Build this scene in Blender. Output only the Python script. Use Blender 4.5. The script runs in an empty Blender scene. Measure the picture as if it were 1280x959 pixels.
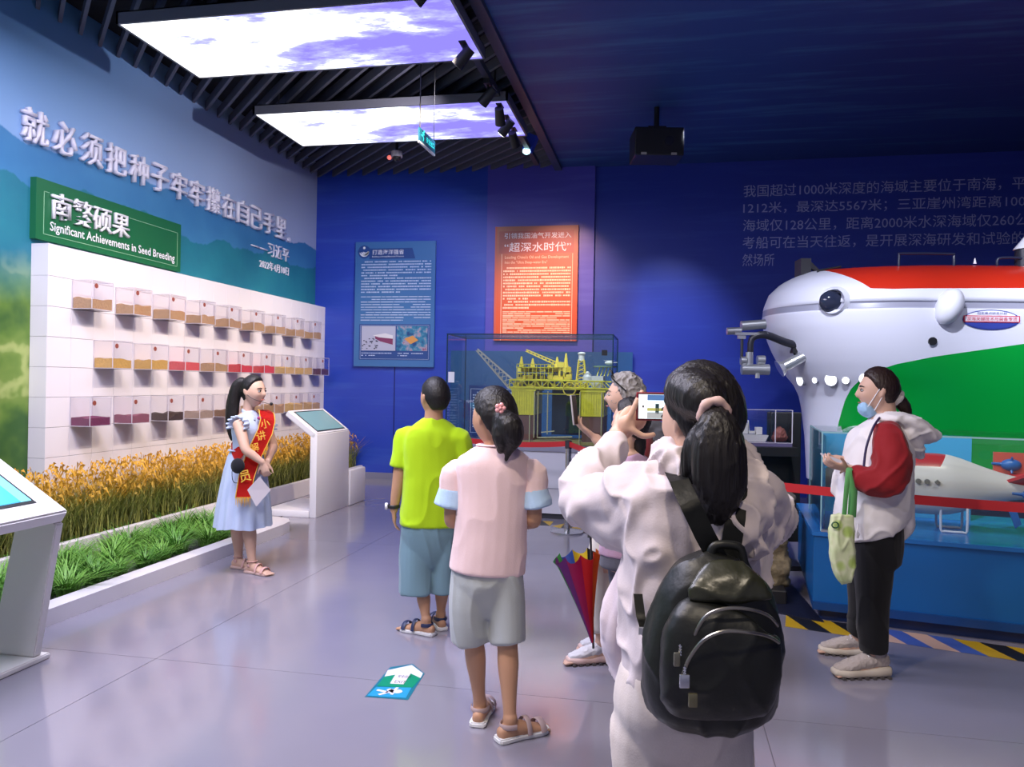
import bpy, bmesh, math, random
from mathutils import Vector, Matrix, noise
random.seed(7)
C = bpy.context.scene.collection
V = Vector
# ---------------------------------------------------------------- camera
YAW = math.radians(11.25); ROLL = math.radians(1.0); EYE = 1.48
FW = V((-math.sin(YAW), math.cos(YAW), 0)); RT = V((math.cos(YAW), math.sin(YAW), 0)); UP = V((0, 0, 1))
cd = bpy.data.cameras.new('camera'); cam = bpy.data.objects.new('camera', cd); C.objects.link(cam)
xr = RT*math.cos(ROLL)+UP*math.sin(ROLL); yu = UP*math.cos(ROLL)-RT*math.sin(ROLL); zb = -FW
cam.matrix_world = Matrix(((xr.x, yu.x, zb.x, 0), (xr.y, yu.y, zb.y, 0), (xr.z, yu.z, zb.z, EYE), (0, 0, 0, 1)))
cd.sensor_width = 36; cd.lens = 27.0; cd.clip_start = 0.05; cd.clip_end = 100
S = bpy.context.scene
S.camera = cam
S.view_settings.view_transform = 'Standard'; S.view_settings.look = 'None'
S.view_settings.gamma = 1; S.view_settings.use_curve_mapping = False
S.view_settings.exposure = 0.4
# ---------------------------------------------------------------- world
w = bpy.data.worlds.new('world'); S.world = w; w.use_nodes = True
w.node_tree.nodes['Background'].inputs[0].default_value = (0.62, 0.62, 0.86, 1)
w.node_tree.nodes['Background'].inputs[1].default_value = 0.30

def spot(name, loc, tgt, power, color, angle, blend=0.6, r=0.05):
    d = bpy.data.lights.new(name, 'SPOT'); d.energy = power; d.color = color
    d.spot_size = math.radians(angle); d.spot_blend = blend; d.shadow_soft_size = r
    o = bpy.data.objects.new(name, d); C.objects.link(o); o.location = loc
    o.rotation_euler = (V(tgt)-V(loc)).to_track_quat('-Z', 'Y').to_euler()
    return o
def area(name, loc, tgt, power, color, sx, sy):
    d = bpy.data.lights.new(name, 'AREA'); d.energy = power; d.color = color
    d.shape = 'RECTANGLE'; d.size = sx; d.size_y = sy
    o = bpy.data.objects.new(name, d); C.objects.link(o); o.location = loc
    o.rotation_euler = (V(tgt)-V(loc)).to_track_quat('-Z', 'Y').to_euler()
    return o
WARM = (1.0, 0.86, 0.68)
for yy, ty in ((4.6, 5.9), (6.2, 7.3), (7.6, 8.7), (9.0, 10.1)):
    spot('seed_wall_spot', (-1.75, yy, 4.3), (-5.0, ty, 1.15), 275, (1.0, 0.82, 0.60), 60, 0.8, 0.02)
spot('slogan_spot', (-1.9, 7.0, 4.2), (-5.3, 7.8, 3.5), 120, (0.95, 0.9, 1), 110, 1.0)
spot('orange_panel_spot', (-1.5, 8.9, 4.35), (-1.5, 11, 2.3), 430, (1.0, 0.55, 0.42), 60, 1.0)
spot('blue_wall_spot', (-2.2, 8.2, 4.3), (-4.2, 11, 2.2), 170, (0.7, 0.75, 1.0), 80, 1.0)
spot('case_spot', (-0.9, 7.4, 4.4), (-1.0, 9.6, 1.2), 420, (0.95, 0.97, 1.0), 42, 0.9)
spot('wall_wash_spot', (0.2, 8.6, 4.3), (-0.2, 11, 1.3), 380, (0.75, 0.82, 1.0), 60, 1.0)
spot('submersible_spot', (0.9, 4.2, 4.4), (2.3, 7.0, 1.7), 640, (0.84, 0.88, 1.0), 60, 0.9)
spot('submersible_spot', (3.6, 4.2, 4.4), (4.2, 7.4, 1.9), 540, (0.84, 0.88, 1.0), 60, 0.9)
spot('exhibit_spot', (2.0, 3.6, 4.4), (2.7, 5.6, 0.9), 160, WARM, 46, 0.9)
spot('visitor_spot', (-1.2, 1.0, 4.3), (-0.3, 3.2, 0.8), 260, WARM, 75, 1.0, 0.15)
spot('visitor_spot', (0.6, -0.6, 4.3), (0.5, 1.9, 1.0), 190, WARM, 75, 1.0, 0.15)
spot('guide_spot', (-1.7, 4.2, 4.3), (-3.0, 5.6, 0.9), 150, WARM, 50, 0.9)
area('near_fill_area', (-3.0, 3.9, 4.3), (-3.0, 3.9, 0), 170, (0.82, 0.8, 1.0), 2.8, 1.1)  # both area fills are added, standing in for unseen ceiling light boxes
area('near_fill_area', (-3.0, 1.6, 4.3), (-3.0, 1.6, 0), 170, (0.82, 0.8, 1.0), 2.8, 1.1)

# ---------------------------------------------------------------- helpers
def ground(lat, d, z=0.0):
    "point at lateral/forward distance from the visitor's viewpoint on the hall floor"
    p = RT*lat + FW*d; p.z = z; return p
def J(px, py, d):
    "survey: sight line at distance d -> place in the hall"
    lat = (px-640)*d/960.0; hor = 479+0.0175*(px-640)
    return ground(lat, d, EYE-(py-hor)*d/960.0)

MATS = {}
def nt(m): return m.node_tree.nodes, m.node_tree.links
def mat(name, col, rough=0.5, metal=0.0, bump=0.0, scale=40, vary=0.0, emit=None, es=0, spec=0.5, sheen=0, sss=0, stretch=None, trans=0, alpha=1):
    if name in MATS: return MATS[name]
    m = bpy.data.materials.new(name); m.use_nodes = True; N, L = nt(m)
    b = N['Principled BSDF']; b.inputs['Base Color'].default_value = (*col, 1)
    b.inputs['Roughness'].default_value = rough; b.inputs['Metallic'].default_value = metal
    b.inputs['Specular IOR Level'].default_value = spec
    if sheen: b.inputs['Sheen Weight'].default_value = sheen
    if trans: b.inputs['Transmission Weight'].default_value = trans
    if emit: b.inputs['Emission Color'].default_value = (*emit, 1); b.inputs['Emission Strength'].default_value = es
    if bump or vary:
        tc = N.new('ShaderNodeTexCoord'); mp = N.new('ShaderNodeMapping'); no = N.new('ShaderNodeTexNoise')
        if stretch: mp.inputs['Scale'].default_value = stretch
        no.inputs['Scale'].default_value = scale; no.inputs['Detail'].default_value = 4
        L.new(tc.outputs['Object'], mp.inputs[0]); L.new(mp.outputs[0], no.inputs['Vector'])
        if bump:
            bp = N.new('ShaderNodeBump'); bp.inputs['Strength'].default_value = bump; bp.inputs['Distance'].default_value = 0.01
            L.new(no.outputs['Fac'], bp.inputs['Height']); L.new(bp.outputs[0], b.inputs['Normal'])
        if vary:
            mx = N.new('ShaderNodeMix'); mx.data_type = 'RGBA'
            mx.inputs['A'].default_value = (*[max(0, c*(1-vary)) for c in col], 1)
            mx.inputs['B'].default_value = (*[min(1, c*(1+vary)) for c in col], 1)
            L.new(no.outputs['Fac'], mx.inputs['Factor']); L.new(mx.outputs['Result'], b.inputs['Base Color'])
    MATS[name] = m; return m
def glassmat(name, tint=(0.9, 0.97, 0.97), k=0.16):
    m = bpy.data.materials.new(name); m.use_nodes = True; N, L = nt(m); N.clear()
    o = N.new('ShaderNodeOutputMaterial'); t = N.new('ShaderNodeBsdfTransparent'); g = N.new('ShaderNodeBsdfGlossy')
    t.inputs[0].default_value = (*tint, 1); g.inputs['Roughness'].default_value = 0.02
    f = N.new('ShaderNodeLayerWeight'); f.inputs['Blend'].default_value = 0.5
    pw = N.new('ShaderNodeMath'); pw.operation = 'POWER'; pw.inputs[1].default_value = 5.0; L.new(f.outputs['Facing'], pw.inputs[0])
    a = N.new('ShaderNodeMath'); a.operation = 'MULTIPLY_ADD'; a.inputs[1].default_value = 0.6; a.inputs[2].default_value = k*0.15
    mx = N.new('ShaderNodeMixShader'); L.new(pw.outputs[0], a.inputs[0]); L.new(a.outputs[0], mx.inputs[0])
    L.new(t.outputs[0], mx.inputs[1]); L.new(g.outputs[0], mx.inputs[2]); L.new(mx.outputs[0], o.inputs[0])
    MATS[name] = m; return m
def math_n(N, L, op, a, b=None, c=None):
    n = N.new('ShaderNodeMath'); n.operation = op
    for i, v in enumerate((a, b, c)):
        if v is None: continue
        if isinstance(v, (int, float)): n.inputs[i].default_value = v
        else: L.new(v, n.inputs[i])
    return n.outputs[0]
def mixc(N, L, fac, a, b):
    n = N.new('ShaderNodeMix'); n.data_type = 'RGBA'
    for k, v in (('Factor', fac), ('A', a), ('B', b)):
        if isinstance(v, (int, float)): n.inputs[k].default_value = v
        elif isinstance(v, tuple): n.inputs[k].default_value = (*v, 1)
        else: L.new(v, n.inputs[k])
    return n.outputs['Result']
def noise_n(N, L, vec, scale, detail=4, rough=0.5, mscale=None):
    if mscale:
        mp = N.new('ShaderNodeMapping'); mp.inputs['Scale'].default_value = mscale; L.new(vec, mp.inputs[0]); vec = mp.outputs[0]
    n = N.new('ShaderNodeTexNoise'); n.inputs['Scale'].default_value = scale; n.inputs['Detail'].default_value = detail
    n.inputs['Roughness'].default_value = rough; L.new(vec, n.inputs['Vector']); return n.outputs['Fac']
def ramp_n(N, L, fac, stops):
    r = N.new('ShaderNodeValToRGB'); e = r.color_ramp.elements
    e[0].position, e[0].color = stops[0][0], (*stops[0][1], 1); e[1].position, e[1].color = stops[-1][0], (*stops[-1][1], 1)
    for p, c in stops[1:-1]:
        x = e.new(p); x.color = (*c, 1)
    L.new(fac, r.inputs[0]); return r.outputs[0]

def link(name, me, parent=None, loc=None, **tags):
    o = bpy.data.objects.new(name, me); C.objects.link(o)
    if parent: o.parent = parent
    if loc is not None: o.location = loc
    for k, v in tags.items(): o[k] = v
    return o
def thing(name, label, cat, loc=(0, 0, 0), rz=0.0, group=None):
    o = link(name, None, None, loc); o.rotation_euler = (0, 0, rz); o['label'] = label; o['category'] = cat
    o.empty_display_size = 0.1
    if group: o['group'] = group
    return o
def tag(o, label, cat, group=None):
    o['label'] = label; o['category'] = cat
    if group: o['group'] = group
    return o
def mesh(name, bm, m, smooth=False):
    me = bpy.data.meshes.new(name)
    bmesh.ops.recalc_face_normals(bm, faces=bm.faces[:])
    bm.to_mesh(me); bm.free()
    for mm in (m if isinstance(m, (list, tuple)) else [m]): me.materials.append(mm)
    if smooth:
        me.shade_smooth()
        try: me.set_sharp_from_angle(angle=math.radians(40))
        except Exception: pass
    return me
def obj(name, bm, m, parent=None, loc=None, smooth=False, **tags):
    return link(name, mesh(name, bm, m, smooth), parent, loc, **tags)
def box(bm, x0, x1, y0, y1, z0, z1, M=None, bev=0):
    r = bmesh.ops.create_cube(bm, size=1.0, matrix=Matrix.Translation(((x0+x1)/2, (y0+y1)/2, (z0+z1)/2)) @ Matrix.Diagonal((abs(x1-x0), abs(y1-y0), abs(z1-z0), 1)))
    vs = r['verts']
    if bev:
        es = list({e for v in vs for e in v.link_edges})
        rr = bmesh.ops.bevel(bm, geom=es, offset=bev, segments=2, affect='EDGES', profile=0.5)
        vs = list({v for f in rr['faces'] for v in f.verts} | {v for v in vs if v.is_valid})
    if M is not None: bmesh.ops.transform(bm, matrix=M, verts=[v for v in vs if v.is_valid])
    return vs
def B(*a, **k):
    bm = bmesh.new(); box(bm, *a, **k); return bm
def cyl(bm, p, q, r, r2=None, n=16):
    p, q = V(p), V(q); d = q-p
    M = Matrix.Translation((p+q)/2) @ d.to_track_quat('Z', 'Y').to_matrix().to_4x4()
    return bmesh.ops.create_cone(bm, cap_ends=True, segments=n, radius1=r, radius2=r if r2 is None else r2, depth=d.length, matrix=M)['verts']
def ball(bm, c, rx, ry, rz, M=None, u=16, v=10):
    mm = Matrix.Translation(c) @ (M.to_4x4() if M is not None else Matrix.Identity(4)) @ Matrix.Diagonal((rx, ry, rz, 1))
    return bmesh.ops.create_uvsphere(bm, u_segments=u, v_segments=v, radius=1.0, matrix=mm)['verts']
def poly(bm, pts, th=None):
    "polygon, extruded by vector th"
    vs = [bm.verts.new(p) for p in pts]; f = bm.faces.new(vs)
    if th is not None:
        r = bmesh.ops.extrude_face_region(bm, geom=[f]); nv = [g for g in r['geom'] if isinstance(g, bmesh.types.BMVert)]
        bmesh.ops.translate(bm, verts=nv, vec=V(th))
def catmull(pts, k):
    if k <= 1 or len(pts) < 3: return pts
    out = []
    n = len(pts)
    for i in range(n-1):
        a, b, c, d = pts[max(i-1, 0)], pts[i], pts[i+1], pts[min(i+2, n-1)]
        for s in range(k):
            t = s/k
            def f(p0, p1, p2, p3): return 0.5*((2*p1)+(p2-p0)*t+(2*p0-5*p1+4*p2-p3)*t*t+(3*p1-p0-3*p2+p3)*t**3)
            out.append((f(a[0], b[0], c[0], d[0]), max(0.001, f(a[1], b[1], c[1], d[1])), max(0.001, f(a[2], b[2], c[2], d[2]))))
    out.append(pts[-1]); return out
def tube(bm, pts, side=None, n=14, k=3, cap=0.6, sq=1.0, flat=False):
    "smooth loft through (point, rx[, ry]); rx lies along side"
    P = [(V(p[0]), p[1], p[2] if len(p) > 2 else p[1]) for p in pts]
    P = catmull(P, k)
    if cap:
        for e in (0, -1):
            c0 = P[e][0]; c1 = P[1 if e == 0 else -2][0]; d = (c0-c1).normalized(); r = min(P[e][1], P[e][2])
            ext = [(c0+d*r*cap*math.sin(a), P[e][1]*math.cos(a), P[e][2]*math.cos(a)) for a in (0.5, 1.0, 1.4)]
            P = (ext[::-1]+P) if e == 0 else (P+ext)
    rings = []; s = V(side) if side is not None else None
    for i, (c, rx, ry) in enumerate(P):
        a = P[max(i-1, 0)][0]; b = P[min(i+1, len(P)-1)][0]; d = (b-a)
        if d.length < 1e-7: d = V((0, 0, 1))
        d.normalize()
        if s is None:
            s = V((1, 0, 0)) if abs(d.x) < 0.8 else V((0, 1, 0))
        x = s-d*s.dot(d)
        if x.length < 1e-4: x = d.orthogonal()
        x.normalize(); y = d.cross(x)
        if side is None: s = x
        ring = []
        for j in range(n):
            t = 2*math.pi*j/n; cc, ss = math.cos(t), math.sin(t)
            if sq != 1.0:
                cc = math.copysign(abs(cc)**sq, cc); ss = math.copysign(abs(ss)**sq, ss)
            ring.append(bm.verts.new(c+x*rx*cc+y*ry*ss))
        rings.append(ring)
    for i in range(len(rings)-1):
        for j in range(n):
            bm.faces.new((rings[i][j], rings[i][(j+1) % n], rings[i+1][(j+1) % n], rings[i+1][j]))
    bm.faces.new(rings[0][::-1]); bm.faces.new(rings[-1])
    return rings
def T(pts, **k):
    bm = bmesh.new(); tube(bm, pts, **k); return bm
def base_of(o):
    v = V((0, 0, 0))
    while o: v = v+o.location; o = o.parent
    return v
def fuse(name, bm, m, parent, vox=0.008, sm=4, fold=None, loc=None, label=None):
    "union of closed shapes into one continuous surface"
    bmesh.ops.recalc_face_normals(bm, faces=bm.faces[:])
    me = bpy.data.meshes.new('tmp'); bm.to_mesh(me); bm.free()
    t = bpy.data.objects.new('tmp', me); C.objects.link(t)
    r = t.modifiers.new('r', 'REMESH'); r.mode = 'VOXEL'; r.voxel_size = vox
    s = t.modifiers.new('s', 'SMOOTH'); s.iterations = sm*2+2; s.factor = 0.5
    dg = bpy.context.evaluated_depsgraph_get(); ev = t.evaluated_get(dg)
    nm = bpy.data.meshes.new_from_object(ev); bpy.data.objects.remove(t); bpy.data.meshes.remove(me)
    nm.name = name; nm.materials.clear(); nm.materials.append(m)
    if fold:
        amp, fr, st = fold
        cs = [v.co.copy() for v in nm.vertices]; ns = [v.normal.copy() for v in nm.vertices]
        for v, c, nn in zip(nm.vertices, cs, ns):
            q = V((c.x*fr*st[0], c.y*fr*st[1], c.z*fr*st[2]))
            a = noise.noise(q); b = noise.noise(q*2.3+V((7, 3, 1)))
            rg_ = 1-min(1, abs(a)*3.2); v.co = c+nn*amp*(rg_*rg_*1.1-0.3+b*0.35)
    nm.shade_smooth()
    if parent:
        nm.transform(Matrix.Translation(-base_of(parent)))
    o = link(name, nm, parent)
    if label: o['label'] = label
    return o
def flatmesh(name, bm, m, parent, smooth=True, label=None):
    "mesh built in hall coordinates, re-based on its parent"
    me = mesh(name, bm, m, smooth)
    if parent: me.transform(Matrix.Translation(-base_of(parent)))
    o = link(name, me, parent)
    if label: o['label'] = label
    return o
def text(name, s, origin, xdir, updir, width, height, m, parent=None, depth=0.002, bold=0.0):
    "raised lettering fitted into width x height with its lower left corner at origin"
    cu = bpy.data.curves.new('t', 'FONT'); cu.body = s; cu.size = 1; cu.resolution_u = 2; cu.offset = bold
    cu.extrude = 0.0
    o = bpy.data.objects.new('t', cu); C.objects.link(o)
    dg = bpy.context.evaluated_depsgraph_get()
    me = bpy.data.meshes.new_from_object(o.evaluated_get(dg)); bpy.data.objects.remove(o); bpy.data.curves.remove(cu)
    if not me.vertices: return None
    xs = [v.co.x for v in me.vertices]; ys = [v.co.y for v in me.vertices]
    x0, x1, y0, y1 = min(xs), max(xs), min(ys), max(ys)
    sx = width/(x1-x0); sy = height/(y1-y0) if height else sx
    X = V(xdir).normalized(); U = V(updir).normalized(); Nn = X.cross(U); O = V(origin)
    for v in me.vertices:
        v.co = O+X*((v.co.x-x0)*sx)+U*((v.co.y-y0)*sy)+Nn*depth
    if depth > 0.008:
        bm = bmesh.new(); bm.from_mesh(me); bmesh.ops.remove_doubles(bm, verts=bm.verts[:], dist=1e-5)
        r = bmesh.ops.extrude_face_region(bm, geom=bm.faces[:])
        bmesh.ops.translate(bm, verts=[g for g in r['geom'] if isinstance(g, bmesh.types.BMVert)], vec=-Nn*(depth-0.001))
        bmesh.ops.recalc_face_normals(bm, faces=bm.faces[:])
        bm.to_mesh(me); bm.free()
    me.materials.clear(); me.materials.append(m); me.name = name
    if parent: me.transform(parent.matrix_basis.inverted())
    return link(name, me, parent)

# ---------------------------------------------------------------- common materials
WHITE = mat('white_lacquer', (0.80, 0.78, 0.82), 0.3)
BLACK = mat('black_plastic', (0.012, 0.012, 0.014), 0.45)
CHROME = mat('brushed_steel', (0.62, 0.62, 0.65), 0.25, 1.0)
DARKMET = mat('dark_metal', (0.05, 0.05, 0.06), 0.5, 0.4)
SILVER = mat('silver_paint', (0.6, 0.6, 0.62), 0.3, 0.8)
GLASS = glassmat('clear_glass', (0.955, 0.99, 0.99), 0.3)
ACRYL = glassmat('clear_acrylic', (0.975, 0.97, 0.98), 0.2)
LETTER = mat('white_lettering', (0.85, 0.85, 0.9), 0.5)
RED = mat('signal_red', (0.55, 0.02, 0.02), 0.45)
# ================================================================ ROOM SHELL
CZ = 4.6; XL = -5.3; YB = 11.0
def floor_mat():
    m = bpy.data.materials.new('polished_floor'); m.use_nodes = True; N, L = nt(m); b = N['Principled BSDF']
    tc = N.new('ShaderNodeTexCoord'); n1 = noise_n(N, L, tc.outputs['Object'], 0.7, 3); n2 = noise_n(N, L, tc.outputs['Object'], 60, 3)
    c = ramp_n(N, L, n1, [(0.3, (0.22, 0.21, 0.265)), (0.7, (0.275, 0.255, 0.30))])
    L.new(c, b.inputs['Base Color'])
    b.inputs['Specular IOR Level'].default_value = 0.9; r = math_n(N, L, 'MULTIPLY_ADD', n1, 0.12, 0.07); L.new(r, b.inputs['Roughness'])
    n3 = noise_n(N, L, tc.outputs['Object'], 2.2, 2)
    bp = N.new('ShaderNodeBump'); bp.inputs['Strength'].default_value = 0.06; bp.inputs['Distance'].default_value = 0.05
    L.new(n3, bp.inputs['Height']); L.new(bp.outputs[0], b.inputs['Normal'])
    return m
bm = B(XL-0.2, 9, -3, YB+0.2, -0.1, -0.004)
floor = obj('floor', bm, mat('floor_joint', (0.10, 0.095, 0.12), 0.5), kind='structure')
FM = floor_mat()
gx = [-5.3, -2.6, 0.45, 3.4, 6.3, 9.0]; gy = [-3.0, 0.6, 3.6, 6.6, 9.3, 11.0]
for i in range(5):
    for j in range(5):
        obj('floor_slab', B(gx[i]+0.0015, gx[i+1]-0.0015, gy[j]+0.0015, gy[j+1]-0.0015, -0.05, 0.0), FM, floor)

def mural_mat():
    m = bpy.data.materials.new('landscape_mural'); m.use_nodes = True; N, L = nt(m); b = N['Principled BSDF']
    tc = N.new('ShaderNodeTexCoord'); sp = N.new('ShaderNodeSeparateXYZ'); L.new(tc.outputs['Object'], sp.inputs[0])
    y, z = sp.outputs[1], sp.outputs[2]; P = tc.outputs['Object']
    def ridge(base, amp, sc, seed):
        mp = N.new('ShaderNodeMapping'); mp.inputs['Scale'].default_value = (0, sc, 0); mp.inputs['Location'].default_value = (seed, seed*1.7, 0)
        L.new(P, mp.inputs[0]); n = N.new('ShaderNodeTexNoise'); n.inputs['Detail'].default_value = 7; n.inputs['Scale'].default_value = 1
        n.inputs['Roughness'].default_value = 0.55; L.new(mp.outputs[0], n.inputs['Vector'])
        h = math_n(N, L, 'MULTIPLY_ADD', n.outputs['Fac'], amp, base-amp*0.5)
        d = math_n(N, L, 'SUBTRACT', h, z); return math_n(N, L, 'MULTIPLY', d, 60), d
    zz = math_n(N, L, 'MULTIPLY_ADD', z, 0.5, -1.4)
    yy = math_n(N, L, 'MULTIPLY_ADD', y, 0.22, -1.2)
    sky = mixc(N, L, zz, (0.34, 0.50, 0.74), (0.07, 0.27, 0.60))
    yc = math_n(N, L, 'MULTIPLY', yy, 0.75); yc = math_n(N, L, 'MINIMUM', math_n(N, L, 'MAXIMUM', yc, 0.0), 0.8)
    sky = mixc(N, L, yc, sky, (0.47, 0.50, 0.66))
    f1, d1 = ridge(3.50, 0.55, 0.8, 3.1)
    n = noise_n(N, L, P, 2.5, 5)
    m1 = mixc(N, L, n, (0.03, 0.16, 0.38), (0.06, 0.26, 0.48))
    c = mixc(N, L, math_n(N, L, 'MINIMUM', math_n(N, L, 'MAXIMUM', f1, 0), 1), sky, m1)
    f2, d2 = ridge(3.15, 0.7, 1.1, 9.4)
    m2 = mixc(N, L, n, (0.006, 0.12, 0.22), (0.02, 0.24, 0.30))
    c = mixc(N, L, math_n(N, L, 'MINIMUM', math_n(N, L, 'MAXIMUM', f2, 0), 1), c, m2)
    # terraced fields low on the wall
    w = N.new('ShaderNodeTexWave'); w.inputs['Scale'].default_value = 1.2; w.inputs['Distortion'].default_value = 9; w.inputs['Detail'].default_value = 4
    mp = N.new('ShaderNodeMapping'); mp.inputs['Rotation'].default_value = (0.9, 0, 0); L.new(P, mp.inputs[0]); L.new(mp.outputs[0], w.inputs['Vector'])
    g = ramp_n(N, L, w.outputs['Fac'], [(0.0, (0.03, 0.10, 0.02)), (0.55, (0.10, 0.20, 0.03)), (0.9, (0.16, 0.26, 0.05)), (1.0, (0.34, 0.42, 0.14))])
    f3, d3 = ridge(2.45, 0.5, 0.9, 5.5)
    f3 = math_n(N, L, 'MULTIPLY', d3, 2.2)
    c = mixc(N, L, math_n(N, L, 'MINIMUM', math_n(N, L, 'MAXIMUM', f3, 0), 1), c, g)
    L.new(c, b.inputs['Base Color']); b.inputs['Roughness'].default_value = 0.55
    return m
obj('wall_left', B(XL-0.15, XL, -3, YB, 0, CZ+0.3), mural_mat(), kind='structure')
def sea_mat(name, a, b_, hi, rough=0.3):
    m = bpy.data.materials.new(name); m.use_nodes = True; N, L = nt(m); b = N['Principled BSDF']
    tc = N.new('ShaderNodeTexCoord'); P = tc.outputs['Object']
    n1 = noise_n(N, L, P, 0.35, 3); n2 = noise_n(N, L, P, 1.0, 6, 0.6, (0.6, 6, 6))
    c = mixc(N, L, n1, a, b_)
    k = ramp_n(N, L, n2, [(0.5, (0, 0, 0)), (0.8, (1, 1, 1))])
    c = mixc(N, L, k, c, hi)
    L.new(c, b.inputs['Base Color']); b.inputs['Roughness'].default_value = rough; return m
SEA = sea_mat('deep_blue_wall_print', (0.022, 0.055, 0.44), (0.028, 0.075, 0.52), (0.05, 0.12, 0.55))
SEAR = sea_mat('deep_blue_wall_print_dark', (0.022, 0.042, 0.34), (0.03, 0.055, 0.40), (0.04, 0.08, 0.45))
obj('wall_back', B(XL-0.15, -2.59, YB, YB+0.15, 0, CZ+0.3), SEA, kind='structure')
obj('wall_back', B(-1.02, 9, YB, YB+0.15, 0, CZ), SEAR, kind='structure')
obj('wall_back', B(-2.59, -1.02, YB-0.06, YB+0.15, 0, CZ+0.3), sea_mat('violet_blue_wall', (0.07, 0.065, 0.44), (0.09, 0.08, 0.50), (0.12, 0.12, 0.55)), kind='structure')  # projecting section, tinted more violet than the wall on either side
obj('trim_1', B(-4.0, -3.985, YB-0.004, YB, 0.1, 2.3), mat('wall_joint', (0.004, 0.01, 0.15), 0.5), kind='structure')
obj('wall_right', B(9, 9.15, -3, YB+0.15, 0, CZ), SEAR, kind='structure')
obj('baseboard_back', B(XL+0.4, -2.3, YB-0.02, YB, 0, 0.1), mat('baseboard_grey', (0.22, 0.22, 0.3), 0.4), kind='structure')

# ceiling: black void with diagonal slats on the left, printed sea on the right
CEILB = mat('ceiling_black', (0.008, 0.008, 0.016), 0.9)
ceil = obj('ceiling', B(XL-0.15, -1.5, -3, YB+0.15, CZ+0.22, CZ+0.3), CEILB, kind='structure')
SLAT = mat('ceiling_slat_grey', (0.10, 0.10, 0.14), 0.6)
n = 0
s = -3.0
x0, x1, y0, y1 = XL, -1.62, -0.6, YB
c = x0+y0+0.1
while c < x1+y1:
    # segment of line x+y=c inside the rectangle
    xa = max(x0, c-y1); xb = min(x1, c-y0)
    if xb-xa > 0.05:
        bm = bmesh.new(); L_ = (xb-xa)*math.sqrt(2); mx_ = (xa+xb)/2; my_ = c-mx_
        box(bm, -L_/2, L_/2, -0.016, 0.016, -0.05, 0.05, Matrix.Translation((mx_, my_, CZ+0.05)) @ Matrix.Rotation(-math.pi/4, 4, 'Z'))
        obj('ceiling_slat', bm, SLAT, ceil)
    c += 0.245
CEILS = sea_mat('printed_ceiling', (0.014, 0.034, 0.19), (0.024, 0.08, 0.31), (0.05, 0.18, 0.42), 0.6)
obj('ceiling', B(-1.5, 9, -3, YB+0.15, CZ, CZ+0.3), CEILS, kind='structure')
obj('trim_2', B(-1.60, -1.5, -3, YB, CZ-0.05, CZ+0.12), mat('ceiling_edge', (0.05, 0.06, 0.12), 0.5), kind='structure')

# light boxes with a printed cloudy sky
def cloud_mat():
    m = bpy.data.materials.new('backlit_sky_print'); m.use_nodes = True; N, L = nt(m); N.clear()
    o = N.new('ShaderNodeOutputMaterial'); e = N.new('ShaderNodeEmission'); L.new(e.outputs[0], o.inputs[0])
    tc = N.new('ShaderNodeTexCoord'); P = tc.outputs['Object']
    sp = N.new('ShaderNodeSeparateXYZ'); L.new(P, sp.inputs[0])
    n1 = noise_n(N, L, P, 1.0, 9, 0.62, (0.75, 1.7, 1))
    bias = math_n(N, L, 'MULTIPLY_ADD', sp.outputs[0], -0.075, -0.005)
    f = math_n(N, L, 'ADD', n1, bias)
    c = ramp_n(N, L, f, [(0.40, (0.24, 0.20, 0.86)), (0.47, (0.36, 0.36, 0.93)), (0.53, (0.85, 0.93, 1.0)), (0.6, (1, 1, 1))])
    L.new(c, e.inputs[0])
    st = N.new('ShaderNodeRGBToBW'); L.new(c, st.inputs[0])
    k = math_n(N, L, 'MULTIPLY_ADD', st.outputs[0], 1.3, 0.75); L.new(k, e.inputs[1])
    return m
CLOUD = cloud_mat(); FRAME = mat('light_box_frame', (0.14, 0.14, 0.17), 0.5)
for (ya, yb_, lb) in ((7.61, 8.76, 'smaller-looking backlit cloud-print ceiling panel nearer the blue back wall'),
                      (5.49, 6.63, 'large backlit cloud-print ceiling panel nearest the viewer, cut by the top edge')):
    t = thing('ceiling_light_box', lb, 'ceiling light', (-3.02, (ya+yb_)/2, 4.35), 0, 'sky light boxes')
    hx = 1.41; hy = (yb_-ya)/2
    fb = bmesh.new()
    box(fb, -hx, hx, -hy, -hy+0.02, 0, 0.1); box(fb, -hx, hx, hy-0.02, hy, 0, 0.1)
    box(fb, -hx, -hx+0.02, -hy, hy, 0, 0.1); box(fb, hx-0.02, hx, -hy, hy, 0, 0.1); box(fb, -hx, hx, -hy, hy, 0.09, 0.1)
    obj('frame', fb, FRAME, t)
    obj('diffuser', B(-hx+0.021, hx-0.021, -hy+0.021, hy-0.021, 0.004, 0.03), CLOUD, t)
    for sx in (-1, 1):
        for sy in (-1, 1):
            bm = bmesh.new(); cyl(bm, (sx*1.2, sy*0.4, 0.1), (sx*1.2, sy*0.4, 0.42), 0.004, n=6); obj('hanging_wire', bm, BLACK, t)

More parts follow.
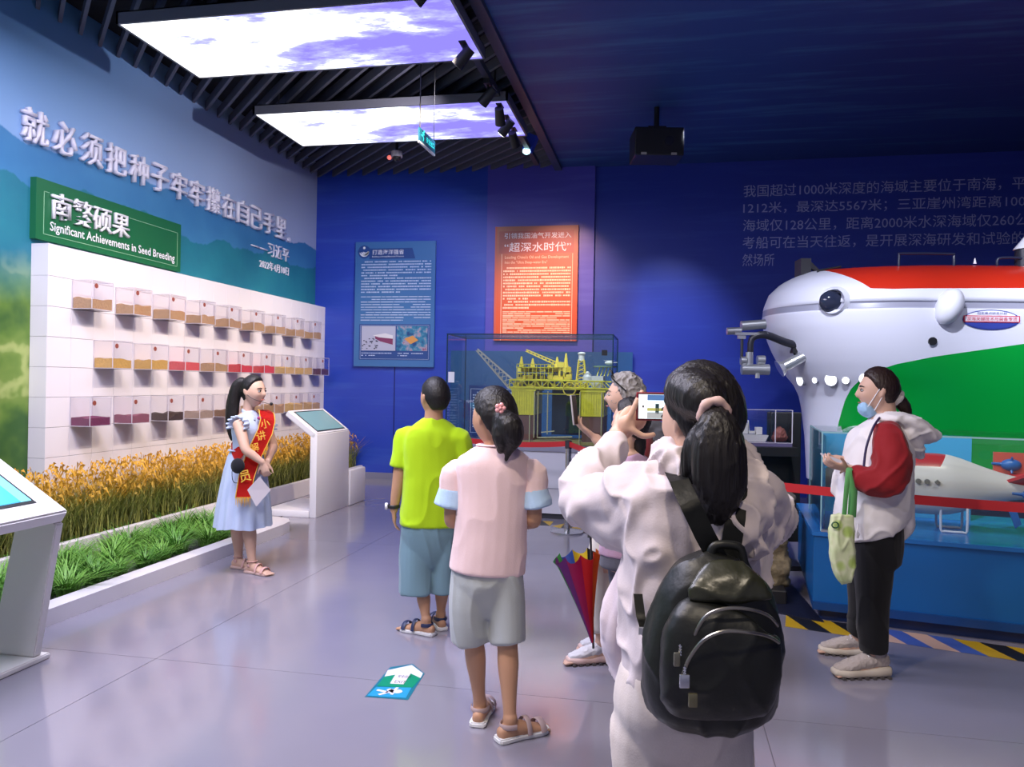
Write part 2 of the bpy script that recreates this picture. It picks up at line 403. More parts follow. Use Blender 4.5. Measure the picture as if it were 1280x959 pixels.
# track with spot lamps along the ceiling edge
tr = thing('lighting_track', 'long black lighting track along the edge between slatted and printed ceiling', 'light track', (-1.72, 5.5, 4.42))
obj('rail', B(-0.03, 0.03, -5.5, 4.6, -0.03, 0.03), DARKMET, tr)
for yy in (-4, -1, 2, 4):
    obj('rod', B(-0.008, 0.008, yy-0.008, yy+0.008, 0.02, 0.3), BLACK, tr)
def track_lamp(loc, tgt, label, glow=False):
    t = thing('track_spotlight', label, 'spotlight', loc, 0, 'track spotlights')
    d = (V(tgt)-V(loc)).normalized()
    bm = bmesh.new(); box(bm, -0.03, 0.03, -0.07, 0.07, -0.045, -0.0); obj('adapter', bm, BLACK, t)
    bm = bmesh.new(); cyl(bm, (0, 0, -0.04), (0, 0, -0.12), 0.012); obj('arm', bm, BLACK, t)
    c0 = V((0, 0, -0.15)); bm = bmesh.new(); cyl(bm, c0-d*0.09, c0+d*0.09, 0.045, 0.055, 20); lh = obj('lamp_head', bm, BLACK, t, smooth=True)
    bm = bmesh.new(); cyl(bm, c0+d*0.088, c0+d*0.094, 0.045, n=20)
    obj('lens', bm, mat('lit_lens', (1, 1, 1), 0.3, emit=(1, 0.95, 0.9), es=6) if glow else mat('dim_lens', (0.3, 0.3, 0.3), 0.2), lh)
for i, (yy, tg, lb, gl) in enumerate((
    (5.2, (-5, 5.4, 1.2), 'black track spotlight highest up, beside the corner of the large light box', False),
    (6.3, (-5, 7.0, 1.2), 'black track spotlight just past the corner of the large light box', False),
    (7.2, (-5, 8.2, 1.2), 'black track spotlight between the two light boxes on the track', False),
    (7.75, (-2, 11, 1.6), 'black track spotlight in the cluster at the near corner of the smaller light box', False),
    (8.1, (-5, 9.4, 1.2), 'lit black track spotlight beside the right end of the smaller light box', True),
    (8.5, (-1.5, 11, 2.6), 'black track spotlight at the far corner of the smaller light box', False))):
    track_lamp((-1.72, yy, 4.39), tg, lb, gl)
# lamp with blue body near the far right corner
t = thing('hanging_spotlight', 'small blue-bodied ceiling lamp with a glowing cyan lens above the back wall', 'spotlight', J(654, 188, 9.6))
bm = bmesh.new(); box(bm, -0.06, 0.06, -0.06, 0.06, 0, 0.2, Matrix.Rotation(0.4, 4, 'Y')); obj('lamp_body', bm, mat('blue_body', (0.02, 0.05, 0.5), 0.4), t)
bm = bmesh.new(); ball(bm, (0, -0.05, -0.02), 0.05, 0.05, 0.04); obj('lens', bm, mat('cyan_lens', (0.5, 0.9, 1), 0.3, emit=(0.5, 0.95, 1), es=3), t, smooth=True)
obj('bracket', B(-0.01, 0.01, -0.01, 0.01, 0.18, 0.32+0.2), BLACK, t)

# smoke detector camera on the slatted ceiling
p = J(491, 196, 9.9)
t = thing('dome_camera', 'small white dome security camera with a red light under the slatted ceiling', 'camera', p)
bm = bmesh.new(); cyl(bm, (0, 0, 0), (0, 0, 0.07), 0.075, 0.07, 20); obj('housing', bm, mat('camera_white', (0.6, 0.55, 0.6), 0.4), t, smooth=True)
bm = bmesh.new(); ball(bm, (0, 0, 0), 0.055, 0.055, 0.06); obj('dome', bm, BLACK, t, smooth=True)
bm = bmesh.new(); ball(bm, (-0.10, 0, 0.0), 0.03, 0.03, 0.03); obj('red_indicator', bm, mat('red_led', (0.6, 0.2, 0.2), 0.3, emit=(1, 0.2, 0.15), es=0.6), t, smooth=True)
bm = bmesh.new(); cyl(bm, (0, 0, 0.07), (0, 0, CZ-p.z), 0.02); obj('mount', bm, BLACK, t)

# hanging exit sign
p = J(530, 187, 7.2)
t = thing('exit_sign', 'hanging green and white exit sign with a running figure below the light boxes', 'sign', p, math.radians(-2)); t.scale = (0.6, 0.6, 0.6)
obj('panel', B(-0.012, 0.012, -0.42, 0.30, 0.02, 0.22), mat('sign_teal', (0.01, 0.12, 0.2), 0.4), t)
obj('bottom_edge', B(-0.016, 0.016, -0.42, 0.30, -0.01, 0.02), mat('sign_rim', (0.6, 0.65, 0.75), 0.4), t)
g = mat('sign_glow', (0.05, 0.6, 0.6), 0.4, emit=(0.02, 0.8, 0.75), es=1.2)
text('lettering', '安全出口', t.location+V((0.013, -0.12, 0.08)), (0, 1, 0), (0, 0, 1), 0.36, 0.09, g, None, 0.002).parent = None
lt = bpy.context.scene.collection.objects[-1]
lt.parent = t; lt.data.transform(Matrix.Translation(-t.location))
def runner(sc):
    bm = bmesh.new()
    ball(bm, (0.0, 0.05*sc, 0.13*sc), 0.003, 0.018*sc, 0.018*sc)
    for a, b_, r in (((0, .03, .11), (0, -.01, .05), .012), ((0, -.01, .05), (0, .03, .01), .009), ((0, .03, .01), (0, .01, -.03), .008), ((0, -.01, .05), (0, -.05, .03), .009),
                     ((0, .02, .10), (0, .06, .07), .007), ((0, .02, .10), (0, -.03, .08), .007), ((0, -.05, .03), (0, -.08, .04), .007)):
        cyl(bm, V(a)*sc, V(b_)*sc, r*sc, n=8)
    for v in bm.verts: v.co.x *= 0.2
    return bm
o = obj('running_figure', runner(1.0), g, t); o.location = (0.014, -0.27, 0.09)
for yy in (-0.38, 0.26):
    bm = bmesh.new(); cyl(bm, (0, yy, 0.22), (0, yy, (CZ+0.1-p.z)/0.6), 0.006 if yy > 0 else 0.009, n=6); obj('hanging_rod', bm, BLACK, t)

# projector under the printed ceiling
p = J(815, 181, 8.6)
t = thing('ceiling_projector', 'black projector box hanging from the dark printed ceiling', 'projector', p, YAW)
obj('body', B(-0.27, 0.27, -0.2, 0.2, -0.17, 0.14, bev=0.012), BLACK, t)
bm = bmesh.new(); cyl(bm, (0.1, -0.2, -0.02), (0.1, -0.24, -0.02), 0.05); obj('lens', bm, mat('projector_lens', (0.02, 0.02, 0.03), 0.1), t, smooth=True)
obj('mounting_plate', B(-0.1, 0.1, -0.05, 0.05, 0.14, 0.2), BLACK, t)
bm = bmesh.new(); cyl(bm, (0, 0, 0.18), (0, 0, CZ-p.z), 0.03); obj('pole', bm, BLACK, t)
for x_ in (-0.2, 0.13): obj('vent_label', B(x_, x_+0.06, -0.205, -0.199, -0.165, -0.14), mat('label_grey', (0.4, 0.38, 0.34), 0.5), t)

# ================================================================ SEED DISPLAY WALL
XF = -5.13; Y0 = 5.6; TW = 0.27; TH = 0.2587; ZT = 2.587
TILE = mat('seed_wall_tile', (0.78, 0.74, 0.80), 0.35, bump=0.02, scale=5)
t = thing('seed_display_wall', 'long white tiled display wall holding rows of clear seed boxes', 'display wall', (XL, Y0, 0))
obj('core', B(0.002, XF-XL-0.012, 0.01, 5.39, 0, ZT-0.004), mat('joint_grey', (0.3, 0.28, 0.34), 0.7), t)
tile_me = mesh('tile', B(0, 0.012, 0.0012, TW-0.0012, 0.0015, TH-0.0015, bev=0.002), TILE)
side_me = mesh('tile', B(0.002, XF-XL, -0.0, 0.01, 0.0012, TH-0.0012), TILE)
for r in range(10):
    for cidx in range(20):
        link('tile', tile_me, t, (XF-XL-0.012, cidx*TW, ZT-TH*(r+1)))
    link('tile', side_me, t, (0, 0, ZT-TH*(r+1)))
obj('top_cap', B(0.002, XF-XL, 0, 5.4, ZT-0.003, ZT+0.012), TILE, t)

tan = (0.44, 0.27, 0.14); gold = (0.58, 0.35, 0.09); redp = (0.62, 0.09, 0.10); wheat = (0.60, 0.40, 0.16)
rows = [(1, 1, [('tan grain', tan)]*9, 0.36),
        (2, 3, [('golden grain', gold), ('golden grain', gold), ('pink-red grain', redp), ('tan grain', tan), ('red grain', (0.6, 0.05, 0.06)), ('red grain', (0.6, 0.05, 0.06)),
                ('wheat grain', wheat), ('wheat grain', wheat), ('dark purple grain', (0.10, 0.04, 0.09))], 0.34),
        (1, 5, [('plum purple beans', (0.17, 0.03, 0.09)), ('mauve beans', (0.26, 0.08, 0.13)), ('dark brown beans', (0.06, 0.035, 0.03)), ('speckled beige beans', (0.36, 0.27, 0.22)),
                ('brown seed', (0.20, 0.11, 0.06)), ('speckled tan seed', (0.42, 0.28, 0.15)), ('tan seed', (0.44, 0.27, 0.14)), ('wheat husks piled high', wheat), ('tan husks piled high', (0.5, 0.33, 0.17))], 0.33)]
def acryl_box():
    bm = bmesh.new(); th = 0.004; D = 0.2; Wd = TW-0.008; H = TH-0.006
    box(bm, 0, D, 0, th, 0, H); box(bm, 0, D, Wd-th, Wd, 0, H); box(bm, D-th, D, th, Wd-th, 0, H); box(bm, 0, D-th, th, Wd-th, 0, th); box(bm, 0, D-th, th, Wd-th, H-th, H)
    return bm
box_me = mesh('case', acryl_box(), ACRYL)
eb = bmesh.new()
for (y_, x_) in ((0, 0.2), (TW-0.008, 0.2), (0, 0.0), (TW-0.008, 0.0)):
    box(eb, x_-0.0025, x_+0.0025, y_-0.0025, y_+0.0025, 0, TH-0.006)
for z_ in (0, TH-0.006):
    box(eb, 0.1975, 0.2025, 0, TW-0.008, z_-0.0025, z_+0.0025)
    for y_ in (0, TW-0.008): box(eb, 0, 0.2, y_-0.0025, y_+0.0025, z_-0.0025, z_+0.0025)
edge_me = mesh('polished_edge', eb, mat('acrylic_edge', (0.62, 0.58, 0.66), 0.2))
sb = bmesh.new(); cyl(sb, (0.2005, 0.05, 0.205), (0.2025, 0.05, 0.205), 0.022, n=20)
stick_me = mesh('round_sticker', sb, mat('sticker_red', (0.26, 0.06, 0.04), 0.5))
ordn = ['first', 'second', 'third', 'fourth', 'fifth', 'sixth', 'seventh', 'eighth', 'ninth']; rn = ['top', 'middle', 'bottom']
for ri, (c0, r0, items, fill) in enumerate(rows):
    for k, (nm, col) in enumerate(items):
        p = V((XF+0.0005, Y0+(c0+2*k)*TW+0.004, ZT-TH*(r0+1)+0.003))
        t = thing('seed_box', 'clear seed box with %s, %s from left, %s row' % (nm, ordn[k], rn[ri]), 'seed box', p, 0, 'seed boxes on the tiled display wall')
        link('case', box_me, t); link('polished_edge', edge_me, t); link('round_sticker', stick_me, t)
        bm = bmesh.new(); nx, ny = 6, 8; f = fill*(1.0 if ri < 2 else (0.9 if k < 5 else 1.25))*TH
        g = []
        for i in range(nx+1):
            row = []
            for j in range(ny+1):
                x = 0.006+(0.194-0.006)*i/nx; y = 0.006+(TW-0.02)*j/ny
                row.append((x, y, f*(1+0.28*noise.noise(V((x*9+k*3, y*9, ri*5))))))
            g.append(row)
        top = [[bm.verts.new(q) for q in row] for row in g]; bot = [[bm.verts.new((q[0], q[1], 0.005)) for q in row] for row in g]
        for i in range(nx):
            for j in range(ny):
                bm.faces.new((top[i][j], top[i+1][j], top[i+1][j+1], top[i][j+1]))
        for i in range(nx):
            for j in (0, ny): bm.faces.new((top[i][j], top[i+1][j], bot[i+1][j], bot[i][j]))
        for j in range(ny):
            for i in (0, nx): bm.faces.new((top[i][j], top[i][j+1], bot[i][j+1], bot[i][j]))
        bm.faces.new((bot[0][0], bot[nx][0], bot[nx][ny], bot[0][ny]))
        mm = mat('grain_%d%d' % (ri, k) if ri else 'tan_grain', col, 0.8, bump=0.6, scale=90, vary=0.45)
        obj('seed_fill', bm, mm, t)

# slogan letters on the mural
LIL = mat('slogan_letter', (0.85, 0.82, 0.92), 0.4)
t = thing('wall_slogan', 'row of large raised pale Chinese letters running across the landscape mural', 'lettering', (XL, 5.4, 3.0))
for i, ch in enumerate('就必须把种子牢牢攥在自己手里'):
    yc = 5.59+i*0.327
    text('letter', ch, (XL+0.0, yc-0.135, 3.44), (0, 1, 0), (0, 0, 1), 0.27, 0.29, LIL, t, 0.05, 0.006)
bm = bmesh.new()
bmesh.ops.create_cone(bm, segments=14, radius1=0.03, radius2=0.03, depth=0.04, cap_ends=True, matrix=Matrix.Translation((0.02, 10.08-5.4, 3.47-3.0)) @ Matrix.Rotation(math.pi/2, 4, 'Y'))
obj('letter', bm, LIL, t)
t = thing('slogan_signature', 'small raised signature line below the end of the slogan', 'lettering', (XL, 9.1, 3.1))
text('letters', '——习近平', (XL, 9.10, 3.15), (0, 1, 0), (0, 0, 1), 1.02, 0.19, LIL, t, 0.02, 0.006)
t = thing('slogan_date', 'tiny raised date line under the signature near the corner', 'lettering', (XL, 9.3, 2.95))
text('letters', '2022年4月10日', (XL, 9.32, 2.96), (0, 1, 0), (0, 0, 1), 0.8, 0.12, LIL, t, 0.015, 0.004)

# green sign
t = thing('green_sign', 'wide green sign board with white Chinese title above the seed boxes', 'sign', (XL, 5.58, 2.64))
GRN = mat('sign_green', (0.008, 0.13, 0.045), 0.4)
obj('board', B(0.0, 0.06, 0, 1.98, 0, 0.52), GRN, t)
bm = bmesh.new()
yl = [(0.06, 0.065)]
for a in ((0.08, 1.92, 0.05, 0.055), (0.08, 0.085, 0.05, 0.42), (1.915, 1.92, 0.05, 0.42), (1.15, 1.92, 0.415, 0.42), (0.08, 0.14, 0.415, 0.42)):
    box(bm, 0.06, 0.063, a[0], a[1], a[2], a[3])
obj('border_line', bm, mat('sign_line', (0.25, 0.5, 0.3), 0.5), t)
text('title', '南繁硕果', (XL+0.06, 5.73, 2.84), (0, 1, 0), (0, 0, 1), 0.98, 0.235, LETTER, t, 0.03, 0.006)
text('subtitle', 'Significant Achievements in Seed Breeding', (XL+0.06, 5.73, 2.71), (0, 1, 0), (0, 0, 1), 1.72, 0.105, LETTER, t, 0.004, 0.012)

# ================================================================ PLANTERS
CURB = mat('planter_white', (0.74, 0.70, 0.74), 0.3)
t = thing('rice_planter', 'white raised planter edge in front of the golden rice', 'planter', (-4.5, 4.6, 0))
obj('curb', B(-0.03, 0.03, -1.8, 4.6, 0, 0.2, bev=0.006), CURB, t)
obj('soil', B(-0.62, -0.03, -1.8, 6.39, 0, 0.12), mat('dark_soil', (0.05, 0.04, 0.03), 0.9, bump=0.5, scale=30), t)
obj('curb_far', B(-0.03, 0.03, 4.602, 6.39, 0, 0.2, bev=0.006), CURB, t)
bm = bmesh.new()
t = thing('grass_planter', 'low white planter with a rounded end holding green grass', 'planter', (-3.6, 5, 0))
# outer curb following a rounded end
path = [(-3.54, 1.5), (-3.54, 6.75), (-3.56, 6.92), (-3.64, 7.05), (-3.78, 7.12), (-4.47, 7.2)]
inn = [(-3.68, 1.5), (-3.68, 6.72), (-3.70, 6.82), (-3.75, 6.90), (-3.84, 6.95), (-4.47, 7.03)]
bm = bmesh.new()
for i in range(len(path)-1):
    q = [path[i], path[i+1], inn[i+1], inn[i]]
    poly(bm, [V((a-(-3.6), b-5, 0)) for a, b in q], (0, 0, 0.1))
bmesh.ops.remove_doubles(bm, verts=bm.verts[:], dist=1e-4)
obj('curb', bm, CURB, t)
bm = bmesh.new(); poly(bm, [V((a+3.6, b-5, 0.0)) for a, b in inn+[(-4.47, 1.5)]], (0, 0, 0.045)); obj('gravel_bed', bm, mat('dark_gravel', (0.10, 0.11, 0.10), 0.9, bump=1.0, scale=60, vary=0.6), t)

def blades(n, spread, hmin, hmax, wd, bend, seg=4, rnd=random, cyl_=None, zbase=0):
    vs, fs = [], []
    for _ in range(n):
        a = rnd.uniform(0, 2*math.pi); r0 = rnd.uniform(0, spread)
        if cyl_: bx_, by_ = cyl_(rnd)
        else: bx_, by_ = r0*math.cos(a), r0*math.sin(a)
        h = rnd.uniform(hmin, hmax); bd = rnd.uniform(bend*0.4, bend); a2 = a+rnd.uniform(-0.7, 0.7) if not cyl_ else rnd.uniform(0, 6.28)
        dx, dy = math.cos(a2), math.sin(a2); px_, py_ = -dy, dx
        b0 = len(vs)
        for k in range(seg+1):
            t_ = k/seg; o_ = bd*h*t_*t_; z_ = h*t_*(1-0.35*bd*t_); wv = wd*(1-t_**2)+0.0006
            vs.append((bx_+dx*o_+px_*wv, by_+dy*o_+py_*wv, zbase+z_)); vs.append((bx_+dx*o_-px_*wv, by_+dy*o_-py_*wv, zbase+z_))
        for k in range(seg): fs.append((b0+2*k, b0+2*k+1, b0+2*k+3, b0+2*k+2))
    return vs, fs
def pymesh(name, vs, fs, m):
    me = bpy.data.meshes.new(name); me.from_pydata(vs, [], fs); me.materials.append(m); return me
GR = mat('grass_green', (0.09, 0.26, 0.035), 0.5, vary=0.6, scale=8)
GR2 = mat('grass_light', (0.16, 0.36, 0.055), 0.5, vary=0.5, scale=8)
rg = random.Random(3)
variants = []
for i in range(4):
    variants.append(pymesh('grass_clump', *blades(170, 0.08, 0.10, 0.27, 0.0042, 1.3, rnd=rg), GR if i % 2 else GR2))
yy = 2.3; k = 0
while yy < 6.95:
    for xx in ((-3.86, -4.14, -4.36) if yy < 6.7 else (-4.05, -4.3)):
        o = link('grass_clump', variants[k % 4], None, (xx+rg.uniform(-0.05, 0.05), yy+rg.uniform(-0.05, 0.05), 0.044))
        o.rotation_euler = (0, 0, rg.uniform(0, 6)); sc = rg.uniform(0.8, 1.15); o.scale = (sc, sc, sc)
        tag(o, 'tuft of green strap-leaved grass in the low white planter', 'plant', 'grass tufts in the low planter'); k += 1
    yy += 0.26
# rice stand
def rice_mat():
    m = bpy.data.materials.new('rice_straw'); m.use_nodes = True; N, L = nt(m); tc = N.new('ShaderNodeTexCoord'); sp = N.new('ShaderNodeSeparateXYZ'); L.new(tc.outputs['Object'], sp.inputs[0])
    n_ = noise_n(N, L, tc.outputs['Object'], 9, 3)
    h = math_n(N, L, 'ADD', sp.outputs[2], math_n(N, L, 'MULTIPLY_ADD', n_, 0.3, -0.15))
    c = ramp_n(N, L, h, [(0.22, (0.06, 0.08, 0.015)), (0.40, (0.17, 0.20, 0.03)), (0.52, (0.46, 0.26, 0.02)), (0.66, (0.62, 0.32, 0.025))])
    L.new(c, N['Principled BSDF'].inputs['Base Color']); N['Principled BSDF'].inputs['Roughness'].default_value = 0.6; return m
rr = random.Random(11)
vs, fs = blades(6500, 0, 0.28, 0.52, 0.0045, 0.5, 3, rr, lambda r: (r.uniform(-5.10, -4.55), r.uniform(3.0, 10.9)), 0.11)
vs = [(max(x, -5.112), min(y, 10.97), z) for x, y, z in vs]
o = link('rice_leaves', pymesh('rice_leaves', vs, fs, mat('rice_leaf', (0.24, 0.25, 0.05), 0.6, vary=0.5, scale=6)), kind='stuff'); tag(o, 'dense green lower leaves of the artificial rice behind the planter edge', 'rice plants')
vs, fs = blades(5200, 0, 0.42, 0.66, 0.004, 0.75, 4, rr, lambda r: (r.uniform(-5.09, -4.55), r.uniform(3.0, 10.9)), 0.11)
# grain ears drooping at the top
for _ in range(5200):
    x = rr.uniform(-5.08, -4.5); y = rr.uniform(3.0, 10.9); z = rr.uniform(0.44, 0.74)
    a = rr.uniform(0, 6.28); L_ = rr.uniform(0.05, 0.11); dx, dy = math.cos(a)*L_*0.6, math.sin(a)*L_*0.6
    dx = dx if x+dx > -5.1 else -dx
    b0 = len(vs)
    vs += [(x, y, z), (x+dx*0.5-dy*0.09, y+dy*0.5+dx*0.09, z+0.012), (x+dx, y+dy, z-L_*0.7), (x+dx*0.5+dy*0.09, y+dy*0.5-dx*0.09, z-0.012)]
    fs.append((b0, b0+1, b0+2, b0+3))
vs = [(max(x, -5.112), min(y, 10.97), z) for x, y, z in vs]
o = link('rice_ears', pymesh('rice_ears', vs, fs, rice_mat()), kind='stuff'); tag(o, 'golden yellow rice ears standing in front of the seed display wall', 'rice plants')

# ================================================================ KIOSKS
SCR = mat('cyan_screen', (0.1, 0.4, 0.5), 0.15, emit=(0.25, 0.72, 0.92), es=0.9)
SCR2 = mat('blue_screen', (0.05, 0.3, 0.6), 0.15, emit=(0.06, 0.36, 0.75), es=0.9)
SCRD = mat('dim_screen', (0.12, 0.22, 0.24), 0.12, emit=(0.22, 0.36, 0.38), es=0.35)
KW = mat('kiosk_white', (0.76, 0.73, 0.72), 0.35)
t = thing('touch_kiosk', 'white slanted touch screen kiosk with a bright cyan display at the left edge', 'kiosk', (-3.1, 2.9, 0), 0, 'touch kiosks')
A = V((-3.0, 3.44, 0.785)); Bp = V((-3.0, 2.45, 0.785)); up_ = V((-0.62, 0, 0.38))
def slab(p0, p1, u, th):
    nrm = (p1-p0).cross(u).normalized(); nrm = nrm if nrm.z < 0 else -nrm
    bm = bmesh.new(); poly(bm, [p0, p1, p1+u, p0+u], nrm*th); bmesh.ops.recalc_face_normals(bm, faces=bm.faces[:])
    bmesh.ops.bevel(bm, geom=bm.edges[:], offset=0.01, segments=2, affect='EDGES'); return bm, -nrm
bm, nu = slab(A, Bp, up_, 0.075); flatmesh('screen_housing', bm, KW, t)
def inset(p0, p1, u, nu, m0, m1, n0, n1, off):
    e = (p1-p0); a = p0+e*m0+u*n0+nu*off; b = p0+e*m1+u*n0+nu*off; c = p0+e*m1+u*n1+nu*off; d = p0+e*m0+u*n1+nu*off
    bm = bmesh.new(); poly(bm, [a, b, c, d], nu*0.003); return bm
bz = flatmesh('bezel', inset(A, Bp, up_, nu, 0.12, 0.88, 0.14, 0.86, 0.0), BLACK, t)
flatmesh('display', inset(A, Bp, up_, nu, 0.135, 0.865, 0.17, 0.83, 0.002), SCR, bz)
flatmesh('display_water_band', inset(A, Bp, up_, nu, 0.2, 0.865, 0.17, 0.5, 0.004), SCR2, bz)
def prism(q, th):
    bm = bmesh.new(); poly(bm, [V(x) for x in q], th); bmesh.ops.recalc_face_normals(bm, faces=bm.faces[:])
    bmesh.ops.bevel(bm, geom=bm.edges[:], offset=0.006, segments=2, affect='EDGES'); return bm
for yy in (3.39, 2.46):
    flatmesh('side_leg', prism([(-3.03, yy, 0.72), (-3.25, yy, 0.83), (-3.42, yy, 0.03), (-3.15, yy, 0.03)], (0, 0.05, 0)), KW, t)
flatmesh('base_plate', prism([(-3.13, 2.35, 0.0), (-3.13, 3.48, 0.0), (-3.5, 3.48, 0.0), (-3.5, 2.35, 0.0)], (0, 0, 0.03)), KW, t)

t = thing('touch_kiosk', 'white C-shaped touch screen kiosk with a dim display standing beyond the guide', 'kiosk', (-3.8, 8.1, 0), 0, 'touch kiosks')
A = V((-3.64, 7.66, 0.90)); Bp = V((-3.64, 8.52, 0.90)); up_ = V((-0.34, 0, 0.25))
bm, nu = slab(Bp, A, up_, 0.07); flatmesh('screen_housing', bm, WHITE, t)
bz = flatmesh('bezel', inset(Bp, A, up_, nu, 0.08, 0.92, 0.08, 0.92, 0.0), BLACK, t)
flatmesh('display', inset(Bp, A, up_, nu, 0.1, 0.9, 0.12, 0.88, 0.002), SCRD, bz)
flatmesh('front_panel', B(-3.72, -3.64, 7.66, 8.52, 0.0, 0.895, bev=0.008), WHITE, t)
flatmesh('base_plate', B(-4.25, -3.722, 7.66, 8.52, 0.0, 0.07, bev=0.006), WHITE, t)
flatmesh('foot_block', B(-3.70, -3.62, 8.53, 9.0, 0.0, 0.42, bev=0.02), WHITE, t)
# power box and cable
t = thing('power_box', 'low grey-blue power outlet box with a black plug beside the kiosk', 'outlet box', (-4.3, 7.5, 0))
flatmesh('box', B(-4.42, -4.18, 7.24, 7.6, 0.0, 0.34, bev=0.006), mat('outlet_box', (0.5, 0.52, 0.66), 0.4), t)
flatmesh('plug', B(-4.18, -4.13, 7.36, 7.41, 0.17, 0.24, bev=0.004), BLACK, t)
flatmesh('cable', T([((-4.15, 7.385, 0.18), 0.006), ((-4.11, 7.39, 0.1), 0.006), ((-4.1, 7.42, 0.02), 0.006), ((-4.0, 7.6, 0.01), 0.006)], n=8), BLACK, t)

# floor exit sticker
c = ground(-0.455, 3.78, 0.0)
t = thing('floor_exit_sticker', 'green and blue house-shaped exit sticker with a running figure on the floor', 'floor sticker', c)
a0 = J(463, 870, 1); 
pts = [(463, 871), (494, 834), (522, 830), (537, 842), (517, 875)]
def onfloor(px, py, z=0.002):
    d = EYE*960/(py-(479+0.0175*(px-640))); lat = (px-640)*d/960; return ground(lat, d, z)
def quad(name, P, m, par, z, th=0.0006):
    bm = bmesh.new(); poly(bm, [onfloor(x, y, z)-V((0, 0, 0)) for x, y in P], (0, 0, th)); return flatmesh(name, bm, m, par, False)
quad('sticker_base', pts, mat('sticker_teal', (0.01, 0.16, 0.25), 0.3), t, 0.001)
quad('roof_field', [(491, 838), (521, 831.5), (535, 842), (532, 848), (517, 841), (487, 846)], mat('sticker_white', (0.75, 0.72, 0.8), 0.3), t, 0.002)
quad('green_field', [(487, 846), (517, 841), (532, 848), (522, 860), (478, 858)], mat('sticker_green', (0.0, 0.26, 0.13), 0.3), t, 0.0021)
quad('text_field', [(503, 840), (520, 842), (511, 856), (494, 855)], mat('sticker_white', (1, 1, 1)), t, 0.0032)
quad('blue_field', [(477, 859), (521, 860), (514, 873), (466, 870)], mat('sticker_blue', (0.02, 0.30, 0.55), 0.3), t, 0.0022)
bm = bmesh.new()
def stk(a, b, wpx):
    a0, b0 = onfloor(*a, 0.0034), onfloor(*b, 0.0034); d = (b0-a0).normalized(); n_ = d.cross(UP)*wpx
    poly(bm, [a0+n_, b0+n_, b0-n_, a0-n_], (0, 0, 0.0005))
for a, b, w_ in (((492, 862), (500, 866), .012), ((478, 863), (492, 866), .009), ((480, 869), (492, 866), .009), ((492, 866), (500, 863), .016), ((500, 863), (504, 860), .007), ((496, 869), (500, 864), .008)): stk(a, b, w_)
cc = onfloor(504, 865, 0.0034); cyl(bm, cc, cc+V((0, 0, 0.0006)), 0.022)
flatmesh('running_figure', bm, mat('sticker_white', (1, 1, 1)), t, False)
for i, (s_, y_) in enumerate((('安全出口', 844.5), ('EXIT', 851))):
    o_ = onfloor(499 if i else 503, y_+3, 0.0042); e_ = onfloor(513 if i else 519, y_+4, 0.0042)
    xd = (e_-o_); text('lettering', s_, o_-V((0, 0, 0.002)), xd, UP.cross(xd), xd.length, 0.035 if i == 0 else 0.03, BLACK, t, 0.002)
# ================================================================ BACK WALL PANELS
def text_rows(x0, x1, z0, z1, n, y, m, rnd, para=(), dash=True, thick=0.45):
    "lines of fine print as short flat strokes (x along the wall, facing -y)"
    bm = bmesh.new(); st = (z1-z0)/n
    for i in range(n):
        zc = z1-st*(i+0.5); x = x0+(0.05 if i in para else 0); xe = x1 if (i+1) not in para and i != n-1 else x0+(x1-x0)*rnd.uniform(0.3, 0.8)
        while x < xe:
            l = rnd.uniform(0.01, 0.03) if dash else rnd.uniform(0.05, 0.2); l = min(l, xe-x)
            if rnd.random() > 0.08:
                h = st*thick*0.5*rnd.uniform(0.8, 1.1)
                vs = [bm.verts.new(q) for q in ((x, y, zc-h), (x+l, y, zc-h), (x+l, y, zc+h), (x, y, zc+h))]; bm.faces.new(vs)
            x += l+(0.006 if dash else 0.01)
    return bm
rt = random.Random(5)
t = thing('wall_panel', 'tall blue information panel with a round emblem and two photographs', 'poster', (-4.63, YB-0.05, 1.70))
PB = mat('panel_blue', (0.05, 0.17, 0.42), 0.4)
obj('board', B(0, 1.26, 0, 0.045, 0, 1.88), PB, t)
o = obj('title_band', (lambda bm: (poly(bm, [V((0.22, -0.002, 1.62)), V((0.95, -0.002, 1.62)), V((0.9, -0.002, 1.78)), V((0.22, -0.002, 1.78))]), bm)[1])(bmesh.new()), mat('panel_navy', (0.02, 0.07, 0.27), 0.4), t)
LT = mat('panel_print', (0.55, 0.65, 0.85), 0.5)
bm = bmesh.new(); cyl(bm, (0.14, 0.0, 1.73), (0.14, -0.003, 1.73), 0.1, n=28); obj('emblem_disc', bm, mat('panel_navy', (0, 0, 0)), t)
bm = bmesh.new()
for k in range(3):
    pts = []
    for i in range(9):
        a = math.radians(200+150*i/8); r = 0.075-0.018*k; wd = 0.012*math.sin(math.pi*(i+0.5)/9)+0.003
        pts.append((0.14+0.012*k+math.cos(a)*(r+wd), 1.745+math.sin(a)*(r+wd), 0.14+0.012*k+math.cos(a)*(r-wd), 1.745+math.sin(a)*(r-wd)))
    for i in range(8):
        a_, b_ = pts[i], pts[i+1]
        bm.faces.new([bm.verts.new((q[0], -0.005, q[1])) for q in ((a_[0], a_[1]), (b_[0], b_[1]), (b_[2], b_[3]), (a_[2], a_[3]))])
bmesh.ops.create_circle(bm, cap_ends=True, segments=12, radius=0.02, matrix=Matrix.Translation((0.14, -0.005, 1.79)) @ Matrix.Rotation(math.pi/2, 4, 'X'))
obj('emblem_wave', bm, LETTER, t)
t_ = t.location
text('title', '打造海洋强省', t_+V((0.27, -0.003, 1.685)), (1, 0, 0), (0, 0, 1), 0.5, 0.075, LETTER, t, 0.002, 0.006)
text('subtitle', 'Building a Strong Maritime Province', t_+V((0.27, -0.003, 1.64)), (1, 0, 0), (0, 0, 1), 0.5, 0.028, LETTER, t, 0.002, 0.004)
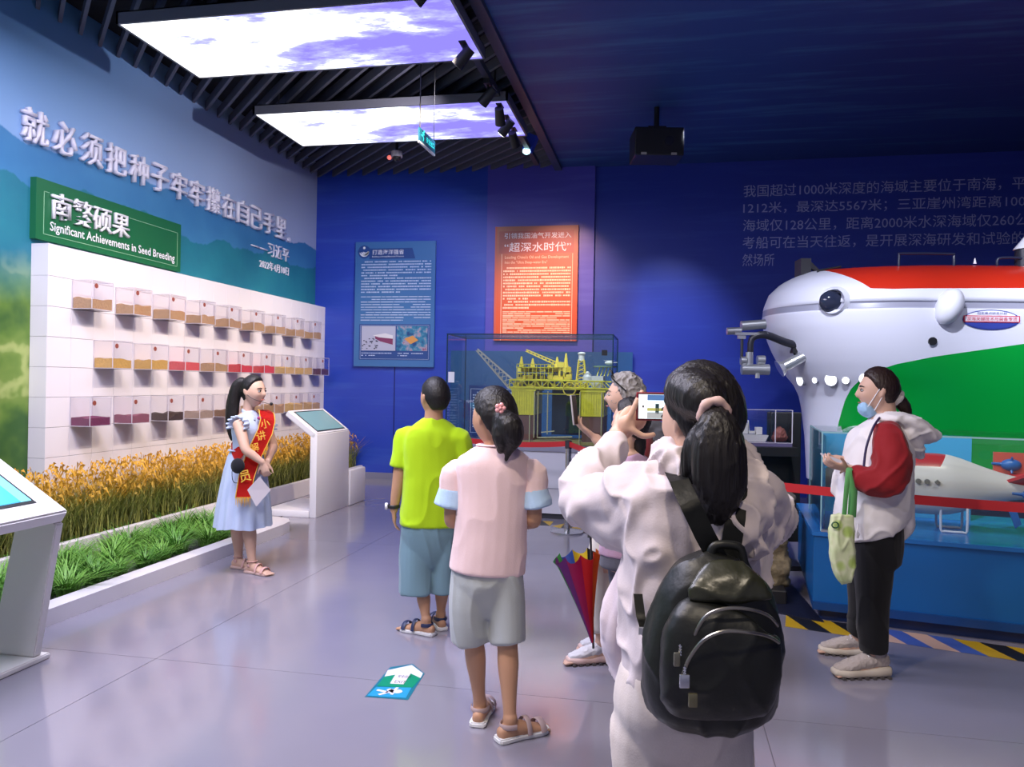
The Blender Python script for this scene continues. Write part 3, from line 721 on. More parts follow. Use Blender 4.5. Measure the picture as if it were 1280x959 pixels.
obj('print_lines', text_rows(0.1, 1.2, 1.1, 1.6, 12, -0.003, None, rt, (0, 6)), LT, t, kind='stuff')
obj('small_print_lines', text_rows(0.1, 1.2, 0.68, 1.07, 10, -0.003, None, rt, (), False, 0.28), LT, t, kind='stuff')
obj('photo_frame', B(0.08, 1.2, -0.002, 0.0, 0.10, 0.64), mat('panel_navy', (0, 0, 0)), t)
bm = bmesh.new()
for a in ((0.1, 1.18, 0.115, 0.118), (0.1, 1.18, 0.62, 0.623), (0.1, 0.103, 0.115, 0.62), (1.177, 1.18, 0.115, 0.62)): box(bm, a[0], a[1], -0.004, -0.001, a[2], a[3])
obj('photo_frame_line', bm, LT, t)
def photo_mat(name, stops, sc, seed):
    m = bpy.data.materials.new(name); m.use_nodes = True; N, L = nt(m); tc = N.new('ShaderNodeTexCoord')
    mp = N.new('ShaderNodeMapping'); mp.inputs['Location'].default_value = (seed, seed, seed); L.new(tc.outputs['Object'], mp.inputs[0])
    c = ramp_n(N, L, noise_n(N, L, mp.outputs[0], sc, 3), stops); L.new(c, N['Principled BSDF'].inputs['Base Color']); MATS[name] = m; return m
obj('ship_photo', B(0.12, 0.66, -0.006, -0.003, 0.24, 0.61), mat('photo_sky', (0.45, 0.47, 0.62), 0.4), t)
bm = bmesh.new(); poly(bm, [V((0.34, -0.008, 0.46)), V((0.62, -0.008, 0.42)), V((0.62, -0.008, 0.33)), V((0.42, -0.008, 0.38)), V((0.34, -0.008, 0.42))]); obj('ship_photo_hull', bm, mat('photo_plum', (0.22, 0.04, 0.12), 0.4), t)
bm = bmesh.new(); poly(bm, [V((0.3, -0.009, 0.47)), V((0.5, -0.009, 0.5)), V((0.62, -0.009, 0.47)), V((0.62, -0.009, 0.42)), V((0.4, -0.009, 0.44))]); obj('ship_photo_deck', bm, mat('photo_white', (0.7, 0.7, 0.76), 0.4), t)
bm = bmesh.new()
for _ in range(26): x, z = rt.uniform(0.13, 0.36), rt.uniform(0.25, 0.42); box(bm, x, x+rt.uniform(.01, .035), -0.009, -0.007, z, z+rt.uniform(.005, .02))
obj('ship_photo_crowd', bm, mat('photo_dark', (0.05, 0.05, 0.10), 0.5), t, kind='stuff')
obj('platform_photo', B(0.68, 1.16, -0.006, -0.003, 0.24, 0.61), photo_mat('photo_mix', [(0.35, (0.01, 0.05, 0.2)), (0.5, (0.03, 0.22, 0.38)), (0.62, (0.4, 0.32, 0.42)), (0.7, (0.25, 0.05, 0.15))], 9, 3), t)
bm = bmesh.new(); poly(bm, [V((0.8, -0.009, 0.42)), V((0.93, -0.009, 0.47)), V((1.02, -0.009, 0.40)), V((0.9, -0.009, 0.34))]); obj('platform_photo_rig', bm, mat('photo_orange', (0.65, 0.3, 0.08), 0.4), t)
obj('caption_lines', text_rows(0.12, 0.6, 0.15, 0.22, 2, -0.004, None, rt, (), True, 0.35), LT, t, kind='stuff')
obj('caption_lines', text_rows(0.7, 1.1, 0.15, 0.22, 2, -0.004, None, rt, (), True, 0.35), LT, t, kind='stuff')

t = thing('wall_panel', 'tall orange information panel with white Chinese title lit by a warm spotlight', 'poster', (-2.45, YB-0.12, 2.10))
def orange_mat():
    m = bpy.data.materials.new('panel_orange'); m.use_nodes = True; N, L = nt(m); tc = N.new('ShaderNodeTexCoord'); sp = N.new('ShaderNodeSeparateXYZ'); L.new(tc.outputs['Object'], sp.inputs[0])
    f = math_n(N, L, 'MULTIPLY_ADD', sp.outputs[2], 0.7, -0.25); c = mixc(N, L, f, (0.62, 0.10, 0.02), (0.42, 0.16, 0.10))
    L.new(c, N['Principled BSDF'].inputs['Base Color']); N['Principled BSDF'].inputs['Roughness'].default_value = 0.4; return m
obj('board', B(0, 1.21, 0, 0.05, 0, 1.65), orange_mat(), t)
obj('left_edge', B(0.0, 0.03, -0.002, 0.001, 0.0, 1.65), mat('panel_edge_red', (0.55, 0.12, 0.06), 0.4), t)
OL = mat('panel_cream', (0.9, 0.72, 0.5), 0.5)
bm = bmesh.new(); box(bm, 0.10, 0.107, -0.003, 0, 0, 1.25); box(bm, 1.13, 1.137, -0.003, 0, 0, 1.25); obj('side_lines', bm, OL, t)
obj('title_block', B(0.06, 1.15, -0.002, 0, 1.26, 1.58), mat('panel_title_red', (0.42, 0.10, 0.07), 0.4), t)
t_ = t.location
text('title_small', '引领我国油气开发进入', t_+V((0.14, -0.004, 1.47)), (1, 0, 0), (0, 0, 1), 0.97, 0.085, LETTER, t, 0.002, 0.005)
text('title_large', '“超深水时代”', t_+V((0.14, -0.004, 1.28)), (1, 0, 0), (0, 0, 1), 0.97, 0.135, LETTER, t, 0.002, 0.006)
text('subtitle', "Leading China's Oil and Gas Development", t_+V((0.15, -0.003, 1.17)), (1, 0, 0), (0, 0, 1), 0.93, 0.055, OL, t, 0.002, 0.003)
text('subtitle', "Into the \"Ultra Deep-water Era\"", t_+V((0.15, -0.003, 1.10)), (1, 0, 0), (0, 0, 1), 0.62, 0.05, OL, t, 0.002, 0.003)
obj('print_lines', text_rows(0.13, 1.11, 0.45, 1.07, 14, -0.003, None, rt, (0, 11), True, 0.55), OL, t, kind='stuff')
obj('small_print_lines', text_rows(0.13, 1.11, 0.02, 0.43, 14, -0.003, None, rt, (), False, 0.5), OL, t, kind='stuff')

# grey wall text
TX = mat('wall_text_grey', (0.38, 0.41, 0.72), 0.6)
t = thing('wall_text', 'five lines of pale Chinese print on the dark blue wall above the submersible', 'lettering', (1.0, YB, 3.1))
lines = ['我国超过1000米深度的海域主要位于南海，平', '1212米，最深达5567米；三亚崖州湾距离100', '海域仅128公里，距离2000米水深海域仅260公', '考船可在当天往返，是开展深海研发和试验的', '然场所']
wds = [3.5, 3.5, 3.55, 3.5, 0.42]
for i, (s_, wd) in enumerate(zip(lines, wds)):
    text('text_line', s_, (1.02, YB-0.002, 4.10-0.237*i), (1, 0, 0), (0, 0, 1), wd, 0.17, TX, t, 0.002)
# lines on the wall above case
t = thing('wall_print', 'blue wall graphic with a pale framed text block behind the platform model', 'poster', (-2.35, YB-0.07, 0.9))
obj('backing', B(-0.75, 1.9, 0.0, 0.008, -0.2, 1.05), mat('graphic_blue', (0.012, 0.09, 0.27), 0.4), t)

# ================================================================ OIL PLATFORM CASE
# case front face follows the back wall direction
cx0 = ground(-0.74, 8.66); DX = V((1, 0, 0)); 
cx0 = V((cx0.x, cx0.y, 0)); W_ = 1.86; D_ = 0.85
t = thing('platform_plinth', 'long white plinth under the glass case of the oil platform model', 'plinth', cx0)
obj('body', B(-0.02, W_+0.02, 0, D_, 0.06, 0.74), mat('plinth_white', (0.66, 0.66, 0.74), 0.35), t)
obj('top_ledge', B(-0.04, W_+0.04, -0.02, D_+0.02, 0.74, 0.80, bev=0.004), mat('plinth_grey', (0.28, 0.28, 0.36), 0.35), t)
obj('toe_kick', B(0.0, W_, 0.03, D_-0.02, 0, 0.06), DARKMET, t)
obj('joint', B(-0.022, W_+0.022, -0.002, 0.0, 0.33, 0.34), mat('plinth_grey', (0, 0, 0)), t)
t = thing('platform_case', 'large clear glass case with dark edges over the yellow oil platform model', 'display case', cx0+V((0, 0, 0.80)))
H_ = 1.22
for a in ((0, W_, 0, 0.008), (0, W_, D_-0.03, D_-0.022)): obj('pane', B(a[0], a[1], a[2]+0.01, a[3]+0.01, 0, H_), GLASS, t)
for x_ in (0, W_-0.008): obj('pane', B(x_, x_+0.008, 0.02, D_-0.02, 0, H_), GLASS, t)
obj('pane', B(0, W_, 0.0, D_-0.01, H_, H_+0.008), GLASS, t)
EDG = mat('glass_edge', (0.015, 0.05, 0.08), 0.2)
bm = bmesh.new()
for x_ in (0, W_):
    for y_ in (0.012, D_-0.02): box(bm, x_-0.006, x_+0.006, y_-0.006, y_+0.006, 0, H_)
for y_ in (0.012, D_-0.02): box(bm, 0, W_, y_-0.006, y_+0.006, H_, H_+0.012)
for x_ in (0, W_): box(bm, x_-0.006, x_+0.006, 0, D_-0.02, H_, H_+0.012)
obj('glass_edges', bm, EDG, t)
obj('price_tag', B(0.02, 0.09, 0.002, 0.008, 0.68, 0.8), LETTER, t, label='small white label card')
obj('bracket', B(W_-0.12, W_-0.06, 0.002, 0.008, 1.0, 1.06), BLACK, t)
# text board inside
tb = thing('case_text_board', 'framed block of small white print inside the left of the glass case', 'sign', cx0+V((0.06, D_-0.05, 0.83)))
obj('board', B(0, 0.62, 0, 0.01, 0.0, 0.62), mat('graphic_navy', (0.01, 0.05, 0.24), 0.4), tb)
bm = bmesh.new()
for a in ((0.02, 0.6, 0.04, 0.046), (0.02, 0.6, 0.574, 0.58), (0.02, 0.026, 0.04, 0.58), (0.594, 0.6, 0.04, 0.58)): box(bm, a[0], a[1], -0.003, 0, a[2], a[3])
obj('border', bm, LT, tb)
obj('print_lines', text_rows(0.05, 0.57, 0.1, 0.55, 14, -0.003, None, rt, (0, 8), True, 0.5), LT, tb, kind='stuff')
# model
YEL = mat('rig_yellow', (0.74, 0.66, 0.04), 0.45, vary=0.25, scale=20); YEL2 = mat('rig_bright_yellow', (0.85, 0.68, 0.08), 0.4)
BRN = mat('rig_brown', (0.17, 0.075, 0.055), 0.55); RIGW = mat('rig_white', (0.7, 0.7, 0.66), 0.4)
rx = cx0.x+0.72; ry = cx0.y+0.15
t = thing('oil_platform_model', 'detailed yellow semi-submersible oil platform model with brown lower columns', 'model', (rx, ry, 0.80))
# columns 4: x 0..0.95 ; z: brown .05-.30, yellow .30-.55
for (x_, y_) in ((0.02, 0.0), (0.80, 0.0), (0.02, 0.38), (0.80, 0.38)):
    obj('lower_column', B(x_, x_+0.24, y_, y_+0.2, 0.04, 0.33, bev=0.01), BRN, t)
    bm = bmesh.new(); box(bm, x_-0.01, x_+0.24, y_-0.01, y_+0.21, 0.33, 0.60)
    for k in range(9): box(bm, x_-0.014+0.028*k, x_-0.008+0.028*k, y_-0.016, y_, 0.33, 0.60)
    obj('upper_column', bm, YEL, t)
    bm = bmesh.new(); box(bm, x_-0.02, x_+0.26, y_-0.02, y_+0.22, 0.6, 0.625); obj('column_deck', bm, YEL, t)
obj('pontoon', B(0.0, 1.05, 0.0, 0.19, 0.0, 0.05, bev=0.01), mat('rig_pontoon', (0.33, 0.27, 0.08), 0.5), t)
obj('pontoon', B(0.0, 1.05, 0.39, 0.58, 0.0, 0.05, bev=0.01), mat('rig_pontoon', (0, 0, 0)), t)
bm = bmesh.new()
for (x_, z0, z1) in ((0.27, 0.08, 0.6), (0.31, 0.08, 0.6), (0.42, 0.12, 0.6), (0.78, 0.0, 0.6), (1.02, 0.0, 0.6), (0.22, 0, 0.33)):
    cyl(bm, (x_, -0.03, z0), (x_, -0.03, z1), 0.007, n=8)
cyl(bm, (0.31, -0.03, 0.08), (0.7, -0.03, 0.1), 0.009, n=8); cyl(bm, (0.35, -0.03, 0.14), (0.5, -0.03, 0.16), 0.006, n=8)
obj('riser_pipes', bm, mat('rig_pipe', (0.5, 0.46, 0.25), 0.4), t)
obj('backdrop_screen', B(0.42, 0.78, 0.3, 0.31, 0.1, 0.62), mat('dark_screen', (0.01, 0.03, 0.06), 0.2), t)
rr = random.Random(21)
# truss deck
bm = bmesh.new()
for y_ in (-0.02, 0.58):
    for z_ in (0.64, 0.72): cyl(bm, (-0.02, y_, z_), (1.08, y_, z_), 0.008, n=6)
    for k in range(15):
        xa = -0.02+k*1.1/15; cyl(bm, (xa, y_, 0.64 if k % 2 else 0.72), (xa+1.1/15, y_, 0.72 if k % 2 else 0.64), 0.005, n=6); cyl(bm, (xa, y_, 0.64), (xa, y_, 0.72), 0.005, n=6)
obj('deck_truss', bm, YEL, t)
obj('main_deck', B(-0.02, 1.08, -0.02, 0.58, 0.62, 0.635), YEL, t)
obj('upper_deck', B(0.02, 0.66, 0.0, 0.56, 0.725, 0.735), YEL, t)
obj('cellar_deck', B(0.28, 0.8, 0.0, 0.56, 0.565, 0.575), YEL, t)
bm = bmesh.new()
for _ in range(90):
    x_ = rr.uniform(0.0, 0.62); y_ = rr.uniform(0.0, 0.5); z_ = rr.choice([0.735, 0.735, 0.82, 0.64]); h = rr.uniform(0.02, 0.08)
    box(bm, x_, x_+rr.uniform(0.02, 0.07), y_, y_+0.05, z_, z_+h)
obj('deck_modules', bm, YEL2, t, kind='stuff')
bm = bmesh.new()
for _ in range(60):
    x_ = rr.uniform(0.0, 0.6); y_ = rr.uniform(0.0, 0.5); z_ = rr.uniform(0.64, 0.84)
    box(bm, x_, x_+rr.uniform(0.01, 0.04), y_, y_+0.04, z_, z_+rr.uniform(0.01, 0.05))
obj('deck_machinery', bm, mat('rig_dark', (0.07, 0.07, 0.03), 0.5), t, kind='stuff')
obj('mezzanine_deck', B(0.05, 0.5, 0.0, 0.5, 0.86, 0.87), YEL, t)
bm = bmesh.new()
for k in range(10): cyl(bm, (0.06+0.045*k, -0.01, 0.735), (0.06+0.045*k, -0.01, 0.9), 0.004, n=6)
cyl(bm, (0.06, -0.01, 0.9), (0.47, -0.01, 0.9), 0.004, n=6); cyl(bm, (0.06, -0.01, 0.8), (0.47, -0.01, 0.8), 0.004, n=6)
obj('deck_railing', bm, YEL, t)
bm = bmesh.new()
for (x_, h) in ((0.09, 0.12), (0.22, 0.1), (0.5, 0.12), (0.6, 0.16)):
    cyl(bm, (x_, 0.1, 0.87), (x_, 0.1, 0.87+h), 0.03, 0.008, 10)
obj('exhaust_stacks', bm, YEL2, t)
def lattice(p, q, w0, w1, n, r):
    bm = bmesh.new(); p, q = V(p), V(q); d = (q-p).normalized(); s1 = d.cross(V((0, 1, 0))).normalized(); s2 = V((0, 1, 0))
    c = []
    for i in range(n+1):
        w = w0+(w1-w0)*i/n; o = p+(q-p)*i/n; c.append([o+s1*w+s2*w, o+s1*w-s2*w, o-s1*w-s2*w, o-s1*w+s2*w])
    for i in range(n):
        for j in range(4):
            cyl(bm, c[i][j], c[i+1][j], r, n=6); cyl(bm, c[i][j], c[i+1][(j+1) % 4], r*0.7, n=5)
    return bm
obj('flare_boom', lattice((0.0, 0.05, 0.66), (-0.42, 0.05, 1.06), 0.05, 0.012, 10, 0.006), mat('boom_white', (0.62, 0.56, 0.45), 0.4), t)
obj('crane_boom', lattice((0.52, 0.1, 0.90), (0.14, 0.1, 1.06), 0.018, 0.01, 9, 0.005), YEL2, t)
bm = bmesh.new(); cyl(bm, (0.54, 0.1, 0.73), (0.54, 0.1, 0.88), 0.028, n=12); box(bm, 0.50, 0.58, 0.06, 0.14, 0.87, 0.93); obj('crane_tower', bm, YEL2, t)
obj('derrick', lattice((0.77, 0.15, 0.64), (0.77, 0.15, 0.96), 0.06, 0.03, 7, 0.007), YEL2, t)
bm = bmesh.new(); cyl(bm, (0.77, 0.15, 0.95), (0.77, 0.15, 1.02), 0.035, n=14); ball(bm, (0.77, 0.15, 1.03), 0.045, 0.045, 0.02); obj('derrick_cap', bm, RIGW, t, smooth=True)
bm = bmesh.new()
for k in range(20):
    a0, a1 = 2*math.pi*k/20, 2*math.pi*(k+1)/20; cyl(bm, (0.66+0.07*math.cos(a0), -0.03, 0.63+0.07*math.sin(a0)), (0.66+0.07*math.cos(a1), -0.03, 0.63+0.07*math.sin(a1)), 0.006, n=6)
obj('hose_reel', bm, YEL2, t)
bm = bmesh.new(); cyl(bm, (0.85, 0.06, 0.7), (0.85, 0.06, 0.77), 0.055, n=16); cyl(bm, (0.85, 0.06, 0.77), (0.85, 0.06, 0.83), 0.055, 0.01, 16); obj('white_tank', bm, RIGW, t, smooth=True)
obj('living_quarters', B(0.90, 1.03, 0.0, 0.3, 0.635, 0.78), RIGW, t)
bm = bmesh.new(); cyl(bm, (1.03, 0.2, 0.88), (1.03, 0.2, 0.895), 0.13, n=24); obj('helideck', bm, mat('heli_green', (0.16, 0.26, 0.16), 0.5), t)
bm = bmesh.new(); ball(bm, (1.08, 0.15, 0.93), 0.05, 0.022, 0.022); box(bm, 1.1, 1.17, 0.147, 0.153, 0.93, 0.94); box(bm, 1.02, 1.14, 0.145, 0.155, 0.955, 0.958); obj('helicopter', bm, RIGW, t)
bm = bmesh.new()
for k in range(4): cyl(bm, (0.95+0.04*k, 0.1, 0.78), (0.98+0.04*k, 0.15, 0.885), 0.005, n=6)
obj('helideck_struts', bm, YEL, t)

# ================================================================ SUBMERSIBLE
SD = 7.55
so = ground((955-640)*SD/960, SD, 0); rz = YAW-math.radians(3)
t = thing('submersible', 'huge white research submersible with red deck, green flank and white round lamps', 'submersible', so, rz)
k_ = SD/960
def sx_(px): return (px-955)*k_
def sz_(py): return EYE-(py-485.5)*k_
sil = [(336, 1062), (338, 1035), (341, 1005), (347, 990), (355, 975), (368, 962), (385, 956), (398, 955), (412, 957), (426, 962), (440, 968), (455, 976), (470, 986), (482, 996), (495, 1002), (510, 1005), (545, 1009), (600, 1012)]
def silx(z):
    py = 485.5-(z-EYE)/k_
    if py <= sil[0][0]: return sx_(sil[0][1])
    for (a, b_), (c_, d_) in zip(sil, sil[1:]):
        if py <= c_: 
            u = (py-a)/(c_-a); return sx_(b_+(d_-b_)*u)
    return sx_(sil[-1][1])
zg = sz_(392); ZTOP = sz_(334); ZBOT = sz_(598); ZC = sz_(410)
def hullw(x, z):
    tt = (x-silx(z))/1.1; tt = max(0, min(1, tt)); nf = math.sqrt(max(0, 1-(1-tt)**2))
    if z > ZC: Wd = 1.0*max(0, 1-((z-ZC)/(ZTOP-ZC))**2.6)**(1/2.2)
    else:
        u = (ZC-z)/(ZC-ZBOT); Wd = 1.0-0.28*(3*u*u-2*u**3)
    if abs(z-zg) < 0.032 and x > 0.02: Wd -= 0.02
    return Wd*nf
def near(px, py):
    "lateral/height on the near flank, corrected for the flank standing closer"
    x, z = sx_(px), sz_(py)
    for _ in range(6):
        d = SD-hullw(x, z)*0.97; lat = (px-640)*d/960; zz = EYE-(py-(479+0.0175*(px-640)))*d/960
        g = ground(lat, d, 0)-so; g.rotate(Matrix.Rotation(-rz, 3, 'Z')); x = max(g.x, silx(zz)+0.02); z = zz
    return V((x, -hullw(x, z), z))
zs = [ZBOT+(ZTOP-ZBOT)*i/70 for i in range(71)]
zs = [z for z in zs if abs(abs(z-zg)-0.032) > 0.012]+[zg-0.034, zg-0.031, zg+0.031, zg+0.034]; zs.sort()
nx = 60; L_ = 5.2
bm = bmesh.new(); F_, R_ = [], []
for z in zs:
    x0_ = silx(z); f_, r_ = [], []
    for i in range(nx+1):
        u = (i/nx); x = x0_+(L_-x0_)*u**1.9; wv = hullw(x, z)
        f_.append(bm.verts.new((x, -wv, z))); r_.append(bm.verts.new((x, wv, z)) if i else f_[0])
    F_.append(f_); R_.append(r_)
for a in range(len(zs)-1):
    for i in range(nx):
        bm.faces.new((F_[a][i], F_[a][i+1], F_[a+1][i+1], F_[a+1][i]))
        q = (R_[a][i], R_[a+1][i], R_[a+1][i+1], R_[a][i+1]); bm.faces.new(tuple(dict.fromkeys(q)))
for a in range(len(zs)-1): bm.faces.new((F_[a][nx], R_[a][nx], R_[a+1][nx], F_[a+1][nx]))
bmesh.ops.remove_doubles(bm, verts=bm.verts[:], dist=1e-5)
def sub_mat():
    m = bpy.data.materials.new('submersible_paint'); m.use_nodes = True; N, L = nt(m); b = N['Principled BSDF']
    tc = N.new('ShaderNodeTexCoord'); sp = N.new('ShaderNodeSeparateXYZ'); L.new(tc.outputs['Object'], sp.inputs[0]); x, z = sp.outputs[0], sp.outputs[2]
    def curve(pts):
        f = N.new('ShaderNodeFloatCurve'); cm = f.mapping; cv = cm.curves[0]
        P = [(a/L_, b_/3.2) for a, b_ in pts]
        cv.points[0].location = P[0]; cv.points[1].location = P[-1]
        for p in P[1:-1]: cv.points.new(*p)
        for p in cv.points: p.handle_type = 'VECTOR'
        cm.use_clip = True; cm.update()
        L.new(math_n(N, L, 'DIVIDE', x, L_), f.inputs['Value']); return math_n(N, L, 'MULTIPLY', f.outputs[0], 3.2)
    def nn_(pts):
        q = [near(*p) for p in pts]; return [(v.x, v.z) for v in q]
    q_ = nn_([(1052, 345), (1068, 352), (1083, 361), (1110, 362), (1270, 362)])
    rc = curve([(0.0, 3.1), (q_[0][0]-0.12, ZTOP-0.01)]+q_+[(L_, q_[-1][1])])
    red = math_n(N, L, 'GREATER_THAN', z, rc)
    # green: above the curve z<gc ; starts at x
    g_ = nn_([(1043, 545), (1048, 522), (1053, 503), (1062, 484), (1076, 471), (1094, 462), (1116, 455), (1160, 446), (1270, 430)])
    gc = curve([(0.0, 0.3), (g_[0][0]-0.02, 0.5)]+g_+[(L_, g_[-1][1]+0.08)])
    grn = math_n(N, L, 'LESS_THAN', z, gc)
    gg = math_n(N, L, 'LESS_THAN', math_n(N, L, 'ABSOLUTE', math_n(N, L, 'SUBTRACT', z, zg)), 0.031)
    c = mixc(N, L, grn, (0.66, 0.66, 0.76), (0.0, 0.30, 0.035)); c = mixc(N, L, red, c, (0.50, 0.022, 0.008))
    c = mixc(N, L, gg, c, (0.28, 0.28, 0.36))
    L.new(c, b.inputs['Base Color']); b.inputs['Roughness'].default_value = 0.32; return m
o = obj('hull', bm, sub_mat(), t); o.data.shade_smooth()
SUBW = mat('submersible_white', (0.72, 0.72, 0.8), 0.35)
bow = near(1038, 377)
bm = bmesh.new(); ball(bm, bow+V((0, 0.03, 0)), 0.115, 0.07, 0.105); obj('viewport_window', bm, mat('viewport_dark', (0.02, 0.025, 0.05), 0.08), t, smooth=True)
bm = bmesh.new()
nrm = (V((bow.x, bow.y, 0))-V((1.25, 0.3, 0))).normalized(); qd = nrm.to_track_quat('Z', 'Y').to_matrix()
bmesh.ops.create_cone(bm, segments=32, radius1=0.135, radius2=0.11, depth=0.07, cap_ends=False, matrix=Matrix.Translation(bow+nrm*0.01) @ qd.to_4x4()); obj('viewport_ring', bm, SUBW, t, smooth=True)
bm = bmesh.new(); ball(bm, near(1035, 379)+V((-0.02, -0.03, 0)), 0.03, 0.02, 0.04); obj('viewport_reflection_blob', bm, SILVER, t, smooth=True)  # silver ball shaped in as a reflection on the viewport, not a lamp
pe = near(1174, 385); bm = bmesh.new(); ball(bm, pe+V((0.0, -0.05, 0.0)), 0.10, 0.13, 0.16, Matrix.Rotation(0.35, 3, 'Y'), 24, 14)
obj('thruster_pod', bm, SUBW, t, smooth=True)
pl = near(1158, 427); bm = bmesh.new(); cyl(bm, pl+V((0, 0.02, 0)), pl+V((0.0, -0.015, 0)), 0.035, n=16)
obj('slot_opening', bm, BLACK, t)
# lower lamps
LAMP = mat('lamp_white', (1, 1, 1), 0.3, emit=(0.95, 0.97, 1.0), es=1.6)
for px, py, r in ((999, 475, 0.05), (1015, 475, 0.026), (1037, 474, 0.055), (1055, 475, 0.03), (1078, 473, 0.048)):
    p = near(px, py); nn = V((p.x-1.1, p.y*1.1, -0.15)) if p.x < 1.1 else V((0, -1, -0.15)); nn.normalize()
    bm = bmesh.new(); cyl(bm, p-nn*0.03, p+nn*0.012, r*1.12, n=28); ob = obj('lamp_ring', bm, mat('ring_grey', (0.35, 0.35, 0.42), 0.3), t)
    bm = bmesh.new(); cyl(bm, p+nn*0.005, p+nn*0.016, r, n=28); obj('flank_lamp', bm, LAMP, ob)
# search light on flank
a, b_ = near(966, 461), near(994, 444); a += V((-0.05, -0.18, 0)); b_ += V((0, -0.18, 0.0))
a = near(982, 453)+V((-0.12, -0.2, -0.05)); b_ = a+V((0.28, -0.01, 0.15))
bm = bmesh.new(); cyl(bm, a, b_, 0.05, n=20); cyl(bm, a-(b_-a)*0.10, a+(b_-a)*0.05, 0.085, 0.052, 20); cyl(bm, b_, b_+(b_-a)*0.06, 0.035, n=16)
obj('search_light', bm, SILVER, t, smooth=True)
bm = bmesh.new(); m_ = (a+b_)/2; cyl(bm, m_, m_+V((-0.03, 0.12, 0.12)), 0.012); box(bm, m_.x-0.045, m_.x-0.005, m_.y+0.0, m_.y+0.1, m_.z+0.06, m_.z+0.15); obj('light_bracket', bm, BLACK, t)
obj('cable', T([(m_+V((-0.02, 0.03, 0.12)), 0.005), (m_+V((0.05, -0.04, 0.02)), 0.005), (b_+V((0.02, -0.05, -0.03)), 0.005), (b_+V((0.07, 0, 0.0)), 0.005), (b_+V((0.03, 0.03, 0.03)), 0.005)], n=8), BLACK, t, smooth=True)
# manipulator
ar = V((0.12, -0.25, sz_(437)))
obj('manipulator_arm', T([(V((0.35, -0.3, sz_(438))), 0.04), (V((0.08, -0.4, sz_(431))), 0.036), (V((-0.12, -0.45, sz_(423))), 0.036), (V((-0.24, -0.45, sz_(428))), 0.03), (V((-0.25, -0.45, sz_(446))), 0.028)], n=12), mat('arm_black', (0.02, 0.02, 0.03), 0.4), t, smooth=True)
bm = bmesh.new(); z1 = sz_(413)
cyl(bm, (-0.34, -0.45, z1), (-0.12, -0.45, z1+0.02), 0.045, n=18); cyl(bm, (-0.47, -0.45, z1-0.05), (-0.34, -0.45, z1-0.045), 0.034, n=18); box(bm, -0.4, -0.1, -0.48, -0.42, z1-0.085, z1-0.06); box(bm, -0.37, -0.3, -0.47, -0.43, z1-0.12, z1-0.08)
obj('upper_lamp_cluster', bm, SILVER, t, smooth=True)
z2 = sz_(464); bm = bmesh.new()
cyl(bm, (-0.33, -0.45, z2), (-0.08, -0.45, z2), 0.05, n=20); cyl(bm, (-0.26, -0.45, z2+0.04), (-0.26, -0.45, z2+0.16), 0.035, n=14); cyl(bm, (-0.34, -0.45, z2+0.08), (-0.29, -0.45, z2+0.08), 0.04, n=14); cyl(bm, (-0.19, -0.45, z2+0.09), (-0.12, -0.45, z2+0.09), 0.04, n=14); cyl(bm, (-0.19, -0.47, z2-0.08), (-0.19, -0.47, z2), 0.02, n=10)
obj('lower_lamp_cluster', bm, SILVER, t, smooth=True)
bm = bmesh.new(); cyl(bm, (-0.28, -0.45, sz_(446)), (-0.28, -0.45, z2+0.1), 0.016); cyl(bm, (-0.33, -0.45, sz_(425)), (-0.33, -0.45, z2+0.1), 0.014); obj('arm_rods', bm, DARKMET, t)
# deck fittings
def topz(x, y=0.0): return ZTOP
def rail(px0, px1, py0, py1, y_):
    x0_, x1_ = sx_(px0), sx_(px1); z0_, z1_ = sz_(py1), sz_(py0)
    return T([(V((x0_, y_, z0_)), 0.012), (V((x0_, y_, z1_-0.02)), 0.012), (V((x0_+0.04, y_, z1_)), 0.012), (V((x1_-0.04, y_, z1_)), 0.012), (V((x1_, y_, z1_-0.02)), 0.012), (V((x1_, y_, z0_)), 0.012)], n=8, k=2)
for a_ in ((1092, 1154, 326, 345), (1203, 1232, 330, 339), (1270, 1330, 331, 350)):
    obj('deck_rail', rail(*a_, -0.45), mat('rail_black', (0.015, 0.02, 0.05), 0.4), t, smooth=True)
bm = bmesh.new(); zt_ = sz_(347); cyl(bm, (sx_(1238), -0.4, zt_), (sx_(1238), -0.4, zt_+0.22), 0.085, n=24); obj('hatch_tower', bm, mat('tower_black', (0.02, 0.02, 0.03), 0.25), t, smooth=True)
bm = bmesh.new(); cyl(bm, (sx_(1238), -0.4, zt_+0.22), (sx_(1238), -0.4, zt_+0.34), 0.1, 0.01, 24); obj('tower_cone', bm, SUBW, t)
bm = bmesh.new(); cyl(bm, (sx_(1188), -0.3, ZTOP), (sx_(1188), -0.3, ZTOP+0.05), 0.015, 0.004); obj('antenna', bm, SUBW, t)
bm = bmesh.new(); box(bm, sx_(994), sx_(1006), -0.1, 0.1, sz_(345), sz_(325)); obj('bow_fin', bm, DARKMET, t)
bm = bmesh.new(); x_ = sx_(1006); poly(bm, [V((x_, -0.03, sz_(325))), V((x_, -0.03, sz_(335))), V((x_+0.14, -0.03, sz_(342)))], (0, 0.06, 0)); obj('bow_fin_brace', bm, DARKMET, t)
bm = bmesh.new(); cyl(bm, (sx_(1008), -0.25, sz_(343)), (sx_(1035), -0.25, sz_(338)), 0.01); cyl(bm, (sx_(1008), -0.25, sz_(343)), (sx_(1008), -0.25, sz_(348)), 0.01); obj('bow_handle', bm, BLACK, t)
# skid arch
pa = near(1070, 545)
bm = bmesh.new(); q = []
for i in range(11):
    a_ = math.pi*i/10; q.append((V((pa.x-0.2*math.cos(a_), pa.y-0.02, pa.z-0.06+0.14*math.sin(a_))), 0.02))
tube(bm, q, n=10); obj('skid_arch', bm, SUBW, t, smooth=True)
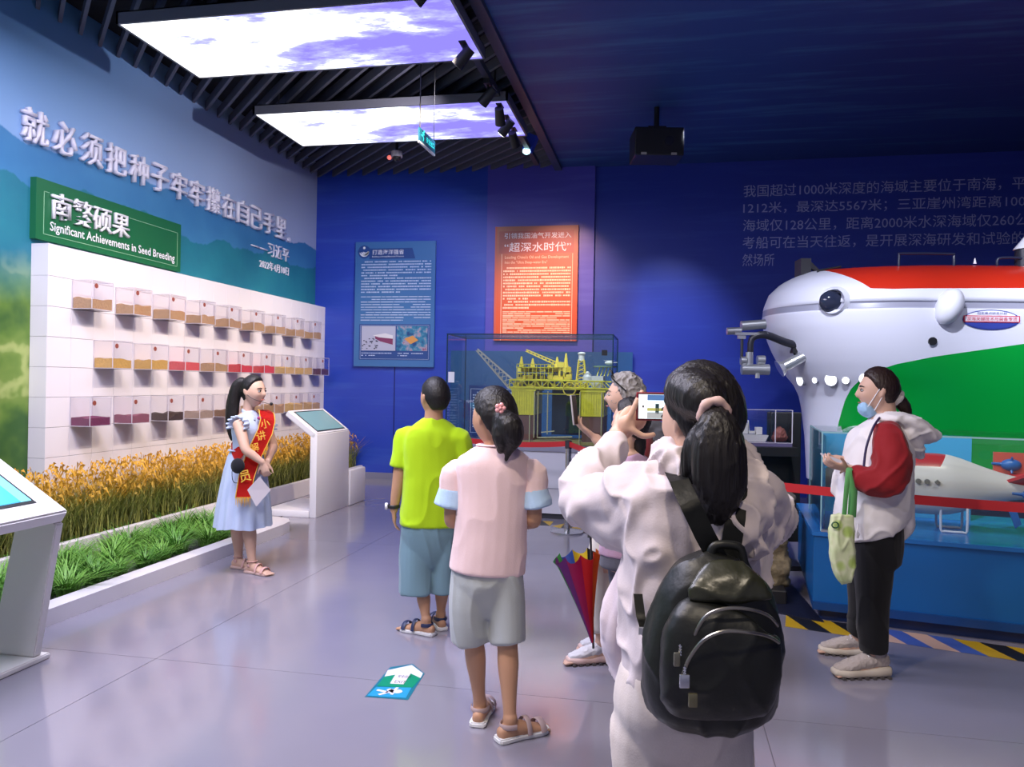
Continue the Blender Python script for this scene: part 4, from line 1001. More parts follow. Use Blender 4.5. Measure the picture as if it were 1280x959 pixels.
# flank emblem
pe = near(1241, 401)+V((-0.09, 0, 0)); bm = bmesh.new(); yv = pe.y-0.006
def oval(rx_, rz_, y_, z0f=-1, z1f=1, n=36):
    b2 = bmesh.new(); pts = []
    for i in range(n):
        a_ = 2*math.pi*i/n; zz = rz_*math.sin(a_)
        pts.append(V((pe.x+rx_*math.cos(a_), y_, pe.z+max(z0f*rz_, min(z1f*rz_, zz)))))
    poly(b2, pts); return b2
er = obj('emblem_rim', oval(0.235, 0.085, yv), mat('emblem_blue', (0.03, 0.05, 0.3), 0.4), t)
obj('emblem_field', oval(0.225, 0.077, yv-0.002, -0.3, 1), LETTER, er)
obj('emblem_base', oval(0.225, 0.077, yv-0.003, -1, -0.35), mat('emblem_blue', (0, 0, 0)), er)
obj('emblem_band', B(pe.x-0.23, pe.x+0.23, yv-0.006, yv-0.004, pe.z-0.022, pe.z+0.034), mat('emblem_red', (0.55, 0.02, 0.06), 0.4), er)
obj('emblem_band_field', B(pe.x-0.22, pe.x+0.22, yv-0.008, yv-0.006, pe.z-0.015, pe.z+0.027), mat('emblem_pink', (0.75, 0.65, 0.72), 0.4), er)
R3 = Matrix.Rotation(rz, 3, 'Z')
def sub_text(name, s_, x, z, wd, h, m):
    cu = bpy.data.curves.new('t', 'FONT'); cu.body = s_; oo = bpy.data.objects.new('t', cu); C.objects.link(oo)
    me = bpy.data.meshes.new_from_object(oo.evaluated_get(bpy.context.evaluated_depsgraph_get())); bpy.data.objects.remove(oo)
    xs = [v.co.x for v in me.vertices]; ys = [v.co.y for v in me.vertices]
    for v in me.vertices: v.co = V((x-wd/2+(v.co.x-min(xs))/(max(xs)-min(xs))*wd, yv-0.010, z-h/2+(v.co.y-min(ys))/(max(ys)-min(ys))*h))
    me.materials.clear(); me.materials.append(m); link(name, me, er)
sub_text('emblem_text', '深海关键技术与装备专项', pe.x, pe.z+0.006, 0.41, 0.032, mat('emblem_red', (0, 0, 0)))
sub_text('emblem_text', '国家重点研发计划', pe.x, pe.z+0.055, 0.24, 0.022, mat('emblem_blue', (0, 0, 0)))
# sub cradle
obj('cradle', B(0.6, 5.0, -0.5, 0.5, 0.0, ZBOT+0.02), mat('cradle_dark', (0.02, 0.03, 0.08), 0.5), t)

# ================================================================ BLUE PLINTH AND AUV CASE
po = ground(1.955, 4.93, 0); prz = YAW+math.radians(-9.0)
e1 = (ground(3.03, 4.50, 0)-po); prz = math.atan2(e1.y, e1.x)
PBL = mat('plinth_blue', (0.008, 0.125, 0.38), 0.28)
t = thing('blue_plinth', 'big glossy blue exhibition plinth with a dark kick strip', 'plinth', po, prz)
PLN = 3.2; PD = 1.25
bm = bmesh.new()
poly(bm, [V((0, 0, 0.12)), V((PLN, 0, 0.12)), V((PLN, PD, 0.12)), V((-0.12, PD, 0.12))], (0, 0, 0.42)); obj('body', bm, PBL, t)
bm = bmesh.new(); poly(bm, [V((-0.01, -0.012, 0.54)), V((PLN, -0.012, 0.54)), V((PLN, PD, 0.54)), V((-0.14, PD, 0.54))], (0, 0, 0.025)); obj('top_slab', bm, mat('plinth_top_blue', (0.02, 0.17, 0.50), 0.25), t)
bm = bmesh.new(); poly(bm, [V((0.0, -0.02, 0.07)), V((PLN, -0.02, 0.07)), V((PLN, PD, 0.07)), V((-0.1, PD, 0.07))], (0, 0, 0.05)); obj('lower_ledge', bm, mat('plinth_dark_blue', (0.008, 0.06, 0.22), 0.3), t)
bm = bmesh.new(); poly(bm, [V((0.04, 0.03, 0.0)), V((PLN, 0.03, 0.0)), V((PLN, PD, 0.0)), V((-0.02, PD, 0.0))], (0, 0, 0.07)); obj('kick_strip', bm, mat('plinth_kick', (0.004, 0.02, 0.10), 0.4), t)
t = thing('auv_case', 'low clear glass case over the white underwater vehicle on the blue plinth', 'display case', po+V((0, 0, 0.566)), prz)
HG = 0.63
for (a, b_) in (((0.04, 0.04), (PLN-0.05, 0.04)), ((-0.04, PD-0.28), (PLN-0.05, PD-0.28)), ((0.04, 0.04), (-0.04, PD-0.28))):
    a, b_ = V((*a, 0)), V((*b_, 0)); d = (b_-a).normalized(); n_ = V((-d.y, d.x, 0))*0.004
    bm = bmesh.new(); poly(bm, [a-n_+d*0.01, b_-n_, b_+n_, a+n_+d*0.01], (0, 0, HG)); obj('pane', bm, GLASS, t)
bm = bmesh.new(); poly(bm, [V((0.04, 0.04, HG)), V((PLN-0.05, 0.04, HG)), V((PLN-0.05, PD-0.28, HG)), V((-0.04, PD-0.28, HG))], (0, 0, 0.008)); obj('pane', bm, GLASS, t)
bm = bmesh.new(); GE = mat('pale_glass_edge', (0.35, 0.6, 0.62), 0.2)
for (x_, y_) in ((0.04, 0.04), (-0.04, PD-0.28)): box(bm, x_-0.004, x_+0.004, y_-0.004, y_+0.004, 0, HG)
box(bm, 0.04, PLN-0.05, 0.034, 0.044, HG, HG+0.01)
cyl(bm, (0.04, 0.04, HG+0.004), (-0.04, PD-0.28, HG+0.004), 0.005, n=6)
obj('glass_edges', bm, GE, t)
obj('corner_clip', B(0.04, 0.1, 0.0, 0.04, 0.0, 0.012), SILVER, t)
bd = thing('underwater_backdrop', 'cyan and deep blue underwater picture board behind the white vehicle', 'poster', po+V((0, 0, 0.566)), prz)
obj('board', B(0.02, 1.02, PD-0.325, PD-0.305, 0, 0.6), mat('backdrop_cyan', (0.05, 0.33, 0.56), 0.4), bd)
obj('left_board', B(-0.02, 0.018, PD-0.325, PD-0.305, 0, 0.6), mat('backdrop_deep', (0.02, 0.12, 0.3), 0.4), bd)
def reef_mat():
    m = bpy.data.materials.new('reef_print'); m.use_nodes = True; N, L = nt(m); tc = N.new('ShaderNodeTexCoord'); P = tc.outputs['Object']; sp = N.new('ShaderNodeSeparateXYZ'); L.new(P, sp.inputs[0])
    g = mixc(N, L, math_n(N, L, 'MULTIPLY_ADD', sp.outputs[2], 1.6, 0.05), (0.004, 0.02, 0.14), (0.03, 0.22, 0.36))
    n_ = noise_n(N, L, P, 13, 6, 0.7); k2 = ramp_n(N, L, n_, [(0.52, (0, 0, 0)), (0.6, (1, 1, 1))])
    c = mixc(N, L, k2, g, (0.03, 0.18, 0.28)); L.new(c, N['Principled BSDF'].inputs['Base Color']); return m
bm = bmesh.new(); poly(bm, [V((0.055, 0.08, 0.0)), V((-0.02, PD-0.33, 0.0)), V((-0.012, PD-0.33, 0.0)), V((0.063, 0.08, 0.0))], (0, 0, 0.61)); 
obj('side_board', bm, reef_mat(), bd)

# AUV
ao = po+V((0, 0, 0)); t = thing('underwater_vehicle', 'white torpedo-shaped underwater vehicle with red top patch and red tail fins', 'underwater vehicle', po+V((0, 0, 0.566)), prz)
ax_ = [(0.42, 0.02), (0.45, 0.06), (0.52, 0.10), (0.65, 0.15), (0.85, 0.19), (1.05, 0.2), (1.30, 0.2), (1.42, 0.18), (1.6, 0.125), (1.78, 0.08), (1.95, 0.06), (2.15, 0.05)]
ay, az = 0.45, 0.30
AX0 = -0.31; AS = 0.83
def axx(v_): return AX0+v_*AS
def auv_mat():
    m = bpy.data.materials.new('vehicle_paint'); m.use_nodes = True; N, L = nt(m); tc = N.new('ShaderNodeTexCoord'); sp = N.new('ShaderNodeSeparateXYZ'); L.new(tc.outputs['Object'], sp.inputs[0])
    a_ = math_n(N, L, 'GREATER_THAN', sp.outputs[2], az+0.125); b2 = math_n(N, L, 'LESS_THAN', math_n(N, L, 'MULTIPLY_ADD', sp.outputs[2], -0.6, sp.outputs[0]), axx(1.33)-0.6*(az+0.2))
    f = math_n(N, L, 'MULTIPLY', a_, b2); L.new(mixc(N, L, f, (0.74, 0.69, 0.63), (0.50, 0.02, 0.02)), N['Principled BSDF'].inputs['Base Color']); N['Principled BSDF'].inputs['Roughness'].default_value = 0.3; return m
bm = bmesh.new(); tube(bm, [(V((axx(a_), ay, az)), r_*0.85, r_) for a_, r_ in ax_], side=(0, 1, 0), n=32, k=4, cap=0.5); obj('hull', bm, auv_mat(), t, smooth=True)
for (sy, rot) in ((-1, 0.2), (1, -0.2)):
    bm = bmesh.new(); poly(bm, [V((axx(1.72), ay+sy*0.05, az+0.03)), V((axx(2.0), ay+sy*0.22, az+0.16)), V((axx(2.3), ay+sy*0.22, az+0.16)), V((axx(2.02), ay+sy*0.04, az+0.0))], (0, 0.0, 0.02)); obj('tail_fin', bm, RED, t)
bm = bmesh.new(); poly(bm, [V((axx(1.98), ay-0.22, az+0.165)), V((axx(2.0), ay-0.22, az+0.2)), V((axx(2.35), ay-0.22, az+0.22)), V((axx(2.3), ay-0.22, az+0.165))], (0, 0.03, 0)); obj('fin_tip', bm, mat('fin_pink', (0.75, 0.5, 0.42), 0.4), t)
bm = bmesh.new(); box(bm, axx(1.68), axx(1.9), ay+0.1, ay+0.12, az+0.06, az+0.22); obj('tail_fin', bm, mat('fin_orange', (0.6, 0.09, 0.05), 0.4), t)
bm = bmesh.new(); poly(bm, [V((axx(1.86), ay-0.1, az-0.12)), V((axx(1.98), ay-0.24, az-0.22)), V((axx(2.3), ay-0.24, az-0.2)), V((axx(2.2), ay-0.06, az-0.08))], (0, 0, 0.02)); obj('tail_fin', bm, mat('fin_pink', (0, 0, 0)), t)
BT = mat('thruster_blue', (0.02, 0.12, 0.38), 0.3)
for (x_, y_, z_) in ((1.88, -0.16, -0.02), (1.80, 0.1, 0.14)):
    c = V((axx(x_), ay+y_, az+z_)); bm = bmesh.new(); ball(bm, c, 0.06, 0.04, 0.04); cyl(bm, c, c+V((-0.11, 0, 0.005)), 0.016, 0.008)
    for k in range(3): a_ = k*2.09; cyl(bm, c, c+V((0, math.cos(a_)*0.06, math.sin(a_)*0.06)), 0.012, 0.006, 6)
    obj('thruster', bm, BT, t, smooth=True)
bm = bmesh.new(); poly(bm, [V((axx(1.74), ay-0.05, az-0.1)), V((axx(1.8), ay-0.05, az-0.12)), V((axx(1.84), ay-0.05, az-0.22)), V((axx(1.8), ay-0.05, az-0.25))], (0, 0.02, 0)); obj('rudder', bm, BT, t)
for x_ in (1.12, 1.18, 1.25):
    bm = bmesh.new(); cyl(bm, (axx(x_), ay-0.165, az+0.03), (axx(x_), ay-0.19, az+0.03), 0.017, n=14 if x_ < 1.2 else 4); obj('sensor_port', bm, mat('port_grey', (0.2, 0.19, 0.16), 0.3), t)
for x_ in (0.95, 1.38):
    q = [(V((axx(x_-0.09), ay-0.1, az-0.14)), 0.008), (V((axx(x_-0.09), ay-0.1, 0.02)), 0.008), (V((axx(x_-0.06), ay-0.1, 0.008)), 0.008), (V((axx(x_+0.06), ay-0.1, 0.008)), 0.008), (V((axx(x_+0.09), ay-0.1, 0.02)), 0.008), (V((axx(x_+0.09), ay-0.1, az-0.14)), 0.008)]
    obj('support_loop', T(q, n=8, k=2), SUBW, t, smooth=True)
    q2 = [(p+V((0, 0.2, 0)), r_) for p, r_ in q]; obj('support_loop', T(q2, n=8, k=2), SUBW, t, smooth=True)

# ================================================================ SMALL SHIP MODEL, STAND, ROCK
p = ground(1.90, 6.4, 0)
t = thing('ship_stand', 'black stand with shelves left of the submersible', 'stand', p, YAW)
obj('table_top', B(-0.62, 0.42, -0.2, 0.25, 0.93, 1.0), BLACK, t); obj('column', B(0.10, 0.40, -0.05, 0.25, 0.0, 0.93), BLACK, t)
obj('shelf', B(-0.3, 0.1, -0.1, 0.2, 0.72, 0.75), DARKMET, t); bm = bmesh.new(); cyl(bm, (0.02, -0.1, 0.3), (0.02, -0.1, 0.93), 0.012); obj('pole', bm, SILVER, t)
obj('rear_screen', B(0.26, 0.52, 0.0, 0.1, 0.2, 1.28, bev=0.01), BLACK, t); obj('foot', B(-0.4, 0.5, -0.18, 0.3, 0, 0.04), BLACK, t)
obj('left_leg', B(-0.58, -0.52, -0.05, 0.05, 0.04, 0.93), BLACK, t)
t2 = thing('ship_model_case', 'small clear acrylic case holding a white ship model on the black stand', 'display case', p+V((0, 0, 1.001)), YAW)
zb_, zh = 0.03, 0.27
for a in ((-0.42, 0.40, -0.12, -0.116), (-0.42, 0.40, 0.116, 0.12)): obj('pane', B(a[0], a[1], a[2], a[3], zb_, zb_+zh), ACRYL, t2)
for x_ in (-0.42, 0.26, 0.396): obj('pane', B(x_, x_+0.004, -0.115, 0.115, zb_, zb_+zh), ACRYL, t2)
bm = bmesh.new()
for x_ in (-0.42, 0.26, 0.398): box(bm, x_-0.003, x_+0.003, -0.122, -0.116, zb_, zb_+zh)
for z_ in (zb_, zb_+zh): box(bm, -0.42, 0.40, -0.122, -0.116, z_-0.002, z_+0.002)
obj('case_edges', bm, mat('acrylic_edge', (0, 0, 0)), t2); obj('case_base', B(-0.42, 0.40, -0.12, 0.12, 0, zb_), mat('base_plum', (0.12, 0.10, 0.2), 0.3), t2)
t3 = thing('ship_model', 'tiny white ship model with masts inside the acrylic case', 'model', p+RT*0.15+V((0, 0, 1.032)), YAW); t3.scale = (0.85, 0.85, 1.1)
bm = bmesh.new(); poly(bm, [V((-0.24, -0.04, 0.06)), V((0.1, -0.04, 0.05)), V((0.07, -0.03, 0.0)), V((-0.16, -0.03, 0.0))], (0, 0.07, 0)); obj('ship_hull', bm, RIGW, t3)
bm = bmesh.new(); box(bm, -0.16, -0.1, -0.03, 0.02, 0.06, 0.14); box(bm, -0.02, 0.04, -0.03, 0.02, 0.055, 0.11); box(bm, -0.09, -0.03, -0.03, 0.02, 0.06, 0.08); cyl(bm, (-0.12, 0, 0.14), (-0.12, 0, 0.2), 0.006, n=8); cyl(bm, (-0.08, 0, 0.08), (-0.09, 0, 0.16), 0.006, n=8); obj('superstructure', bm, RIGW, t3)
t4 = thing('coral_model', 'small reddish brown model beside the ship in the acrylic case', 'model', p+RT*0.335+V((0, 0, 1.032)), YAW); t4.scale = (0.6, 0.8, 0.9)
bm = bmesh.new(); ball(bm, (0, 0, 0.07), 0.09, 0.06, 0.07); ball(bm, (0.05, 0, 0.05), 0.06, 0.05, 0.05); ball(bm, (-0.06, 0, 0.04), 0.05, 0.05, 0.04)
fu = fuse('lump', bm, mat('coral_brown', (0.25, 0.08, 0.06), 0.7, bump=0.5, scale=30), None, 0.008, 2, (0.01, 22, (1, 1, 1))); fu.parent = t4
# rock
rk = ground(1.84, 5.55, 0)
t = thing('rock_block', 'rough brown rock block on a dark base beside the blue plinth', 'rock', rk)
bm = bmesh.new(); box(bm, -0.3, 0.13, -0.14, 0.18, 0.12, 0.66); box(bm, -0.34, 0.15, -0.17, 0.2, 0.1, 0.28); ball(bm, (-0.08, 0.02, 0.62), 0.26, 0.17, 0.1)
fu = fuse('stone', bm, mat('rock_brown', (0.17, 0.13, 0.07), 0.9, bump=0.8, scale=40, vary=0.6), None, 0.014, 1, (0.03, 9, (1, 1, 1))); fu.parent = t
obj('base', B(-0.45, 0.12, -0.3, 0.24, 0.0, 0.1, bev=0.01), BLACK, t)
obj('top_stone', B(-0.1, 0.2, -0.12, 0.1, 0.69, 0.73, bev=0.015), mat('rock_grey', (0.14, 0.12, 0.10), 0.9), t)

# ================================================================ BARRIER AND TAPE
posts = [ground(-0.62, 8.15), ground(0.575, 7.68), ground(1.20, 5.10), ground(3.42, 3.72)]
plab = ['steel barrier post hidden behind the two children', 'steel barrier post with round foot beside the photographing woman', 'steel barrier post behind the woman with the backpack', 'steel barrier post at the right end of the red belt']
for p, lb in zip(posts, plab):
    t = thing('barrier_post', lb, 'barrier post', p, 0, 'belt barrier posts')
    bm = bmesh.new(); cyl(bm, (0, 0, 0), (0, 0, 0.015), 0.165, n=36); cyl(bm, (0, 0, 0.015), (0, 0, 0.03), 0.16, 0.05, 36); obj('foot', bm, CHROME, t, smooth=True)
    bm = bmesh.new(); cyl(bm, (0, 0, 0.03), (0, 0, 0.84), 0.03, n=24); obj('pole', bm, CHROME, t, smooth=True)
    bm = bmesh.new(); cyl(bm, (0, 0, 0.84), (0, 0, 0.92), 0.034, n=24); obj('belt_head', bm, DARKMET, t, smooth=True)
BELT = mat('belt_red', (0.52, 0.015, 0.02), 0.5)
blab = ['red barrier belt in front of the oil platform plinth', 'red barrier belt running behind the woman with the backpack', 'red barrier belt crossing in front of the blue plinth']
for a, b_, lb in zip(posts, posts[1:], blab):
    d = (b_-a); n_ = V((-d.y, d.x, 0)).normalized()*0.0015; q = []
    bm = bmesh.new(); prev = None
    for i in range(17):
        u = i/16; c = a+d*(0.035/d.length+(1-0.07/d.length)*u); zz = 0.885-0.03*4*u*(1-u)
        ring = [bm.verts.new(c+n_+V((0, 0, zz-0.027))), bm.verts.new(c-n_+V((0, 0, zz-0.027))), bm.verts.new(c-n_+V((0, 0, zz+0.027))), bm.verts.new(c+n_+V((0, 0, zz+0.027)))]
        if prev:
            for j in range(4): bm.faces.new((prev[j], prev[(j+1) % 4], ring[(j+1) % 4], ring[j]))
        prev = ring
    o = obj('barrier_belt', bm, BELT); tag(o, lb, 'barrier belt', 'red barrier belts')
YT = mat('tape_yellow', (0.58, 0.36, 0.01), 0.4); BT_ = mat('tape_black', (0.012, 0.012, 0.016), 0.4)
PT = mat('tape_peach', (0.66, 0.42, 0.30), 0.4); UT = mat('tape_blue', (0.06, 0.12, 0.42), 0.4)
def tape(a, b_, wd, label, odd=None, z=0.001, pitch=0.135, slope=0.16):
    a, b_ = V(a), V(b_); t = thing('hazard_tape', label, 'floor tape', a, 0, 'hazard tape strips'); d = (b_-a); L_ = d.length; d.normalize(); n_ = V((-d.y, d.x, 0))*wd
    n = int(L_/pitch)
    for i in range(-1, n+1):
        s0, s1 = i*pitch, (i+1)*pitch
        def cl(v): return max(0, min(L_, v))
        q = [d*cl(s0+slope), d*cl(s1+slope), d*cl(s1)+n_, d*cl(s0)+n_]
        if (q[1]-q[0]).length < 1e-4 and (q[2]-q[3]).length < 1e-4: continue
        bm = bmesh.new(); bm.faces.new([bm.verts.new(p+V((0, 0, z))) for p in q])
        m = (YT if i % 2 else BT_)
        if odd and odd[0] <= i <= odd[1]: m = PT if i % 2 else UT
        bmesh.ops.remove_doubles(bm, verts=bm.verts[:], dist=1e-5)
        if bm.faces: obj('stripe', bm, m, t)
        else: bm.free()
A0 = ground(1.70, 4.78); B0 = ground(3.40, 3.94)
tape(A0, B0, 0.26, 'black and yellow hazard tape on the floor along the blue plinth', (3, 6))
tape(ground(-1.15, 8.35), ground(0.42, 8.02), 0.26, 'black and yellow hazard tape on the floor before the platform plinth')
tape(ground(0.42, 8.02), ground(1.05, 7.3), 0.22, 'short black and yellow hazard tape turning away beside the barrier post foot')
dk = obj('floor_mat', B(0, 1, 0, 1, 0, 0.006), BLACK); bpy.data.objects.remove(dk)
bm = bmesh.new(); poly(bm, [ground(1.45, 5.3), ground(2.0, 4.86), ground(2.3, 7.0), ground(1.0, 7.0)], (0, 0, 0.008)); o = obj('floor_mat', bm, mat('mat_dark', (0.01, 0.012, 0.03), 0.35)); tag(o, 'dark navy floor covering under the rock and the black stand', 'floor mat')
# ================================================================ PEOPLE
def unit(v): return V(v).normalized()
def skinmat(name, c): return mat(name, c, 0.5, bump=0.05, scale=120, spec=0.35)
def hairmat(name, c, r=0.45): return mat(name, c, r, bump=0.35, spec=0.35, scale=60, stretch=(2.2, 2.2, 0.12), vary=0.3)
def cloth(name, c, r=0.85, b=0.15): return mat(name, c, r, bump=b, scale=220, sheen=0.15, spec=0.2)
def head_pt(d, s, chin=1.0):
    "head surface in head space (x right, y face, z up) for direction d"
    x, y, z = d
    px, py, pz = x*0.074, y*0.094, z*0.113
    if z < 0:
        t = -z
        px *= 1-0.30*t*t if y > -0.2 else 1-0.38*t
        if y < 0: py *= 1-0.45*t
        else: py *= 1-0.10*t
    if z > 0 and y > 0: py *= 1-0.12*z
    if y > 0.5:
        def g(cx, cz, sx, sz): return math.exp(-((x*0.074-cx)/sx)**2-((z*0.113-cz)/sz)**2)
        py += 0.022*g(0, -0.024, 0.010, 0.016)+0.010*g(0, -0.004, 0.008, 0.018)
        py -= 0.008*(g(0.031, 0.004, 0.016, 0.011)+g(-0.031, 0.004, 0.016, 0.011))
        py += 0.004*(g(0.03, 0.024, 0.022, 0.008)+g(-0.03, 0.024, 0.022, 0.008))
        py += 0.007*g(0, -0.055, 0.02, 0.007)+0.006*g(0, -0.067, 0.016, 0.006)-0.004*g(0, -0.075, 0.02, 0.005)
        py += 0.008*g(0, -0.092, 0.018, 0.014)
        py += 0.004*(g(0.045, -0.025, 0.02, 0.02)+g(-0.045, -0.025, 0.02, 0.02))
    return V((px, py, pz))*s
class Head:
    def __init__(s, c, f, scale=1.0, up=(0, 0, 1)):
        s.c = V(c); s.s = scale; u = unit(up); f = V(f); f = (f-u*f.dot(u)).normalized(); r = f.cross(u)
        s.M = Matrix((r, f, u)).transposed()
    def w(s, p): return s.c+s.M @ V(p)
    def build(s, bm, ears=True):
        o = bmesh.ops.create_uvsphere(bm, u_segments=48, v_segments=36, radius=1.0)['verts']
        for v in o: v.co = s.w(head_pt(v.co.normalized(), s.s))
        if ears:
            for sx in (-1, 1):
                tube(bm, [(s.w(V((sx*0.070, -0.002, 0.018))*s.s), 0.010*s.s, 0.006*s.s), (s.w(V((sx*0.080, -0.012, 0.016))*s.s), 0.013*s.s, 0.006*s.s), (s.w(V((sx*0.080, -0.012, -0.008))*s.s), 0.012*s.s, 0.006*s.s), (s.w(V((sx*0.072, -0.002, -0.028))*s.s), 0.007*s.s, 0.006*s.s)], side=s.M @ V((0, 1, 0)), n=10, k=2)
    def face(s, root, hair, lip=(0.42, 0.13, 0.11)):
        k = s.s
        for sx in (-1, 1):
            bm = bmesh.new(); ball(bm, s.w(V((sx*0.030, 0.0775, 0.004))*k), 0.0125*k, 0.0095*k, 0.0065*k, s.M, 14, 8); ey = flatmesh('eye', bm, mat('eye_white', (0.6, 0.58, 0.56), 0.2), root)
            bm = bmesh.new(); ball(bm, s.w(V((sx*0.030, 0.0855, 0.004))*k), 0.0055*k, 0.003*k, 0.0055*k, s.M, 12, 8); flatmesh('iris', bm, mat('iris_dark', (0.015, 0.01, 0.008), 0.15), ey)
            flatmesh('eyebrow', T([(s.w(V((sx*0.014, 0.0885, 0.022))*k), 0.0016*k, 0.0028*k), (s.w(V((sx*0.030, 0.087, 0.027))*k), 0.0016*k, 0.003*k), (s.w(V((sx*0.048, 0.073, 0.022))*k), 0.001*k, 0.0015*k)], n=8), hair, root)
            flatmesh('eyelid', T([(s.w(V((sx*0.017, 0.084, 0.006))*k), 0.0015*k), (s.w(V((sx*0.030, 0.087, 0.011))*k), 0.002*k), (s.w(V((sx*0.044, 0.078, 0.007))*k), 0.0015*k)], n=8), hair, root)
        flatmesh('lips', T([(s.w(V((-0.02, 0.083, -0.060))*k), 0.002*k), (s.w(V((-0.008, 0.0925, -0.0585))*k), 0.004*k, 0.003*k), (s.w(V((0.008, 0.0925, -0.0585))*k), 0.004*k, 0.003*k), (s.w(V((0.02, 0.083, -0.060))*k), 0.002*k)], n=10), mat('lips', lip, 0.4), root)
    def cap(s, bm, thick=0.014, line=0.35, back=-1.2, side=-0.1, puff=0):
        "hair shell: covers the scalp down to the hairline"
        o = bmesh.ops.create_uvsphere(bm, u_segments=56, v_segments=40, radius=1.0)['verts']
        for v in o:
            d = v.co.normalized(); x, y, z = d
            # hairline height as function of facing
            if y > -0.1:
                q_ = min(1, (y+0.1)/0.8); q_ = q_*q_*(3-2*q_); hl = (side-0.12)+(line+0.22-side+0.12)*q_
            else: hl = max(back, side-0.12+(y+0.1)*1.6)
            m = max(0, min(1, (z-hl)/0.22+0.35)); m = m*m*(3-2*m); p = head_pt(d, s.s)
            t = thick*(1+puff*max(0, z))
            v.co = s.w(p*(0.93)+ (p*0.07+d*t)*m) if m < 1 else s.w(p+d*t)
def finger(bm, b, f, n, L, r, curl, spread=0.0, t=None):
    d = (f+(t*spread if t else V((0, 0, 0)))).normalized(); p = V(b); pts = [(p-d*0.012, r*1.05), (p, r*1.05)]; ax = d.cross(n).normalized()
    for i, (seg, rr_) in enumerate(((0.45, 1.0), (0.32, 0.92), (0.25, 0.8))):
        ang = curl*(0.7 if i == 0 else 1.0)
        d = (Matrix.Rotation(ang, 3, ax) @ d).normalized(); p = p+d*L*seg; pts.append((p.copy(), r*rr_))
    tube(bm, pts, n=10, k=2, cap=0.8)
def hand(bm, w, f, n, side, s=1.0, curl=0.5, thumb=(0.7, 0.8, 0.25), curls=None):
    "w wrist, f finger direction, n palm normal, side=+1 if thumb lies along f x n"
    w = V(w); f = unit(f); n = V(n); n = (n-f*n.dot(f)).normalized(); t = f.cross(n)*side
    tube(bm, [(w-f*0.02*s, 0.026*s, 0.019*s), (w+f*0.02*s, 0.030*s, 0.016*s), (w+f*0.055*s, 0.038*s, 0.014*s), (w+f*0.084*s, 0.038*s, 0.012*s)], side=t, n=16, k=2)
    for i, (o, L) in enumerate(((0.029, 0.068), (0.010, 0.076), (-0.010, 0.071), (-0.028, 0.056))):
        finger(bm, w+(f*0.086+t*o)*s, f, n, L*s, 0.0078*s, (curls[i] if curls else curl), o*4, t)
    d = unit(f*thumb[0]+t*thumb[1]+n*thumb[2]); b = w+(f*0.028+t*0.026)*s
    d2 = unit(d+f*0.5)
    tube(bm, [(b-d*0.015*s, 0.013*s), (b+d*0.022*s, 0.012*s), (b+d*0.044*s+d2*0.004*s, 0.0095*s), (b+d*0.046*s+d2*0.028*s, 0.0078*s)], n=10, k=2, cap=0.8)
def limb(bm, pts, s=1.0, **k): tube(bm, [(p, r*s) for p, r in pts], **k)
def leg_pts(hip, knee, ankle, s=1.0, thick=1.0):
    hip, knee, ankle = V(hip), V(knee), V(ankle); m = s*thick
    return [(hip, 0.088*m), (hip.lerp(knee, 0.5), 0.072*m), (knee, 0.054*m), (knee.lerp(ankle, 0.28), 0.055*m), (knee.lerp(ankle, 0.7), 0.038*m), (ankle, 0.033*m)]
def foot(bm, ankle, toe, s=1.0):
    a = V(ankle); d = V(toe); d.z = 0; d.normalize(); g = V((a.x, a.y, 0))
    side = d.cross(UP)
    tube(bm, [(g-d*0.045*s+UP*0.035*s, 0.028*s, 0.032*s), (g+d*0.02*s+UP*0.045*s, 0.033*s, 0.042*s), (g+d*0.09*s+UP*0.032*s, 0.040*s, 0.028*s), (g+d*0.15*s+UP*0.022*s, 0.042*s, 0.018*s), (g+d*0.178*s+UP*0.018*s, 0.032*s, 0.012*s)], side=side, n=14, k=2)
    for i in range(5):
        o = (i-2)*0.016*s; l = (0.205, 0.208, 0.202, 0.195, 0.185)[i]*s
        b = g+d*0.165*s+side*o+UP*0.018*s; tube(bm, [(b, 0.009*s), (g+d*l+side*o*1.05+UP*0.013*s, 0.0085*s)], n=8, k=1, cap=0.8)
    tube(bm, [(a+UP*0.02, 0.034*s), (a, 0.033*s), (g+UP*0.04*s, 0.034*s)], n=12, k=2)
def sole(g, d, L, W_, h, z0=0.0, heel=None, th=0):
    g = V((g.x, g.y, 0)); d = V((d.x, d.y, 0)).normalized(); sd = d.cross(UP); heel = 0.26*L if heel is None else heel; bm = bmesh.new()
    pr = [(0, .28), (.02, .36), (.1, .42), (.25, .40), (.45, .38), (.65, .47), (.8, .5), (.92, .42), (.98, .25), (1, .1)]
    P = [g-d*heel+d*L*u+sd*W_*v+UP*z0 for u, v in pr]+[g-d*heel+d*L*u-sd*W_*v+UP*z0 for u, v in pr[::-1]]
    poly(bm, P, (0, 0, h)); bmesh.ops.recalc_face_normals(bm, faces=bm.faces[:])
    try: bmesh.ops.bevel(bm, geom=bm.edges[:], offset=min(h*0.25, 0.006), segments=2, affect='EDGES')
    except Exception: pass
    return bm
def strap(g, d, at, z, w_, r, m, root, name='strap', tall=0.02):
    "band arching over the foot"
    g = V((g.x, g.y, 0)); d = V((d.x, d.y, 0)).normalized(); sd = d.cross(UP); q = []
    for i in range(9):
        a = math.pi*i/8; q.append((g+d*at+sd*w_*math.cos(a)+UP*(0.02+z*math.sin(a)), tall*0.5, r))
    bm = bmesh.new(); tube(bm, q, side=d, n=8, k=1, cap=0); flatmesh(name, bm, m, root)
